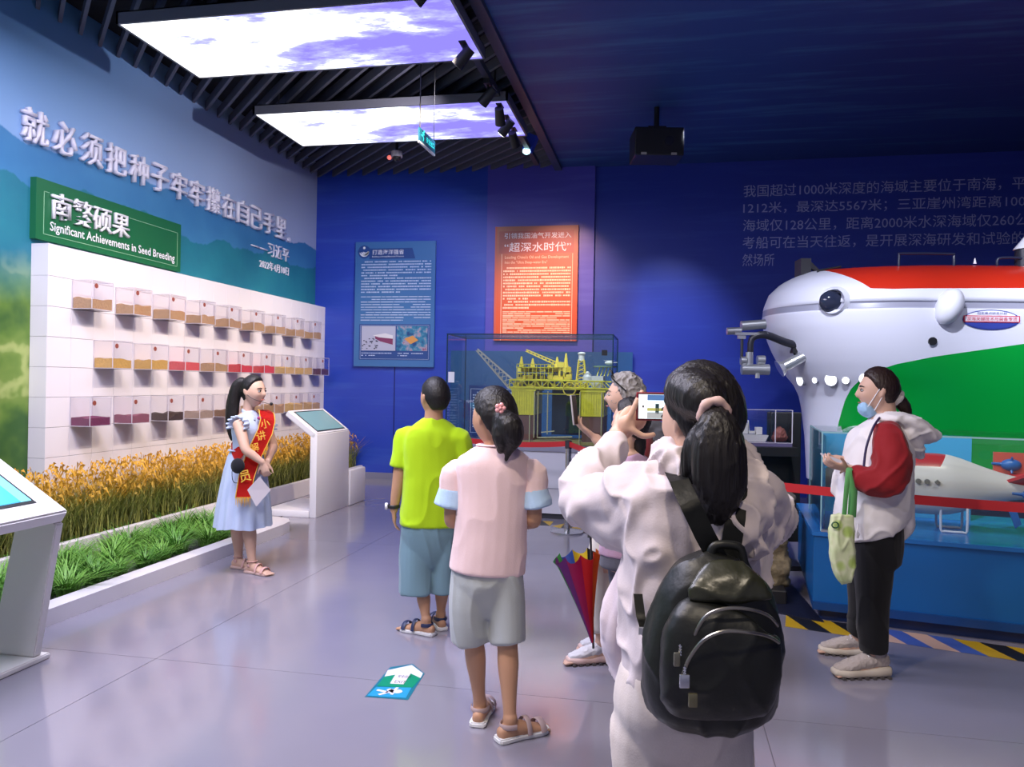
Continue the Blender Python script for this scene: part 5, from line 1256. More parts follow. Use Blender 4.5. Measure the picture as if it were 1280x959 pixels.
def sandal(a, toe, s, m1, m2, root, heelstrap=True):
    d = V(toe); d.z = 0; d.normalize(); g = V((a.x, a.y, 0))
    flatmesh('sandal_sole', sole(g, d, 0.245*s, 0.088*s, 0.022*s, 0.0, 0.062*s), m2, root)
    strap(g, d, 0.135*s, 0.040*s, 0.046*s, 0.003*s, m1, root, 'toe_strap', 0.028*s)
    strap(g, d, 0.07*s, 0.062*s, 0.043*s, 0.003*s, m1, root, 'instep_strap', 0.022*s)
    if heelstrap:
        sd = d.cross(UP); q = []
        for i in range(9):
            t = math.pi*i/8; q.append((g+sd*0.038*s*math.cos(t)-d*(0.052*s*math.sin(t)-0.01)+UP*0.062*s, 0.011*s, 0.003*s))
        bm = bmesh.new(); tube(bm, q, side=UP, n=8, k=1, cap=0); flatmesh('heel_strap', bm, m1, root)
def torso(bm, pts, side, n=24, **k): tube(bm, [(p, a, b) for p, a, b in pts], side=side, n=n, sq=0.9, **k)
def person(label, foot_px):
    return thing('person', label, 'person', foot_px)

SK = skinmat('skin_light', (0.62, 0.39, 0.29)); SK2 = skinmat('skin_tan', (0.47, 0.26, 0.16)); HB = hairmat('hair_black', (0.012, 0.010, 0.010))
fw, rt_ = FW, RT

# ---------------------------------------------------------------- boy in lime shirt
D = 4.54
j = lambda x, y, dd=0.0: J(x, y, D+dd)
r0 = person('boy seen from behind in a bright lime T-shirt and grey-blue shorts', J(535, 789, D)*V((1, 1, 0)))
F = unit(fw*0.93-rt_*0.36); R = F.cross(UP); hd = Head(j(544, 497), unit(fw*0.8-rt_*0.6), 1.06)
bm = bmesh.new(); hd.build(bm)
tube(bm, [(j(543, 500), 0.055), (j(543, 520), 0.055), (j(543, 538), 0.075)], n=14)
torso(bm, [(j(543, 535), 0.10, 0.07), (j(543, 560), 0.15, 0.09), (j(543, 610), 0.14, 0.10), (j(540, 655), 0.14, 0.10), (j(538, 675), 0.12, 0.09)], R)
# arms
Ls, Le, Lw = j(507, 546), j(500, 602, -0.02), j(495, 638, -0.02)
limb(bm, [(Ls, 0.045), (Ls.lerp(Le, .5), 0.042), (Le, 0.036), (Le.lerp(Lw, .4), 0.033), (Lw, 0.024)])
hand(bm, Lw+V((0, 0, 0.005)), unit(V((0, 0, -1))+fw*0.1+rt_*0.05), unit(rt_+fw*0.2), -1, 0.85, 0.35)
Rs, Re, Rw = j(577, 548), j(589, 604, 0.05), j(592, 640, 0.10)
limb(bm, [(Rs, 0.045), (Rs.lerp(Re, .5), 0.042), (Re, 0.036), (Re.lerp(Rw, .4), 0.033), (Rw, 0.024)])
hand(bm, Rw, unit(V((0, 0, -1))+fw*0.2), unit(-rt_), 1, 0.85, 0.35)
An1 = ground((538-640)*4.50/960, 4.50, 0.075); An2 = ground((556-640)*4.62/960, 4.62, 0.075)
limb(bm, leg_pts(j(527, 690), j(533, 738), An1, 0.92, 0.8)); limb(bm, leg_pts(j(556, 690, .04), j(557, 735, 0.05), An2, 0.92, 0.8))
fd1 = unit(-rt_*0.88+fw*0.45); fd2 = unit(-rt_*0.3+fw*0.9)
foot(bm, An1, fd1, 0.93); foot(bm, An2, fd2, 0.93)
fuse('body', bm, SK2, r0, 0.0055, 2)
bm = bmesh.new(); hd.cap(bm, 0.009, 0.42, -0.62, 0.12); fuse('hair', bm, HB, r0, 0.005, 2, (0.0012, 180, (1, 1, 1)))
LIME = cloth('shirt_lime', (0.42, 0.66, 0.01))
bm = bmesh.new()
torso(bm, [(j(543, 523), 0.066, 0.058), (j(543, 531), 0.125, 0.075), (j(543, 545), 0.176, 0.10), (j(543, 580), 0.176, 0.115), (j(542, 620), 0.178, 0.125), (j(541, 655), 0.186, 0.13)], R, cap=0.15)
for S_, E_ in ((Ls, Le), (Rs, Re)):
    q = S_.lerp(E_, 0.66); o_ = (S_-j(543, 560)); o_.z = 0; tube(bm, [(S_+V((0, 0, 0.0))-o_*0.35, 0.06), (S_+V((0, 0, -0.0)), 0.062), (S_.lerp(E_, .35), 0.062), (q, 0.066)], n=16, cap=0.15)
fuse('t_shirt', bm, LIME, r0, 0.007, 5, (0.005, 7, (1, 1, 0.6)))
bm = bmesh.new(); tube(bm, [(j(543, 528)+F.cross(UP)*0.062*math.cos(a)+F*0.05*math.sin(a), 0.005, 0.008) for a in [2*math.pi*i/16 for i in range(17)]], side=UP, n=8, k=1, cap=0); flatmesh('collar', bm, LIME, r0)
SH = cloth('shorts_blue_grey', (0.16, 0.27, 0.33))
bm = bmesh.new(); torso(bm, [(j(540, 640), 0.165, 0.115), (j(540, 665), 0.165, 0.12), (j(540, 690), 0.13, 0.10), (j(540, 706), 0.07, 0.07)], R, cap=0.2)
tube(bm, [(j(524, 655), 0.085, 0.10), (j(523, 690), 0.092, 0.11), (j(525, 740), 0.102, 0.11)], side=R, n=20, cap=0.1); tube(bm, [(j(555, 655, .04), 0.082, .10), (j(556, 690, .04), 0.088, .11), (j(557, 737, .06), 0.092, .11)], side=R, n=20, cap=0.1)
fuse('shorts', bm, SH, r0, 0.007, 4, (0.006, 6, (1.4, 1.4, 0.4)))
S1 = mat('sandal_navy', (0.02, 0.03, 0.09), 0.5); S2 = mat('sandal_sole_white', (0.7, 0.7, 0.72), 0.5)
for a_, f_ in ((An1, fd1), (An2, fd2)): sandal(a_, f_, 1.0, S1, S2, r0)
wt = thing('wristwatch', 'white chunky wristwatch with black strap on the arm of the boy in lime', 'watch', Lw+V((0, 0, 0.03)))
bm = bmesh.new(); tube(bm, [(Lw+V((0, 0, 0.025))+rt_*0.032*math.cos(a)+fw*0.032*math.sin(a), 0.011, 0.004) for a in [2*math.pi*i/16 for i in range(17)]], side=UP, n=8, k=1, cap=0); flatmesh('watch_strap', bm, BLACK, wt)
bm = bmesh.new(); c_ = Lw+V((0, 0, 0.025))-rt_*0.036; cyl(bm, c_, c_-rt_*0.014, 0.021, n=24); flatmesh('watch_case', bm, mat('watch_white', (0.75, 0.75, 0.78), 0.25), wt)

# ---------------------------------------------------------------- girl in pink shirt
D = 3.25
r0 = person('girl seen from behind in a pink T-shirt with pale blue sleeves and grey shorts', ground((625-640)*3.25/960, 3.25))
F = unit(fw*0.97-rt_*0.2); R = F.cross(UP); hd = Head(j(617, 522), unit(fw*0.72-rt_*0.69), 1.04, UP+fw*0.12)
bm = bmesh.new(); hd.build(bm)
tube(bm, [(j(620, 540), 0.048), (j(620, 562), 0.047), (j(620, 578), 0.055)], n=14)
torso(bm, [(j(620, 575), 0.10, 0.065), (j(620, 600), 0.14, 0.085), (j(618, 650), 0.125, 0.09), (j(616, 700), 0.13, 0.09), (j(614, 725), 0.11, 0.08)], R)
Ls, Le, Lw = j(572, 592), j(568, 650, .0), j(592, 655, .20)
Rs, Re, Rw = j(667, 592), j(670, 650, .0), j(650, 655, .20)
for S_, E_, W2 in ((Ls, Le, Lw), (Rs, Re, Rw)):
    limb(bm, [(S_, 0.045), (S_.lerp(E_, .5), 0.041), (E_+V((0, 0, 0.0)), 0.035)]); limb(bm, [(E_, 0.035), (E_.lerp(W2, .4), 0.033), (W2, 0.023)])
hand(bm, Lw, unit(rt_+fw*0.3), -UP, 1, 0.85, 0.5); hand(bm, Rw, unit(-rt_+fw*0.3), -UP, -1, 0.85, 0.5)
An1 = ground((607-640)*3.35/960, 3.35, 0.075); An2 = ground((645-640)*3.19/960, 3.19, 0.075)
limb(bm, leg_pts(j(595, 745), j(598, 800, .03), An1, 0.93, 0.88)); limb(bm, leg_pts(j(634, 745), j(640, 805, -.02), An2, 0.93, 0.88))
fd1 = unit(rt_*0.15+fw*1.0); fd2 = unit(rt_*0.85+fw*0.5)
foot(bm, An1, fd1, 0.95); foot(bm, An2, fd2, 0.95)
fuse('body', bm, SK2, r0, 0.0055, 2)
bm = bmesh.new(); hd.cap(bm, 0.021, 0.45, -0.75, 0.12)
tube(bm, [(j(630, 524, -.09), 0.045), (j(638, 533, -.12), 0.056), (j(642, 548, -.12), 0.044), (j(638, 562, -.11), 0.02), (j(634, 575, -.10), 0.008)], n=14)
tube(bm, [(j(626, 520, -.09), 0.03), (j(628, 545, -.12), 0.04), (j(627, 565, -.10), 0.012)], n=12)
fuse('hair', bm, HB, r0, 0.005, 2, (0.002, 60, (1, 1, 0.3)))
bm = bmesh.new(); c_ = j(626, 510, -.125)
for k in range(5): a_ = k*1.257; ball(bm, c_+rt_*0.014*math.cos(a_)+UP*0.014*math.sin(a_), 0.010, 0.008, 0.010)
ball(bm, c_-fw*0.006, 0.007, 0.006, 0.007); flatmesh('hair_clip', bm, mat('clip_pink', (0.75, 0.35, 0.36), 0.3), r0, True, 'small pink flower hair clip')
PK = cloth('shirt_pink', (0.80, 0.60, 0.61)); PB_ = cloth('sleeve_blue', (0.42, 0.58, 0.78))
bm = bmesh.new()
torso(bm, [(j(620, 556), 0.07, 0.058), (j(620, 564), 0.12, 0.075), (j(620, 580), 0.168, 0.10), (j(619, 615), 0.158, 0.11), (j(617, 660), 0.155, 0.12), (j(613, 712), 0.165, 0.13)], R, cap=0.12)
fuse('t_shirt', bm, PK, r0, 0.006, 5, (0.004, 6, (1, 1, 0.6)))
for S_, E_, sg in ((Ls, Le, -1), (Rs, Re, 1)):
    bm = bmesh.new(); tube(bm, [(S_-R*sg*0.03+UP*0.01, 0.052), (S_+R*sg*0.01-UP*0.0, 0.058), (S_.lerp(E_, .4)+R*sg*0.005, 0.062), (S_.lerp(E_, .66)+R*sg*0.01, 0.068)], n=16, cap=0.12)
    fuse('sleeve', bm, PK, r0, 0.006, 4, (0.004, 9, (1, 1, 1)))
    bm = bmesh.new(); tube(bm, [(S_.lerp(E_, .30)+R*sg*0.006, 0.061), (S_.lerp(E_, .5)+R*sg*0.008, 0.068), (S_.lerp(E_, .69)+R*sg*0.011, 0.075)], n=18, cap=0.1)
    fuse('sleeve_cuff', bm, PB_, r0, 0.006, 3, (0.003, 9, (1, 1, 1)), label='pale blue sleeve end')
bm = bmesh.new(); tube(bm, [(j(620, 556)+R*0.073*math.cos(a)+F*0.058*math.sin(a), 0.005, 0.010) for a in [2*math.pi*i/20 for i in range(21)]], side=UP, n=8, k=1, cap=0); flatmesh('collar', bm, PK, r0)
GS = cloth('shorts_grey', (0.40, 0.43, 0.44))
bm = bmesh.new(); torso(bm, [(j(613, 695), 0.145, 0.105), (j(613, 725), 0.15, 0.115), (j(613, 750), 0.11, 0.09), (j(614, 768), 0.05, 0.06)], R, cap=0.2)
tube(bm, [(j(591, 712), 0.078, .10), (j(590, 755), 0.085, .10), (j(592, 799, .02), 0.08, .09)], side=R, n=20, cap=0.1); tube(bm, [(j(634, 712), 0.078, .10), (j(637, 760), 0.080, .10), (j(640, 802, -.02), 0.074, .085)], side=R, n=20, cap=0.1)
fuse('shorts', bm, GS, r0, 0.006, 4, (0.006, 6, (1.4, 1.4, 0.5)))
S1 = mat('sandal_pink_grey', (0.42, 0.31, 0.31), 0.6); S2 = mat('sandal_sole_white', (0.7, 0.7, 0.72), 0.5)
for a_, f_ in ((An1, fd1), (An2, fd2)): sandal(a_, f_, 1.04, S1, S2, r0)

# ---------------------------------------------------------------- guide girl
D = 5.94
r0 = person('girl guide in a pale blue dress with a red sash, facing the visitors', ground((315-640)*D/960, D))
F = unit(rt_*0.93-fw*0.36); R = F.cross(UP); hd = Head(j(317, 489), unit(rt_*0.93-fw*0.36), 1.06)
bm = bmesh.new(); hd.build(bm)
tube(bm, [(j(313, 500), 0.046), (j(311, 513), 0.043), (j(310, 522), 0.055)], n=14)
torso(bm, [(j(311, 520), 0.10, 0.07), (j(313, 535), 0.135, 0.09), (j(313, 560), 0.11, 0.085), (j(309, 585), 0.14, 0.11), (j(309, 610), 0.14, 0.11)], R)
Rs, Re, Rw = J(299, 529, D-.17), J(309, 562, D-.24), J(330, 578, D-.22)
Ls, Le, Lw = J(333, 530, D+.12), J(343, 558, D+.10), J(336, 577, D-.12)
for S_, E_, W2 in ((Rs, Re, Rw), (Ls, Le, Lw)):
    limb(bm, [(S_, 0.045), (S_.lerp(E_, .5), 0.041), (E_, 0.035), (E_.lerp(W2, .4), 0.032), (W2, 0.023)])
hand(bm, Rw, unit(V((0, 0, -1))+rt_*0.35), fw, -1, 0.85, 0.7); hand(bm, Lw, unit(V((0, 0, -1))-rt_*0.25-fw*0.2), fw, 1, 0.85, 0.7)
An1 = ground((302-640)*6.0/960, 6.0, 0.08); An2 = ground((319-640)*5.86/960, 5.86, 0.08)
limb(bm, leg_pts(j(303, 620), j(300, 655, .04), An1, 0.95)); limb(bm, leg_pts(j(316, 620), j(314, 655, -.06), An2, 0.95))
fd1 = unit(rt_*0.9-fw*0.35); fd2 = unit(rt_*0.88-fw*0.45)
foot(bm, An1, fd1, 0.95); foot(bm, An2, fd2, 0.95)
fuse('body', bm, SK, r0, 0.0055, 2)
hd.face(r0, HB)
bm = bmesh.new(); hd.cap(bm, 0.012, 0.48, -0.65, 0.1)
tube(bm, [(j(304, 476), 0.035), (j(297, 482), 0.045), (j(292, 502), 0.05), (j(290, 525), 0.045), (j(290, 542), 0.025), (j(291, 550), 0.01)], n=14)
fuse('hair', bm, HB, r0, 0.006, 2, (0.002, 50, (1, 1, 0.3)))
BL = cloth('dress_pale_blue', (0.46, 0.54, 0.72)); NV = cloth('dress_navy', (0.02, 0.03, 0.12))
bm = bmesh.new()
torso(bm, [(j(311, 514), 0.055, 0.05), (j(312, 521), 0.12, 0.075), (j(313, 535), 0.152, 0.108), (j(313, 552), 0.135, 0.105), (j(311, 566), 0.12, 0.095)], R, cap=0.12)
fuse('blouse', bm, BL, r0, 0.007, 4, (0.005, 9, (1, 1, 0.6)))
for S_, sg in ((Rs, 1), (Ls, -1)):
    bm = bmesh.new()
    for i in range(9):
        a_ = math.pi*(i/8-0.5)*1.2; tube(bm, [(S_+F*0.065*math.sin(a_)+UP*(0.055*math.cos(a_)-0.01)-R*sg*0.03, 0.016), (S_+F*0.085*math.sin(a_)+UP*(0.07*math.cos(a_)-0.015)+R*sg*0.035, 0.010)], n=8, k=1)
    fuse('ruffle_sleeve', bm, BL, r0, 0.006, 2)
bm = bmesh.new(); c_ = j(311, 515)
for sg in (-1, 1): tube(bm, [(c_-F*0.05+UP*0.012+R*sg*0.01, 0.018, 0.006), (c_+R*sg*0.055+UP*0.0, 0.022, 0.006), (c_+F*0.085+R*sg*0.03-UP*0.05, 0.02, 0.006)], side=UP, n=8)
flatmesh('collar', bm, BL, r0)
bm = bmesh.new()
for sg in (-1, 1): tube(bm, [(c_-F*0.055-UP*0.008+R*sg*0.01, 0.004), (c_+R*sg*0.068-UP*0.018, 0.004), (c_+F*0.098+R*sg*0.036-UP*0.06, 0.004)], n=6)
flatmesh('collar_piping', bm, NV, r0)
# pleated skirt
bm = bmesh.new(); rings = []; n = 96; cw = j(309, 562); zt, zb_ = cw.z, 0.345
for lv, (u, r_) in enumerate(((0, 0.112), (0.08, 0.135), (0.25, 0.158), (0.55, 0.185), (0.8, 0.203), (1.0, 0.212))):
    z = zt+(zb_-zt)*u; ring = []
    for i in range(n):
        a = 2*math.pi*i/n; pl = 1+0.055*u*math.sin(a*14+0.6*math.sin(3*a)); sx = r_*pl
        c2 = cw.lerp(j(307, 652), u); ring.append(bm.verts.new(V((c2.x, c2.y, z+0.006*math.sin(5*a)*u))+R*sx*math.cos(a)+F*sx*0.98*math.sin(a)))
    rings.append(ring)
inner = [bm.verts.new(v.co.lerp(V((j(307, 652).x, j(307, 652).y, v.co.z)), 0.06)+UP*0.005) for v in rings[-1]]; rings.append(inner)
top_in = [bm.verts.new(v.co.lerp(V((cw.x, cw.y, v.co.z)), 0.2)) for v in rings[0]]
for a, b_ in zip(rings, rings[1:]):
    for i in range(n): bm.faces.new((a[i], a[(i+1) % n], b_[(i+1) % n], b_[i]))
for i in range(n): bm.faces.new((rings[0][i], top_in[i], top_in[(i+1) % n], rings[0][(i+1) % n]))
for i in range(n): bm.faces.new((inner[i], inner[(i+1) % n], top_in[(i+1) % n], top_in[i]))
flatmesh('pleated_skirt', bm, BL, r0)
bm = bmesh.new(); tube(bm, [(cw+R*0.12*math.cos(a)+F*0.118*math.sin(a), 0.006, 0.016) for a in [2*math.pi*i/24 for i in range(25)]], side=UP, n=8, k=1, cap=0); flatmesh('waistband', bm, BL, r0)
# neck ribbon
bm = bmesh.new(); c_ = j(322, 522, -.03)+F*0.045
for sg in (-1, 1): ball(bm, c_+R*sg*0.022, 0.02, 0.02, 0.014)
flatmesh('ribbon_bow', bm, mat('ribbon_plum', (0.30, 0.02, 0.12), 0.5), r0)
# headset microphone
bm = bmesh.new(); ball(bm, j(339.5, 504.5, -.03), 0.013, 0.013, 0.013); tube(bm, [(hd.w((0.078, 0, -0.02)), 0.002), (hd.w((0.07, 0.07, -0.06)), 0.002), (j(339, 505, -.03), 0.002)], n=6); flatmesh('headset_microphone', bm, BLACK, r0, True, 'black headset microphone')
# sash
sr = thing('red_sash', 'red sash with gold characters and gold fringe worn by the girl guide', 'sash', r0.location)
def ribbon(pts, w_, th=0.006):
    bm = bmesh.new(); rings = []
    for p, s_ in pts:
        s_ = unit(s_); rings.append([bm.verts.new(p-s_*w_), bm.verts.new(p+s_*w_)])
    for a, b_ in zip(rings, rings[1:]): bm.faces.new((a[0], a[1], b_[1], b_[0]))
    bmesh.ops.solidify(bm, geom=bm.faces[:], thickness=th)
    return bm
RS = cloth('sash_red', (0.60, 0.015, 0.01)); GD = mat('sash_gold', (0.75, 0.42, 0.05), 0.4)
# path in hall space: over the far shoulder, across the front near side, to the near hip and down
sp = [(J(327, 512, 6.03), rt_*0.8+fw*0.6), (J(334, 514, 5.93), rt_*0.8+fw*0.4-UP*.2), (J(336, 525, 5.86), rt_*0.95-UP*0.15), (J(333, 539, 5.82), rt_*0.95-UP*0.3), (J(327, 552, 5.79), rt_*0.85-UP*0.5), (J(320, 567, 5.775), rt_*0.88-UP*0.4), (J(315, 581, 5.755), rt_*0.92-UP*0.3), (J(310.5, 596, 5.72), rt_-UP*0.25), (J(306.5, 622, 5.70), rt_)]
P = [(p, s_) for p, s_ in sp]; fine = []
for i in range(len(P)-1):
    for k in range(5): fine.append((P[i][0].lerp(P[i+1][0], k/5), P[i][1].normalized().lerp(P[i+1][1].normalized(), k/5)))
fine.append(P[-1])
flatmesh('sash_band', ribbon(fine, 0.058), RS, sr, False)
flatmesh('sash_band', ribbon([(J(327, 512, 6.0), rt_*0.8+UP*0.2), (J(312, 519, 6.1), rt_*0.7+UP*0.4), (J(301, 535, 6.1), UP*0.7+rt_*0.5), (J(296, 548, 5.98), UP*0.7+rt_*0.6), (J(297, 560, 5.82), UP*0.6+rt_*0.5), (J(303, 572, 5.74), UP*0.6+rt_*0.5)], 0.055), RS, sr, False)
for e in (0.98, -0.98):
    bm = bmesh.new(); q = [(p+unit(s_)*0.057*e-fw*0.006, 0.0035) for p, s_ in fine[4:]]; tube(bm, q, n=6, k=1); flatmesh('gold_edge', bm, GD, sr)
bm = bmesh.new()
for i in range(13):
    p = J(297.5+i*1.45, 621, 5.70); cyl(bm, p, p+V((0.006*math.sin(i*2.1), 0, -0.06-0.014*math.sin(i*1.7))), 0.0035, 0.0015, 6)
flatmesh('gold_fringe', bm, GD, sr)
for ch, (x, y, sz, dd) in zip('小讲解员', ((335, 529, .07, 5.82), (330, 544, .07, 5.785), (322, 559, .07, 5.76), (310, 596, .085, 5.70))):
    p = J(x-6, y+7, dd); text('gold_character', ch, p-fw*0.012, unit(rt_+UP*0.25), unit(UP-rt_*0.25), sz, sz, GD, sr, 0.002, 0.01)
# pouch, paper
bg = thing('black_pouch', 'small round black pouch hanging at the waist of the girl guide', 'pouch', J(299, 582, 5.72))
bm = bmesh.new(); ball(bm, J(299, 582, 5.70), 0.055, 0.03, 0.058); flatmesh('pouch_body', bm, cloth('pouch_black', (0.01, 0.01, 0.015)), bg)
bm = bmesh.new(); tube(bm, [(J(294, 578, 5.73), 0.003), (J(292, 590, 5.74), 0.003), (J(294, 602, 5.74), 0.003), (J(303, 602, 5.72), 0.003), (J(309, 590, 5.72), 0.003)], n=6); flatmesh('pouch_cord', bm, BLACK, bg)
pp = thing('paper_sheets', 'white paper sheets held by the girl guide pointing down', 'paper', J(327, 612, 5.74))
for k, off in enumerate((0, 0.006)):
    bm = bmesh.new(); poly(bm, [J(311.5+k, 612, 5.64), J(326+k, 596, 5.68), J(341-k, 612, 5.74), J(323+k, 633-k, 5.68)], -fw*0.002); bmesh.ops.translate(bm, verts=bm.verts[:], vec=fw*off); flatmesh('sheet', bm, mat('paper_white', (0.72, 0.66, 0.70), 0.6), pp, False)
S1 = mat('sandal_pink', (0.62, 0.36, 0.33), 0.5); S2 = mat('sandal_pink_sole', (0.65, 0.45, 0.40), 0.5)
for a_, f_ in ((An1, fd1), (An2, fd2)):
    sandal(a_, f_, 0.98, S1, S2, r0)
    bm = bmesh.new(); tube(bm, [(a_+UP*0.012+rt_*0.036*math.cos(a)+fw*0.036*math.sin(a), 0.003, 0.006) for a in [2*math.pi*i/16 for i in range(17)]], side=UP, n=8, k=1, cap=0); flatmesh('ankle_strap', bm, S1, r0)

# ---------------------------------------------------------------- photographer
D = 1.80
r0 = person('woman seen from behind in a white jacket and white trousers taking a photo', ground((862-640)*1.8/960, 1.80))
F = unit(fw*0.96-rt_*0.25); R = F.cross(UP); hd = Head(j(875, 525, .02), unit(fw*0.86-rt_*0.52), 1.04, UP+fw*0.05)
bm = bmesh.new(); hd.build(bm)
tube(bm, [(j(872, 545), 0.055), (j(872, 585), 0.052), (j(872, 600), 0.065)], n=16)
torso(bm, [(j(872, 605), 0.12, 0.075), (j(872, 640), 0.165, 0.10), (j(872, 720), 0.145, 0.10), (j(868, 790), 0.12, 0.09), (j(862, 860), 0.13, 0.10), (j(860, 890), 0.12, 0.09)], R)
LW = J(776, 540, 2.20); Ls, Le = J(795, 622, 1.83), J(728, 622, 2.02)
RW = J(838, 555, 2.24); Rs, Re = J(938, 618, 1.83), J(968, 642, 2.03)
for S_, E_, W2 in ((Ls, Le, LW), (Rs, Re, RW)):
    limb(bm, [(S_, 0.052), (S_.lerp(E_, .5), 0.046), (E_, 0.04), (E_.lerp(W2, .4), 0.036), (W2, 0.026)])
# left hand frames the phone: index finger up along the edge, thumb to the right
wv = LW+(LW-Le).normalized()*0.0; fdir = unit(rt_*0.42+UP*0.42+fw*0.1)
palm_c = wv+fdir*0.05
tube(bm, [(wv-fdir*0.02, 0.026, 0.02), (wv+fdir*0.02, 0.032, 0.018), (wv+fdir*0.06, 0.040, 0.017), (wv+fdir*0.078, 0.034, 0.014)], side=unit(rt_*0.7-UP*0.7), n=16, k=2)
def chain(bm, pts, r=0.0085): tube(bm, [(p, r*(1-0.07*i)) for i, p in enumerate(pts)], n=10, k=2, cap=0.8)
hj = lambda x, y, dd=2.16: J(x, y, dd)
chain(bm, [hj(783, 528), hj(792, 512), hj(797, 500), hj(803, 489, 2.17)], 0.010)               # index finger up
chain(bm, [hj(790, 536), hj(801, 543), hj(808, 545), hj(818, 543, 2.17)], 0.011)               # thumb along the lower edge
chain(bm, [hj(776, 528, 2.19), hj(779, 516, 2.21), hj(788, 509, 2.23), hj(796, 512, 2.25)], 0.0088)
chain(bm, [hj(772, 530, 2.20), hj(773, 519, 2.23), hj(780, 514, 2.25), hj(788, 518, 2.26)], 0.0085)
chain(bm, [hj(770, 535, 2.21), hj(770, 526, 2.24), hj(776, 521, 2.26), hj(782, 525, 2.26)], 0.0075)
ball(bm, hj(784, 530, 2.17), 0.026, 0.018, 0.028)
# right hand holding the other end behind her head
hand(bm, RW, unit(UP*0.7+fw*0.1+rt_*0.05), unit(-rt_), 1, 0.95, 0.7)
An1 = ground(0.335, 1.80, 0.08); An2 = ground(0.52, 1.83, 0.08)
limb(bm, leg_pts(j(835, 905), J(833, 1090, 1.82), An1, 0.85)); limb(bm, leg_pts(j(893, 905), J(905, 1090, 1.82), An2, 0.85))
foot(bm, An1, fw-rt_*0.2); foot(bm, An2, fw+rt_*0.15)
fuse('body', bm, SK, r0, 0.0045, 2)
hd.face(r0, HB)
bm = bmesh.new(); hd.cap(bm, 0.020, 0.48, -0.7, 0.05, 0.35)
tube(bm, [(j(862, 490, -.02), 0.06), (j(880, 500, -.085), 0.055), (j(893, 518, -.115), 0.032)], n=14)
fuse('hair', bm, HB, r0, 0.0045, 2, (0.0015, 45, (1, 1, 0.15)))
bm = bmesh.new()
tube(bm, [(j(893, 520, -.12), 0.030), (j(898, 536, -.15), 0.048, 0.04), (j(900, 570, -.165), 0.060, 0.04), (j(902, 610, -.165), 0.056, 0.035), (j(902, 640, -.16), 0.030, 0.022), (j(899, 655, -.16), 0.008)], side=RT, n=18)
tube(bm, [(j(893, 525, -.11), 0.02), (j(878, 548, -.13), 0.03), (j(868, 575, -.12), 0.028), (j(862, 602, -.11), 0.016), (j(860, 612, -.10), 0.004)], n=12)
for k in range(7): x_ = 884+5.0*k; tube(bm, [(j(x_, 590, -.17), 0.012), (j(x_+1, 640, -.165), 0.008), (j(x_+2-k*0.5, 652+6*math.sin(k*2), -.16), 0.002)], n=8)
fuse('ponytail', bm, HB, r0, 0.0045, 2, (0.003, 60, (1, 1, 0.12)))
bm = bmesh.new(); c_ = j(893, 517, -.13)
for i in range(12):
    a = math.pi*2*i/12; a2 = math.pi*2*(i+1)/12
tube(bm, [(c_+rt_*0.027*math.cos(a)+unit(UP*0.9-fw*0.3)*0.030*math.sin(a), 0.0105+0.002*math.sin(a*6)) for a in [2*math.pi*i/24 for i in range(25)]], n=12, k=1, cap=0)
flatmesh('hair_tie', bm, mat('hair_tie_pink', (0.62, 0.42, 0.38), 0.6), r0, True, 'dusty pink hair tie')
JW = cloth('jacket_white', (0.60, 0.525, 0.545), 0.8, 0.08)
bm = bmesh.new()
torso(bm, [(j(872, 586), 0.085, 0.07), (j(872, 598), 0.15, 0.095), (j(872, 622), 0.175, 0.115), (j(872, 660), 0.178, 0.13), (j(872, 720), 0.172, 0.135), (j(870, 790), 0.165, 0.14), (j(866, 850), 0.158, 0.14)], R, n=28, cap=0.12)
tube(bm, [(j(840, 608), 0.066), (Ls+UP*0.0, 0.074, 0.08), (Ls.lerp(Le, .5)-UP*0.012, 0.07), (Le-UP*0.008, 0.062), (Le.lerp(LW, .25)+UP*0.01, 0.06), (Le.lerp(LW, .55), 0.05), (LW-(LW-Le)*0.12, 0.038)], n=20, cap=0.2)
tube(bm, [(j(812, 640), 0.085), (j(785, 660, .05), 0.06), (J(745, 640, 1.95), 0.045)], n=16)
tube(bm, [(j(905, 608), 0.066), (Rs, 0.074), (Rs.lerp(Re, .5)-UP*0.012, 0.07), (Re-UP*0.005, 0.062), (Re.lerp(RW, .3), 0.056), (Re.lerp(RW, .6), 0.048), (RW-(RW-Re)*0.12, 0.038)], n=20, cap=0.2)
tube(bm, [(j(930, 650), 0.08), (j(952, 668, .05), 0.045), (J(965, 655, 1.95), 0.04)], n=16)
fuse('jacket', bm, JW, r0, 0.0055, 3, (0.013, 9, (1.0, 1.0, 1.0)))
bm = bmesh.new()   # bunched hood
tube(bm, [(j(826, 578, .04), 0.03, 0.035), (j(838, 572, .0), 0.038, 0.045), (j(850, 592, -.06), 0.03, 0.04), (j(885, 625, -.11), 0.028, 0.04), (j(918, 664, -.13), 0.045, 0.045), (j(940, 640, -.11), 0.042, 0.05), (j(942, 600, -.06), 0.038, 0.045), (j(926, 568, .0), 0.03, 0.04), (j(915, 560, .04), 0.02, 0.03)], n=16)
tube(bm, [(j(905, 640, -.11), 0.03), (j(922, 682, -.13), 0.05, 0.03), (j(945, 676, -.11), 0.035, 0.03)], side=RT, n=16)
fuse('hood', bm, JW, r0, 0.005, 2, (0.013, 15, (1, 1, 1)))
LV = cloth('jacket_hem', (0.66, 0.56, 0.62), 0.8, 0.08)
bm = bmesh.new(); tube(bm, [(j(800, 700, .04), 0.02, 0.05), (j(788, 740, .06), 0.035, 0.06), (j(780, 790, .08), 0.05, 0.06), (j(790, 840, .08), 0.03, 0.05), (j(800, 870, .06), 0.012, 0.03)], side=RT, n=18)
fuse('jacket_flap', bm, LV, r0, 0.006, 3, (0.012, 9, (1.5, 1.5, 0.4)))
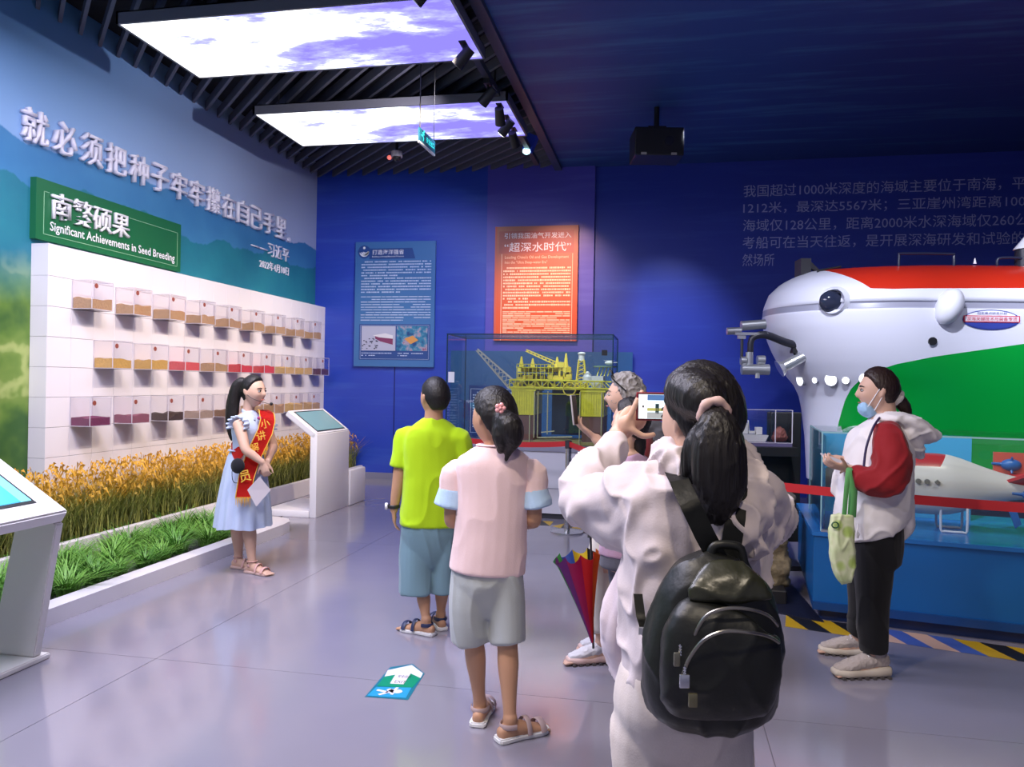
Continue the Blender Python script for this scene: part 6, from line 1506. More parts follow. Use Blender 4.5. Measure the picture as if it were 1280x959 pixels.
bm = bmesh.new(); tube(bm, [(j(845, 586)+V((0, 0, 0)), 0.012), (j(858, 598, -.05), 0.014), (j(872, 600, -.07), 0.012)], n=8); flatmesh('inner_collar', bm, cloth('collar_pink', (0.65, 0.13, 0.28)), r0, True, 'bright pink inner collar')
WP = cloth('trousers_white', (0.62, 0.55, 0.52), 0.85, 0.1)
bm = bmesh.new(); torso(bm, [(j(862, 835), 0.155, 0.125), (j(860, 880), 0.165, 0.14), (j(860, 920), 0.13, 0.11), (j(860, 945), 0.06, 0.07)], R, cap=0.3)
tube(bm, [(j(830, 870), 0.08), (j(822, 915), 0.095), (J(826, 1000, 1.82), 0.092), (J(828, 1120, 1.82), 0.085), (An1+UP*0.02, 0.08)], n=20, cap=0.1); tube(bm, [(j(890, 870), 0.08), (j(898, 915), 0.095), (J(903, 1000, 1.82), 0.092), (J(906, 1120, 1.82), 0.085), (An2+UP*0.02, 0.08)], n=20, cap=0.1)
fuse('trousers', bm, WP, r0, 0.007, 4, (0.008, 6, (1.4, 1.4, 0.5)))
for a_, f_ in ((An1, unit(fw-rt_*0.2)), (An2, unit(fw+rt_*0.15))):
    flatmesh('shoe_sole', sole(a_, f_, 0.26, 0.095, 0.03, 0, 0.07), S2, r0)
    bm = bmesh.new(); g_ = V((a_.x, a_.y, 0)); tube(bm, [(g_-f_*0.045+UP*0.05, 0.038, 0.04), (g_+f_*0.04+UP*0.055, 0.042, 0.045), (g_+f_*0.11+UP*0.045, 0.044, 0.03), (g_+f_*0.17+UP*0.035, 0.034, 0.018)], side=f_.cross(UP), n=14); flatmesh('shoe_upper', bm, mat('shoe_white', (0.65, 0.63, 0.62), 0.6), r0)
# phone
def phone(label, c, xd, ud, w_, h_, case, screen=None):
    t = thing('mobile_phone', label, 'phone', c); X = unit(xd); U = unit(ud); Nn = X.cross(U); M = Matrix((X, U, Nn)).transposed().to_4x4()
    bm = bmesh.new(); box(bm, -w_/2, w_/2, -h_/2, h_/2, -0.005, 0.004, M, bev=0.003); obj('body', bm, case, t, smooth=True)
    bm = bmesh.new(); box(bm, -w_/2+0.004, w_/2-0.004, -h_/2+0.004, h_/2-0.004, 0.0042, 0.0052, M); gl = obj('glass', bm, BLACK, t)
    if screen: bm = bmesh.new(); box(bm, -w_/2+0.006, w_/2-0.006, -h_/2+0.006, h_/2-0.006, 0.0054, 0.0060, M); obj('display', bm, screen, gl)
    return t, M
pc = J(829, 508, 2.16)
PX = mat('phone_display', (0.3, 0.4, 0.45), 0.2, emit=(0.72, 0.85, 0.9), es=0.9)
t, M = phone('phone in a dark red case held up sideways, its screen showing the hall', pc, rt_, UP-fw*0.02, 0.150, 0.080, mat('case_dark_red', (0.20, 0.01, 0.02), 0.4), PX)
for (a, m) in (((-0.068, -0.045, -0.034, 0.034), mat('app_bar', (0.8, 0.8, 0.8), 0.3, emit=(0.9, 0.9, 0.92), es=0.8)), ((-0.045, 0.05, 0.018, 0.033), mat('view_blue', (0.05, 0.1, 0.3), 0.3, emit=(0.1, 0.25, 0.5), es=0.5)), ((-0.045, 0.05, -0.033, -0.016), mat('view_floor', (0.3, 0.3, 0.3), 0.3, emit=(0.35, 0.4, 0.42), es=0.6)), ((-0.045, 0.02, -0.012, -0.004), mat('view_gold', (0.3, 0.3, 0.1), 0.3, emit=(0.45, 0.42, 0.1), es=0.6)), ((-0.022, -0.012, -0.02, 0.008), mat('view_dark', (0.03, 0.08, 0.1), 0.3))):
    bm = bmesh.new(); box(bm, a[0], a[1], a[2], a[3], 0.0062, 0.0068, M); obj('display_picture', bm, m, t)
bm = bmesh.new(); box(bm, -0.059, -0.054, -0.003, 0.003, 0.007, 0.0075, M); obj('shutter_button', bm, mat('button_dark', (0.05, 0.05, 0.06), 0.4), t)

# backpack
BKL = mat('backpack_black', (0.009, 0.010, 0.009), 0.42, bump=0.35, scale=16, spec=0.4); OLV = mat('backpack_painted_sheen', (0.022, 0.023, 0.012), 0.33, bump=0.4, scale=14); ZIP = mat('zip_metal', (0.30, 0.28, 0.24), 0.3, 0.9)  # olive sheen of the top flap is put into its colour
bp = thing('backpack', 'shiny black backpack with two arched zips and a silver luggage tag', 'backpack', J(893, 800, 1.58)); Db = 1.60
q = lambda x, y, dd=0.0: J(x, y, Db+dd)
tl = unit(RT+UP*0.10)
bm = bmesh.new(); tube(bm, [(q(905, 700), 0.055, 0.05), (q(902, 715), 0.095, 0.065), (q(900, 745), 0.122, 0.08), (q(896, 800), 0.142, 0.09), (q(893, 860), 0.140, 0.09), (q(893, 890), 0.122, 0.08), (q(893, 897), 0.105, 0.07)], side=tl, n=32, sq=0.8, cap=0.35)
fuse('main_compartment', bm, BKL, bp, 0.006, 3, (0.005, 9, (1, 1, 1)))
bm = bmesh.new(); tube(bm, [(q(912, 765, -.07), 0.07, 0.03), (q(908, 780, -.08), 0.105, 0.045), (q(906, 820, -.085), 0.118, 0.05), (q(903, 865, -.08), 0.115, 0.048), (q(901, 885, -.07), 0.10, 0.035)], side=tl, n=28, sq=0.7, cap=0.4)
fuse('front_pocket', bm, BKL, bp, 0.006, 3, (0.004, 10, (1, 1, 1)))
bm = bmesh.new(); tube(bm, [(q(912, 706, -.045), 0.045, 0.02), (q(915, 728, -.075), 0.075, 0.02), (q(918, 750, -.09), 0.088, 0.016)], side=tl, n=24, cap=0.4)
fuse('top_flap', bm, OLV, bp, 0.006, 3, (0.004, 12, (1, 1, 1)))
def arch(pts, dd, nm='zip'):
    bm = bmesh.new(); tube(bm, [(q(x, y, dd+e), 0.0035) for x, y, e in pts], n=8, k=4); flatmesh(nm, bm, ZIP, bp)
arch([(866, 815, .005), (876, 788, -.012), (890, 768, -.02), (915, 760, -.026), (945, 762, -.018), (966, 770, -.004), (977, 782, .012)], -0.112)
arch([(860, 843, .0), (868, 822, -.014), (885, 800, -.03), (910, 789, -.038), (940, 790, -.034), (965, 795, -.012), (979, 803, .012)], -0.132)
bm = bmesh.new(); tube(bm, [(q(893, 702, -.02), 0.009, 0.006), (q(893, 688, -.02), 0.009, 0.006), (q(900, 681, -.02), 0.009, 0.006), (q(918, 681, -.02), 0.009, 0.006), (q(930, 686, -.02), 0.009, 0.006), (q(935, 704, -.02), 0.009, 0.006), (q(942, 716, -.02), 0.009, 0.006)], n=10, k=3); flatmesh('carry_handle', bm, BKL, bp)
# straps
def strapband(pts, w_, m, nm, par):
    fine = []
    for i in range(len(pts)-1):
        for k in range(5): fine.append((pts[i][0].lerp(pts[i+1][0], k/5), pts[i][1].normalized().lerp(pts[i+1][1].normalized(), k/5)))
    fine.append(pts[-1]); flatmesh(nm, ribbon(fine, w_, 0.008), m, par, True)
strapband([(J(838, 592, 1.86), rt_), (J(843, 588, 1.76), rt_), (J(851, 600, 1.65), rt_+UP*.2), (J(866, 632, 1.60), rt_+UP*.55), (J(884, 668, 1.59), rt_+UP*.5), (J(903, 702, 1.59), rt_+UP*.4)], 0.021, BKL, 'shoulder_strap', bp)
strapband([(J(925, 590, 1.83), rt_), (J(925, 600, 1.69), rt_-UP*.1), (J(922, 650, 1.63), rt_), (J(915, 700, 1.61), rt_)], 0.022, BKL, 'shoulder_strap', bp)
strapband([(J(802, 742, 1.70), rt_), (J(806, 770, 1.66), rt_), (J(816, 800, 1.64), rt_+UP*.2), (J(828, 835, 1.62), rt_+UP*.3)], 0.010, BKL, 'lower_strap', bp)
bm = bmesh.new(); c_ = J(811, 788, 1.62); box(bm, -0.012, 0.012, -0.008, 0.0, -0.007, 0.007, Matrix.Translation(c_)); flatmesh('strap_buckle', bm, SILVER, bp)
def tagshape(x, y, w_, h_, dd, m, nm):
    c_ = q(x, y, dd); bm = bmesh.new(); box(bm, -w_/2, w_/2, -0.004, 0.004, -h_/2, h_/2, Matrix.Translation(c_) @ Matrix.Rotation(YAW, 4, 'Z'), bev=0.002); flatmesh(nm, bm, m, bp)
tagshape(862, 851, 0.019, 0.026, -.16, CHROME, 'luggage_tag'); tagshape(873, 875, 0.017, 0.026, -.165, mat('label_bronze', (0.22, 0.20, 0.12), 0.3, 0.8), 'metal_label'); tagshape(852, 824, 0.012, 0.026, -.145, mat('padlock_grey', (0.22, 0.21, 0.16), 0.3, 0.8), 'padlock')
bm = bmesh.new()
for k in range(4): c_ = q(861, 833+k*3, -.158); cyl(bm, c_, c_+V((0.003, 0, -0.004)), 0.0028, n=8)
for k in range(4): c_ = q(855, 806+k*3.4, -.14); cyl(bm, c_, c_+V((0.003, 0, -0.004)), 0.0028, n=8)
flatmesh('tag_chain', bm, CHROME, bp)

# ---------------------------------------------------------------- woman with mask
D = 4.02
r0 = person('woman in profile wearing a white hooded jacket with red sleeves and black trousers', ground((1085-640)*D/960, D))
F = unit(-rt_*0.97+fw*0.2); R = F.cross(UP); hd = Head(j(1098, 488), unit(-rt_*0.96+fw*0.28), 1.03, UP-rt_*0.04)
bm = bmesh.new(); hd.build(bm)
tube(bm, [(j(1104, 500), 0.056), (j(1108, 517), 0.053), (j(1110, 530), 0.065)], n=16)
torso(bm, [(j(1108, 528), 0.13, 0.08), (j(1102, 548), 0.17, 0.10), (j(1098, 590), 0.15, 0.11), (j(1094, 640), 0.16, 0.12), (j(1092, 680), 0.16, 0.12)], R)
Ls, Le, Lw = J(1112, 545, D-.18), J(1112, 605, D-.24), J(1062, 586, D-.14)
Rs, Re, Rw = J(1105, 545, D+.19), J(1098, 600, D+.22), J(1062, 576, D+.04)
for S_, E_, W2 in ((Ls, Le, Lw), (Rs, Re, Rw)):
    limb(bm, [(S_, 0.052), (S_.lerp(E_, .5), 0.048), (E_, 0.042)]); limb(bm, [(E_, 0.042), (E_.lerp(W2, .4), 0.037), (W2, 0.026)])
hand(bm, Lw, unit(-rt_+UP*0.25), unit(UP+fw*0.5), -1, 0.95, 0.55); hand(bm, Rw, unit(-rt_-UP*0.0-fw*0.2), unit(UP*0.4-fw*0.8), -1, 0.95, 0.5)
An1 = ground((1097-640)*3.97/960, 3.97, 0.09); An2 = ground((1077-640)*4.27/960, 4.27, 0.09)
limb(bm, leg_pts(J(1096, 690, D-.08), J(1095, 750, 3.97), An1)); limb(bm, leg_pts(J(1090, 690, D+.1), J(1083, 745, 4.2), An2))
fd1 = unit(-rt_*0.97-fw*0.1); fd2 = unit(-rt_*0.95+fw*0.2)
foot(bm, An1, fd1); foot(bm, An2, fd2)
fuse('body', bm, SK, r0, 0.0055, 2)
hd.face(r0, HB)
HBR = hairmat('hair_dark_brown', (0.025, 0.013, 0.011))
bm = bmesh.new(); hd.cap(bm, 0.012, 0.42, -0.6, 0.05)
tube(bm, [(j(1112, 487), 0.045), (j(1119, 494), 0.03), (j(1126, 502), 0.035), (j(1133, 512), 0.03), (j(1139, 524), 0.008)], n=14)
fuse('hair', bm, HBR, r0, 0.0055, 2, (0.002, 60, (1, 1, 0.4)))
bm = bmesh.new(); c_ = j(1121, 497)
for i in range(9):
    a = 2*math.pi*i/9; ball(bm, c_+unit(UP+rt_*0.6)*0.030*math.cos(a)+fw*0.03*math.sin(a), 0.019, 0.019, 0.019)
fuse('scrunchie', bm, cloth('scrunchie_cream', (0.75, 0.70, 0.66)), r0, 0.005, 1, (0.004, 50, (1, 1, 1)), label='cream ruffled scrunchie')
# mask under chin
MB_ = cloth('mask_blue', (0.32, 0.52, 0.74), 0.7)
bm = bmesh.new(); tube(bm, [(hd.w((0, 0.070, -0.070)), 0.046, 0.022), (hd.w((0, 0.070, -0.090)), 0.060, 0.036), (hd.w((0, 0.045, -0.112)), 0.052, 0.034), (hd.w((0, 0.02, -0.125)), 0.032, 0.018)], side=hd.M @ V((1, 0, 0)), n=18); fuse('face_mask', bm, MB_, r0, 0.005, 2, (0.002, 40, (1, 1, 1)), label='blue face mask pulled under the chin')
for sx in (-1, 1):
    bm = bmesh.new(); tube(bm, [(hd.w((sx*0.045, 0.065, -0.09)), 0.0025), (hd.w((sx*0.07, 0.03, -0.03)), 0.0025), (hd.w((sx*0.082, -0.004, 0.022)), 0.0025), (hd.w((sx*0.078, -0.02, 0.0)), 0.0025), (hd.w((sx*0.06, 0.03, -0.1)), 0.0025)], n=6); flatmesh('mask_loop', bm, mat('loop_white', (0.8, 0.8, 0.82), 0.5), r0)
JW2 = cloth('windbreaker_white', (0.76, 0.72, 0.72), 0.75, 0.08); JR = cloth('windbreaker_red', (0.25, 0.009, 0.013), 0.75, 0.08)
bm = bmesh.new()
torso(bm, [(j(1110, 520), 0.07, 0.065), (j(1108, 530), 0.15, 0.09), (j(1102, 552), 0.195, 0.155), (j(1098, 580), 0.195, 0.165), (j(1096, 620), 0.20, 0.180), (j(1093, 645), 0.205, 0.185), (j(1098, 660), 0.19, 0.155)], R, n=28, cap=0.12)
tube(bm, [(j(1075, 590, .08), 0.04, 0.1), (j(1062, 605, .08), 0.035, 0.1), (j(1050, 622, .08), 0.012, 0.06)], side=fw, n=16)
tube(bm, [(j(1125, 620, -.02), 0.06, 0.12), (j(1128, 655, -.02), 0.05, 0.12), (j(1125, 672, -.02), 0.02, 0.07)], side=rt_, n=16)
fuse('jacket', bm, JW2, r0, 0.007, 4, (0.009, 7, (1, 1, 0.8)))
bm = bmesh.new(); tube(bm, [(J(1110, 540, D-.13), 0.07), (J(1113, 552, D-.19), 0.082), (J(1116, 580, D-.235), 0.092), (J(1110, 606, D-.25), 0.085)], n=20)
tube(bm, [(J(1112, 600, D-.25), 0.085), (J(1090, 600, D-.22), 0.072), (J(1072, 592, D-.17), 0.05), (J(1066, 589, D-.15), 0.036)], n=20, cap=0.2)
fuse('sleeve', bm, JR, r0, 0.007, 3, (0.009, 8, (1, 1, 1)), label='dark red jacket sleeve')
bm = bmesh.new(); tube(bm, [(J(1105, 545, D+.15), 0.075), (J(1100, 575, D+.22), 0.085), (J(1095, 600, D+.2), 0.07), (J(1072, 585, D+.08), 0.042)], n=20, cap=0.2)
fuse('sleeve', bm, JR, r0, 0.007, 3, (0.008, 8, (1, 1, 1)), label='dark red jacket sleeve')
bm = bmesh.new(); tube(bm, [(J(1096, 526, D-.06), 0.02, 0.06), (J(1110, 523, D-.07), 0.035, 0.10), (J(1130, 530, D-.05), 0.055, 0.14), (J(1150, 542, D-.03), 0.055, 0.14), (J(1163, 545, D-.02), 0.025, 0.10)], side=UP, n=20)
tube(bm, [(J(1125, 540, D-.04), 0.06, 0.14), (J(1140, 555, D-.04), 0.05, 0.11), (J(1148, 568, D-.03), 0.018, 0.06)], side=rt_, n=18)
fuse('hood', bm, JW2, r0, 0.007, 3, (0.008, 12, (1, 1, 1)))
bm = bmesh.new(); tube(bm, [(J(1100, 522, D-.12), 0.006), (J(1092, 535, D-.185), 0.006), (J(1084, 560, D-.20), 0.006), (J(1081, 590, D-.21), 0.006)], n=8, k=4); flatmesh('shoulder_piping', bm, mat('piping_navy', (0.03, 0.02, 0.08), 0.5), r0)
bm = bmesh.new(); tube(bm, [(j(1076, 655, -.16), 0.004), (j(1074, 668, -.16), 0.004), (j(1076, 672, -.16), 0.004)], n=8); ball(bm, j(1076, 668, -.16), 0.006, 0.006, 0.012); flatmesh('hem_drawcord', bm, JW2, r0)
TB = cloth('trousers_black', (0.006, 0.006, 0.008), 0.9, 0.05)
bm = bmesh.new(); torso(bm, [(j(1096, 630), 0.17, 0.125), (j(1096, 665), 0.18, 0.135), (j(1096, 700), 0.17, 0.125)], R, cap=0.3)
tube(bm, [(J(1096, 680, D-.07), 0.105), (J(1096, 730, D-.06), 0.09), (J(1096, 780, D-.05), 0.078), (An1+UP*0.045+rt_*0.006, 0.068)], n=18, cap=0.2); tube(bm, [(J(1092, 680, D+.08), 0.105), (J(1086, 730, D+.14), 0.088), (J(1082, 770, D+.2), 0.072), (An2+UP*0.05, 0.058)], n=18, cap=0.2)
fuse('trousers', bm, TB, r0, 0.007, 4, (0.006, 7, (1, 1, 0.6)))
def sneaker(a, f, s, up, so):
    f = unit(f); g = V((a.x, a.y, 0)); sd = f.cross(UP)
    bm = bmesh.new(); tube(bm, [(g-f*0.075*s+UP*0.028*s, 0.036*s, 0.026*s), (g-f*0.02*s+UP*0.028*s, 0.045*s, 0.026*s), (g+f*0.06*s+UP*0.024*s, 0.042*s, 0.022*s), (g+f*0.14*s+UP*0.024*s, 0.050*s, 0.022*s), (g+f*0.195*s+UP*0.028*s, 0.032*s, 0.016*s)], side=sd, n=18, sq=0.7, cap=0.5)
    so_ = fuse('shoe_sole', bm, so, r0, 0.005, 1)
    bm = bmesh.new()
    for k in range(7): c_ = g+f*(-0.06+k*0.038)*s; box(bm, -0.008, 0.008, -0.052*s, 0.052*s, 0.0, 0.012, Matrix.Translation(c_) @ Matrix.Rotation(math.atan2(f.y, f.x), 4, 'Z'))
    flatmesh('shoe_tread', bm, mat('tread_dark', (0.08, 0.07, 0.07), 0.7), so_)
    bm = bmesh.new(); tube(bm, [(g-f*0.062*s+UP*0.075*s, 0.030*s, 0.035*s), (g-f*0.01*s+UP*0.078*s, 0.036*s, 0.040*s), (g+f*0.06*s+UP*0.068*s, 0.040*s, 0.036*s), (g+f*0.125*s+UP*0.052*s, 0.042*s, 0.028*s), (g+f*0.18*s+UP*0.040*s, 0.030*s, 0.018*s)], side=sd, n=18, k=3)
    tube(bm, [(g-f*0.02*s+UP*0.08*s, 0.036*s, 0.04*s), (g-f*0.012*s+UP*0.125*s, 0.036*s, 0.044*s)], side=sd, n=16, k=2, cap=0.2)
    su = fuse('shoe_upper', bm, up, r0, 0.005, 1, (0.003, 35, (1, 1, 1)))
    for k in range(4):
        c_ = g+f*(0.035+k*0.022)*s+UP*(0.108-k*0.010)*s; bm = bmesh.new(); tube(bm, [(c_-sd*0.028*s-UP*0.006, 0.0032), (c_+UP*0.003, 0.0032), (c_+sd*0.028*s-UP*0.006, 0.0032)], n=6); flatmesh('lace', bm, mat('lace_white', (0.75, 0.72, 0.7), 0.6), su)
UPB = cloth('sneaker_beige', (0.46, 0.40, 0.37), 0.8, 0.3); SOB = mat('sneaker_sole', (0.60, 0.53, 0.44), 0.6)
sneaker(An1, fd1, 1.08, UPB, SOB); sneaker(An2, fd2, 1.0, UPB, SOB)
phone('phone held flat in front of the woman in red and white', J(1048, 577, D-.10), unit(-rt_+UP*0.35), unit(fw+UP*0.4), 0.155, 0.075, mat('case_grey', (0.5, 0.48, 0.5), 0.3))
# tote
tt = thing('tote_bag', 'light green leaf-print tote bag hanging from the arm of the masked woman', 'bag', J(1056, 685, D-.24)); Dt = D-.24
q = lambda x, y, dd=0.0: J(x, y, Dt+dd)
def tote_mat():
    m = bpy.data.materials.new('tote_print'); m.use_nodes = True; N, L = nt(m); tc = N.new('ShaderNodeTexCoord')
    v = N.new('ShaderNodeTexVoronoi'); v.inputs['Scale'].default_value = 13; L.new(tc.outputs['Object'], v.inputs['Vector'])
    c = ramp_n(N, L, v.outputs['Distance'], [(0.0, (0.35, 0.50, 0.08)), (0.3, (0.40, 0.52, 0.16)), (0.45, (0.62, 0.66, 0.42)), (0.8, (0.50, 0.60, 0.30))])
    b2 = N.new('ShaderNodeBump'); b2.inputs['Strength'].default_value = 0.3; L.new(noise_n(N, L, tc.outputs['Object'], 12, 3), b2.inputs['Height']); L.new(b2.outputs[0], N['Principled BSDF'].inputs['Normal'])
    L.new(c, N['Principled BSDF'].inputs['Base Color']); N['Principled BSDF'].inputs['Roughness'].default_value = 0.6; return m
bm = bmesh.new(); tube(bm, [(q(1055, 643), 0.056, 0.018), (q(1055, 665), 0.060, 0.03), (q(1057, 700), 0.060, 0.035), (q(1060, 720), 0.045, 0.03), (q(1062, 729), 0.022, 0.015)], side=rt_, n=28, sq=0.7, cap=0.2)
fuse('bag_body', bm, tote_mat(), tt, 0.006, 2, (0.006, 16, (1.4, 1.4, 0.4)))
TG = cloth('tote_handle_green', (0.10, 0.33, 0.10))
for (x0_, x1_) in ((1058, 1066), (1067, 1071)):
    bm = bmesh.new(); tube(bm, [(q(x0_, 646), 0.012, 0.003), (q(x0_+2, 615), 0.012, 0.003), (J(1063, 588, Dt+.03), 0.014, 0.004), (J(x1_, 588, Dt+.12), 0.012, 0.003), (q(x1_, 620, .05), 0.012, 0.003), (q(x1_-1, 646, .04), 0.012, 0.003)], side=rt_, n=8, k=3); flatmesh('bag_handle', bm, TG, tt)
bm = bmesh.new(); tube(bm, [(q(1047, 656, -.034)+rt_*0.016*math.cos(a)+UP*0.014*math.sin(a), 0.0035) for a in [2*math.pi*i/16 for i in range(17)]], n=6, k=1, cap=0); flatmesh('bag_emblem', bm, mat('emblem_green', (0.02, 0.10, 0.04), 0.5), tt)

# ---------------------------------------------------------------- grey-haired woman
D = 4.15
r0 = person('grey-haired woman in profile holding up a phone, glasses pushed up on her hair', ground((765-640)*D/960, D))
F = unit(-rt_*0.97+fw*0.25); R = F.cross(UP); hd = Head(j(781, 495), unit(-rt_*0.97+fw*0.2), 1.0, UP+rt_*0.05)
bm = bmesh.new(); hd.build(bm)
tube(bm, [(j(788, 510), 0.052), (j(792, 528), 0.05), (j(794, 540), 0.06)], n=16)
torso(bm, [(j(798, 538), 0.13, 0.08), (j(800, 560), 0.17, 0.11), (j(792, 610), 0.15, 0.11), (j(780, 660), 0.16, 0.12), (j(772, 690), 0.15, 0.11)], R)
Ls, Le, Lw = J(803, 560, D-.18), J(792, 590, D-.32), J(745, 547, D-.30)
Rs, Re, Rw = J(800, 560, D+.18), J(785, 610, D+.22), J(765, 650, D+.1)
for S_, E_, W2 in ((Ls, Le, Lw), (Rs, Re, Rw)):
    limb(bm, [(S_, 0.05), (S_.lerp(E_, .5), 0.046), (E_, 0.04)]); limb(bm, [(E_, 0.04), (E_.lerp(W2, .4), 0.036), (W2, 0.026)])
hand(bm, Lw, unit(-rt_+UP*0.75), unit(UP*0.6+rt_*0.55+fw*0.2), 1, 0.95, 0.30, curls=(0.25, 0.35, 0.45, 0.5)); hand(bm, Rw, unit(-UP-rt_*0.3), unit(fw), 1, 0.95, 0.8)
An1 = ground((757-640)*4.10/960, 4.10, 0.09); An2 = ground((770-640)*4.3/960, 4.3, 0.09)
limb(bm, leg_pts(J(765, 690, D-.06), J(762, 755, 4.12), An1)); limb(bm, leg_pts(J(775, 690, D+.1), J(772, 755, 4.25), An2))
fd1 = unit(-rt_*0.95-fw*0.2); foot(bm, An1, fd1); foot(bm, An2, fd1)
fuse('body', bm, SK, r0, 0.0055, 2)
HG_ = hairmat('hair_grey', (0.30, 0.28, 0.27), 0.7); hd.face(r0, mat('brow_grey', (0.15, 0.13, 0.12), 0.7))
bm = bmesh.new(); hd.cap(bm, 0.022, 0.40, -0.55, 0.0)
fuse('hair', bm, HG_, r0, 0.0055, 1, (0.010, 30, (1, 1, 1)))
bm = bmesh.new()
tube(bm, [(hd.w((-0.10, -0.01, 0.03)), 0.004), (hd.w((-0.09, 0.06, 0.085)), 0.004), (hd.w((-0.05, 0.075, 0.105)), 0.004), (hd.w((0.05, 0.075, 0.105)), 0.004), (hd.w((0.09, 0.06, 0.085)), 0.004), (hd.w((0.10, -0.01, 0.03)), 0.004)], n=8)
for sx in (-1, 1): tube(bm, [(hd.w(V((sx*0.038, 0.072, 0.118))+V((0.026*math.cos(a), 0, 0))+V((0, 0.012, 0.02))*math.sin(a)), 0.0028) for a in [2*math.pi*i/16 for i in range(17)]], n=6, k=1, cap=0)
g_ = thing('glasses', 'dark-rimmed glasses pushed up on the grey hair', 'glasses', hd.w((0, 0.07, 0.1))); flatmesh('frame', bm, BLACK, g_)
bm = bmesh.new(); torso(bm, [(j(794, 530), 0.07, 0.06), (j(797, 540), 0.15, 0.09), (j(801, 562), 0.185, 0.135), (j(796, 610), 0.18, 0.14), (j(780, 655), 0.18, 0.145)], R, cap=0.15)
fuse('blouse', bm, cloth('blouse_maroon', (0.16, 0.015, 0.02)), r0, 0.008, 3, (0.006, 7, (1, 1, 1)))
bm = bmesh.new(); tube(bm, [(J(803, 548, D-.14), 0.06), (J(803, 562, D-.2), 0.065), (J(797, 582, D-.28), 0.06)], n=16, cap=0.2); fuse('sleeve', bm, cloth('blouse_maroon', (0, 0, 0)), r0, 0.008, 3)
bm = bmesh.new(); ball(bm, J(826, 551, D-.1), 0.085, 0.06, 0.085); tube(bm, [(J(805, 540, D-.1), 0.03), (J(820, 535, D-.08), 0.05), (J(838, 560, D-.06), 0.055)], n=12)
sb_ = thing('shoulder_bag', 'dark grey rounded bag at the back of the grey-haired woman', 'bag', J(826, 551, D-.1)); fu = fuse('bag_body', bm, cloth('bag_grey', (0.07, 0.07, 0.08)), sb_, 0.008, 2, (0.006, 12, (1, 1, 1)))
CP = cloth('trousers_cream', (0.62, 0.56, 0.50))
bm = bmesh.new(); torso(bm, [(j(780, 640), 0.165, 0.13), (j(775, 670), 0.175, 0.135), (j(770, 695), 0.17, 0.13)], R, cap=0.2)
tube(bm, [(J(765, 680, D-.05), 0.10), (J(763, 730, 4.12), 0.09), (An1+UP*0.08, 0.075)], n=18, cap=0.1); tube(bm, [(J(775, 680, D+.08), 0.10), (J(773, 730, 4.25), 0.09), (An2+UP*0.08, 0.075)], n=18, cap=0.1)
fuse('trousers', bm, CP, r0, 0.008, 3, (0.007, 6, (1, 1, 0.5)))
sneaker(An1, fd1, 0.95, mat('sneaker_white', (0.62, 0.60, 0.62), 0.7), S2); sneaker(An2, fd1, 0.95, mat('sneaker_white', (0, 0, 0)), S2)
phone('pale grey phone held upright by the grey-haired woman', J(718.5, 512, D-.32), unit(rt_*0.35+fw*0.9), unit(UP-rt_*0.12), 0.075, 0.15, mat('case_silver', (0.45, 0.43, 0.44), 0.3))
# umbrella
um = thing('umbrella', 'folded rainbow umbrella hanging point down beside the cream trousers', 'umbrella', J(745, 800, 3.95)); tipp = J(746, 803, 3.95); topc = J(724, 690, 3.95)
cols = [('green', (0.05, 0.30, 0.06)), ('purple', (0.22, 0.04, 0.25)), ('magenta', (0.45, 0.01, 0.12)), ('red', (0.60, 0.015, 0.02)), ('orange', (0.6, 0.12, 0.01)), ('black', (0.012, 0.012, 0.012)), ('yellow', (0.65, 0.48, 0.02)), ('blue', (0.03, 0.08, 0.35))]
ax = (topc-tipp).normalized(); sd = unit(rt_-ax*ax.dot(rt_)); fd = ax.cross(sd); h_ = (topc-tipp).length
for i in range(8):
    a0 = math.pi*2*(i)/8+2.5; a1 = a0+math.pi/4; bm = bmesh.new(); rows_ = []
    for k in range(9):
        u = k/8; r_ = 0.006+0.098*u**1.1; rr2 = []
        for jx in range(6):
            v_ = jx/5; a = a0+(a1-a0)*v_; fold = 1+0.25*math.sin(v_*math.pi)*u; hh = h_*u*(1+0.07*math.sin(v_*math.pi*1.0)*(-1 if k == 8 else 0))
            rr2.append(bm.verts.new(tipp+ax*hh+(sd*math.cos(a)+fd*math.sin(a)*0.75)*r_*fold))
        rows_.append(rr2)
    for k in range(8):
        for jx in range(5): bm.faces.new((rows_[k][jx], rows_[k][jx+1], rows_[k+1][jx+1], rows_[k+1][jx]))
    bmesh.ops.solidify(bm, geom=bm.faces[:], thickness=0.002)
    flatmesh('canopy_panel', bm, mat('umbrella_'+cols[i][0], cols[i][1], 0.55), um, True, '%s canopy panel' % cols[i][0])
bm = bmesh.new(); cyl(bm, tipp-ax*0.03, J(741, 655, 3.98), 0.006, n=10); flatmesh('shaft', bm, DARKMET, um)
bm = bmesh.new(); cyl(bm, J(741, 672, 3.97), J(742, 648, 3.99), 0.014, n=12); flatmesh('handle', bm, BLACK, um)

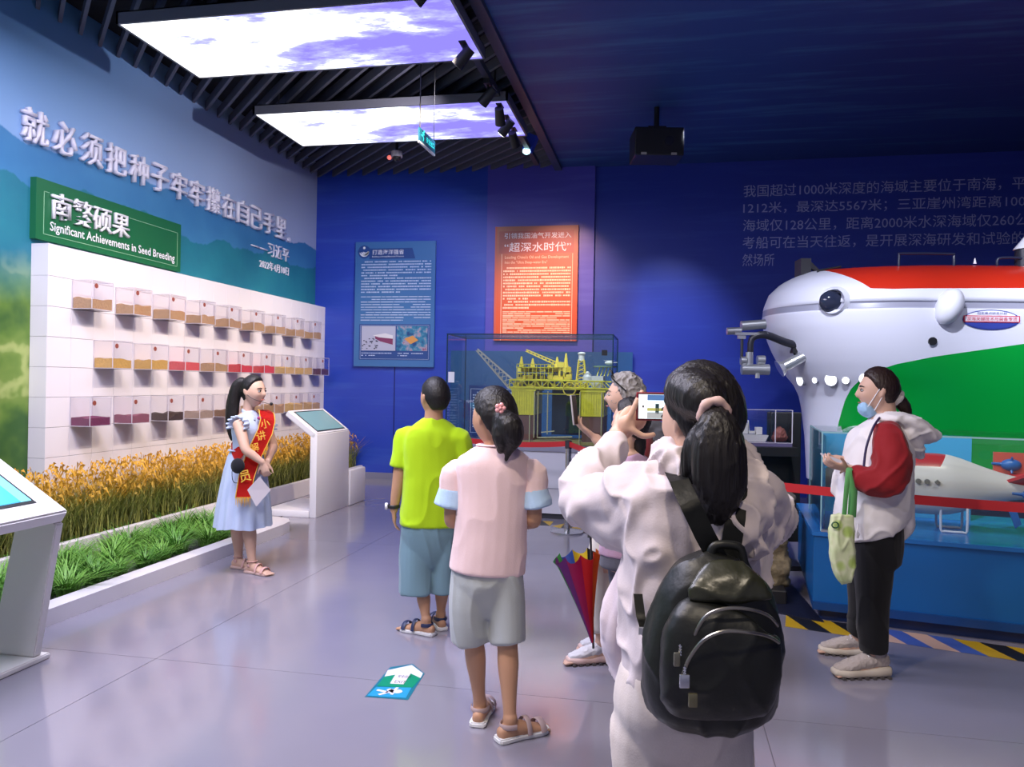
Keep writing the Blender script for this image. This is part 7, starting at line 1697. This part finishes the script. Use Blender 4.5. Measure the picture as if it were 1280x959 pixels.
# ---------------------------------------------------------------- child in purple shirt
D = 3.55
r0 = person('small child in a mauve T-shirt half hidden behind the photographing woman', ground((790-640)*D/960, D))
F = unit(fw*0.7-rt_*0.7); R = F.cross(UP); hd = Head(j(789, 527), unit(fw*0.6-rt_*0.8), 0.93)
bm = bmesh.new(); hd.build(bm)
tube(bm, [(j(785, 545), 0.043), (j(783, 562), 0.042), (j(785, 572), 0.05)], n=14)
torso(bm, [(j(786, 570), 0.09, 0.06), (j(786, 600), 0.125, 0.08), (j(787, 650), 0.12, 0.09), (j(788, 700), 0.13, 0.10)], R)
Ls, Le, Lw = j(768, 590), j(766, 640, .03), j(772, 680, .05); Rs, Re, Rw = j(806, 590), j(812, 640, .03), j(810, 680, .05)
for S_, E_, W2, sg in ((Ls, Le, Lw, -1), (Rs, Re, Rw, 1)):
    limb(bm, [(S_, 0.04), (S_.lerp(E_, .5), 0.037), (E_, 0.032), (E_.lerp(W2, .4), 0.03), (W2, 0.021)]); hand(bm, W2, -UP+fw*0.1, -rt_*sg, sg, 0.8, 0.4)
An1 = ground((806-640)*D/960, D, 0.075); An2 = ground((824-640)*(D+.05)/960, D+.05, 0.075)
limb(bm, leg_pts(j(787, 715), j(797, 790), An1, 0.88)); limb(bm, leg_pts(j(804, 715), j(814, 790), An2, 0.88)); foot(bm, An1, fw, 0.85); foot(bm, An2, fw, 0.85)
fuse('body', bm, SK, r0, 0.006, 2)
bm = bmesh.new(); hd.cap(bm, 0.013, 0.45, -0.7, 0.08); tube(bm, [(j(798, 535), 0.03), (j(800, 555), 0.035), (j(802, 568), 0.02)], n=12); fuse('hair', bm, HB, r0, 0.0055, 2, (0.002, 60, (1, 1, 0.3)))
bm = bmesh.new(); torso(bm, [(j(784, 566), 0.058, 0.05), (j(785, 573), 0.11, 0.07), (j(786, 588), 0.145, 0.09), (j(787, 630), 0.14, 0.10), (j(788, 690), 0.15, 0.11)], R, cap=0.12)
for S_, E_ in ((Ls, Le), (Rs, Re)): tube(bm, [(S_.lerp(j(786, 590), .3), 0.05), (S_, 0.052), (S_.lerp(E_, .6), 0.055)], n=14, cap=0.1)
fuse('t_shirt', bm, cloth('shirt_mauve', (0.50, 0.32, 0.47)), r0, 0.007, 3, (0.004, 7, (1, 1, 1)))
bm = bmesh.new(); torso(bm, [(j(788, 682), 0.14, 0.105), (j(788, 705), 0.145, 0.11)], R, cap=0.2); tube(bm, [(j(783, 705), 0.075), (j(791, 765), 0.075)], n=16, cap=0.1); tube(bm, [(j(803, 705), 0.075), (j(810, 765), 0.075)], n=16, cap=0.1)
fuse('shorts', bm, cloth('shorts_dark', (0.10, 0.10, 0.14)), r0, 0.007, 3)
for a_ in (An1, An2): sandal(a_, fw, 0.9, S1, S2, r0)
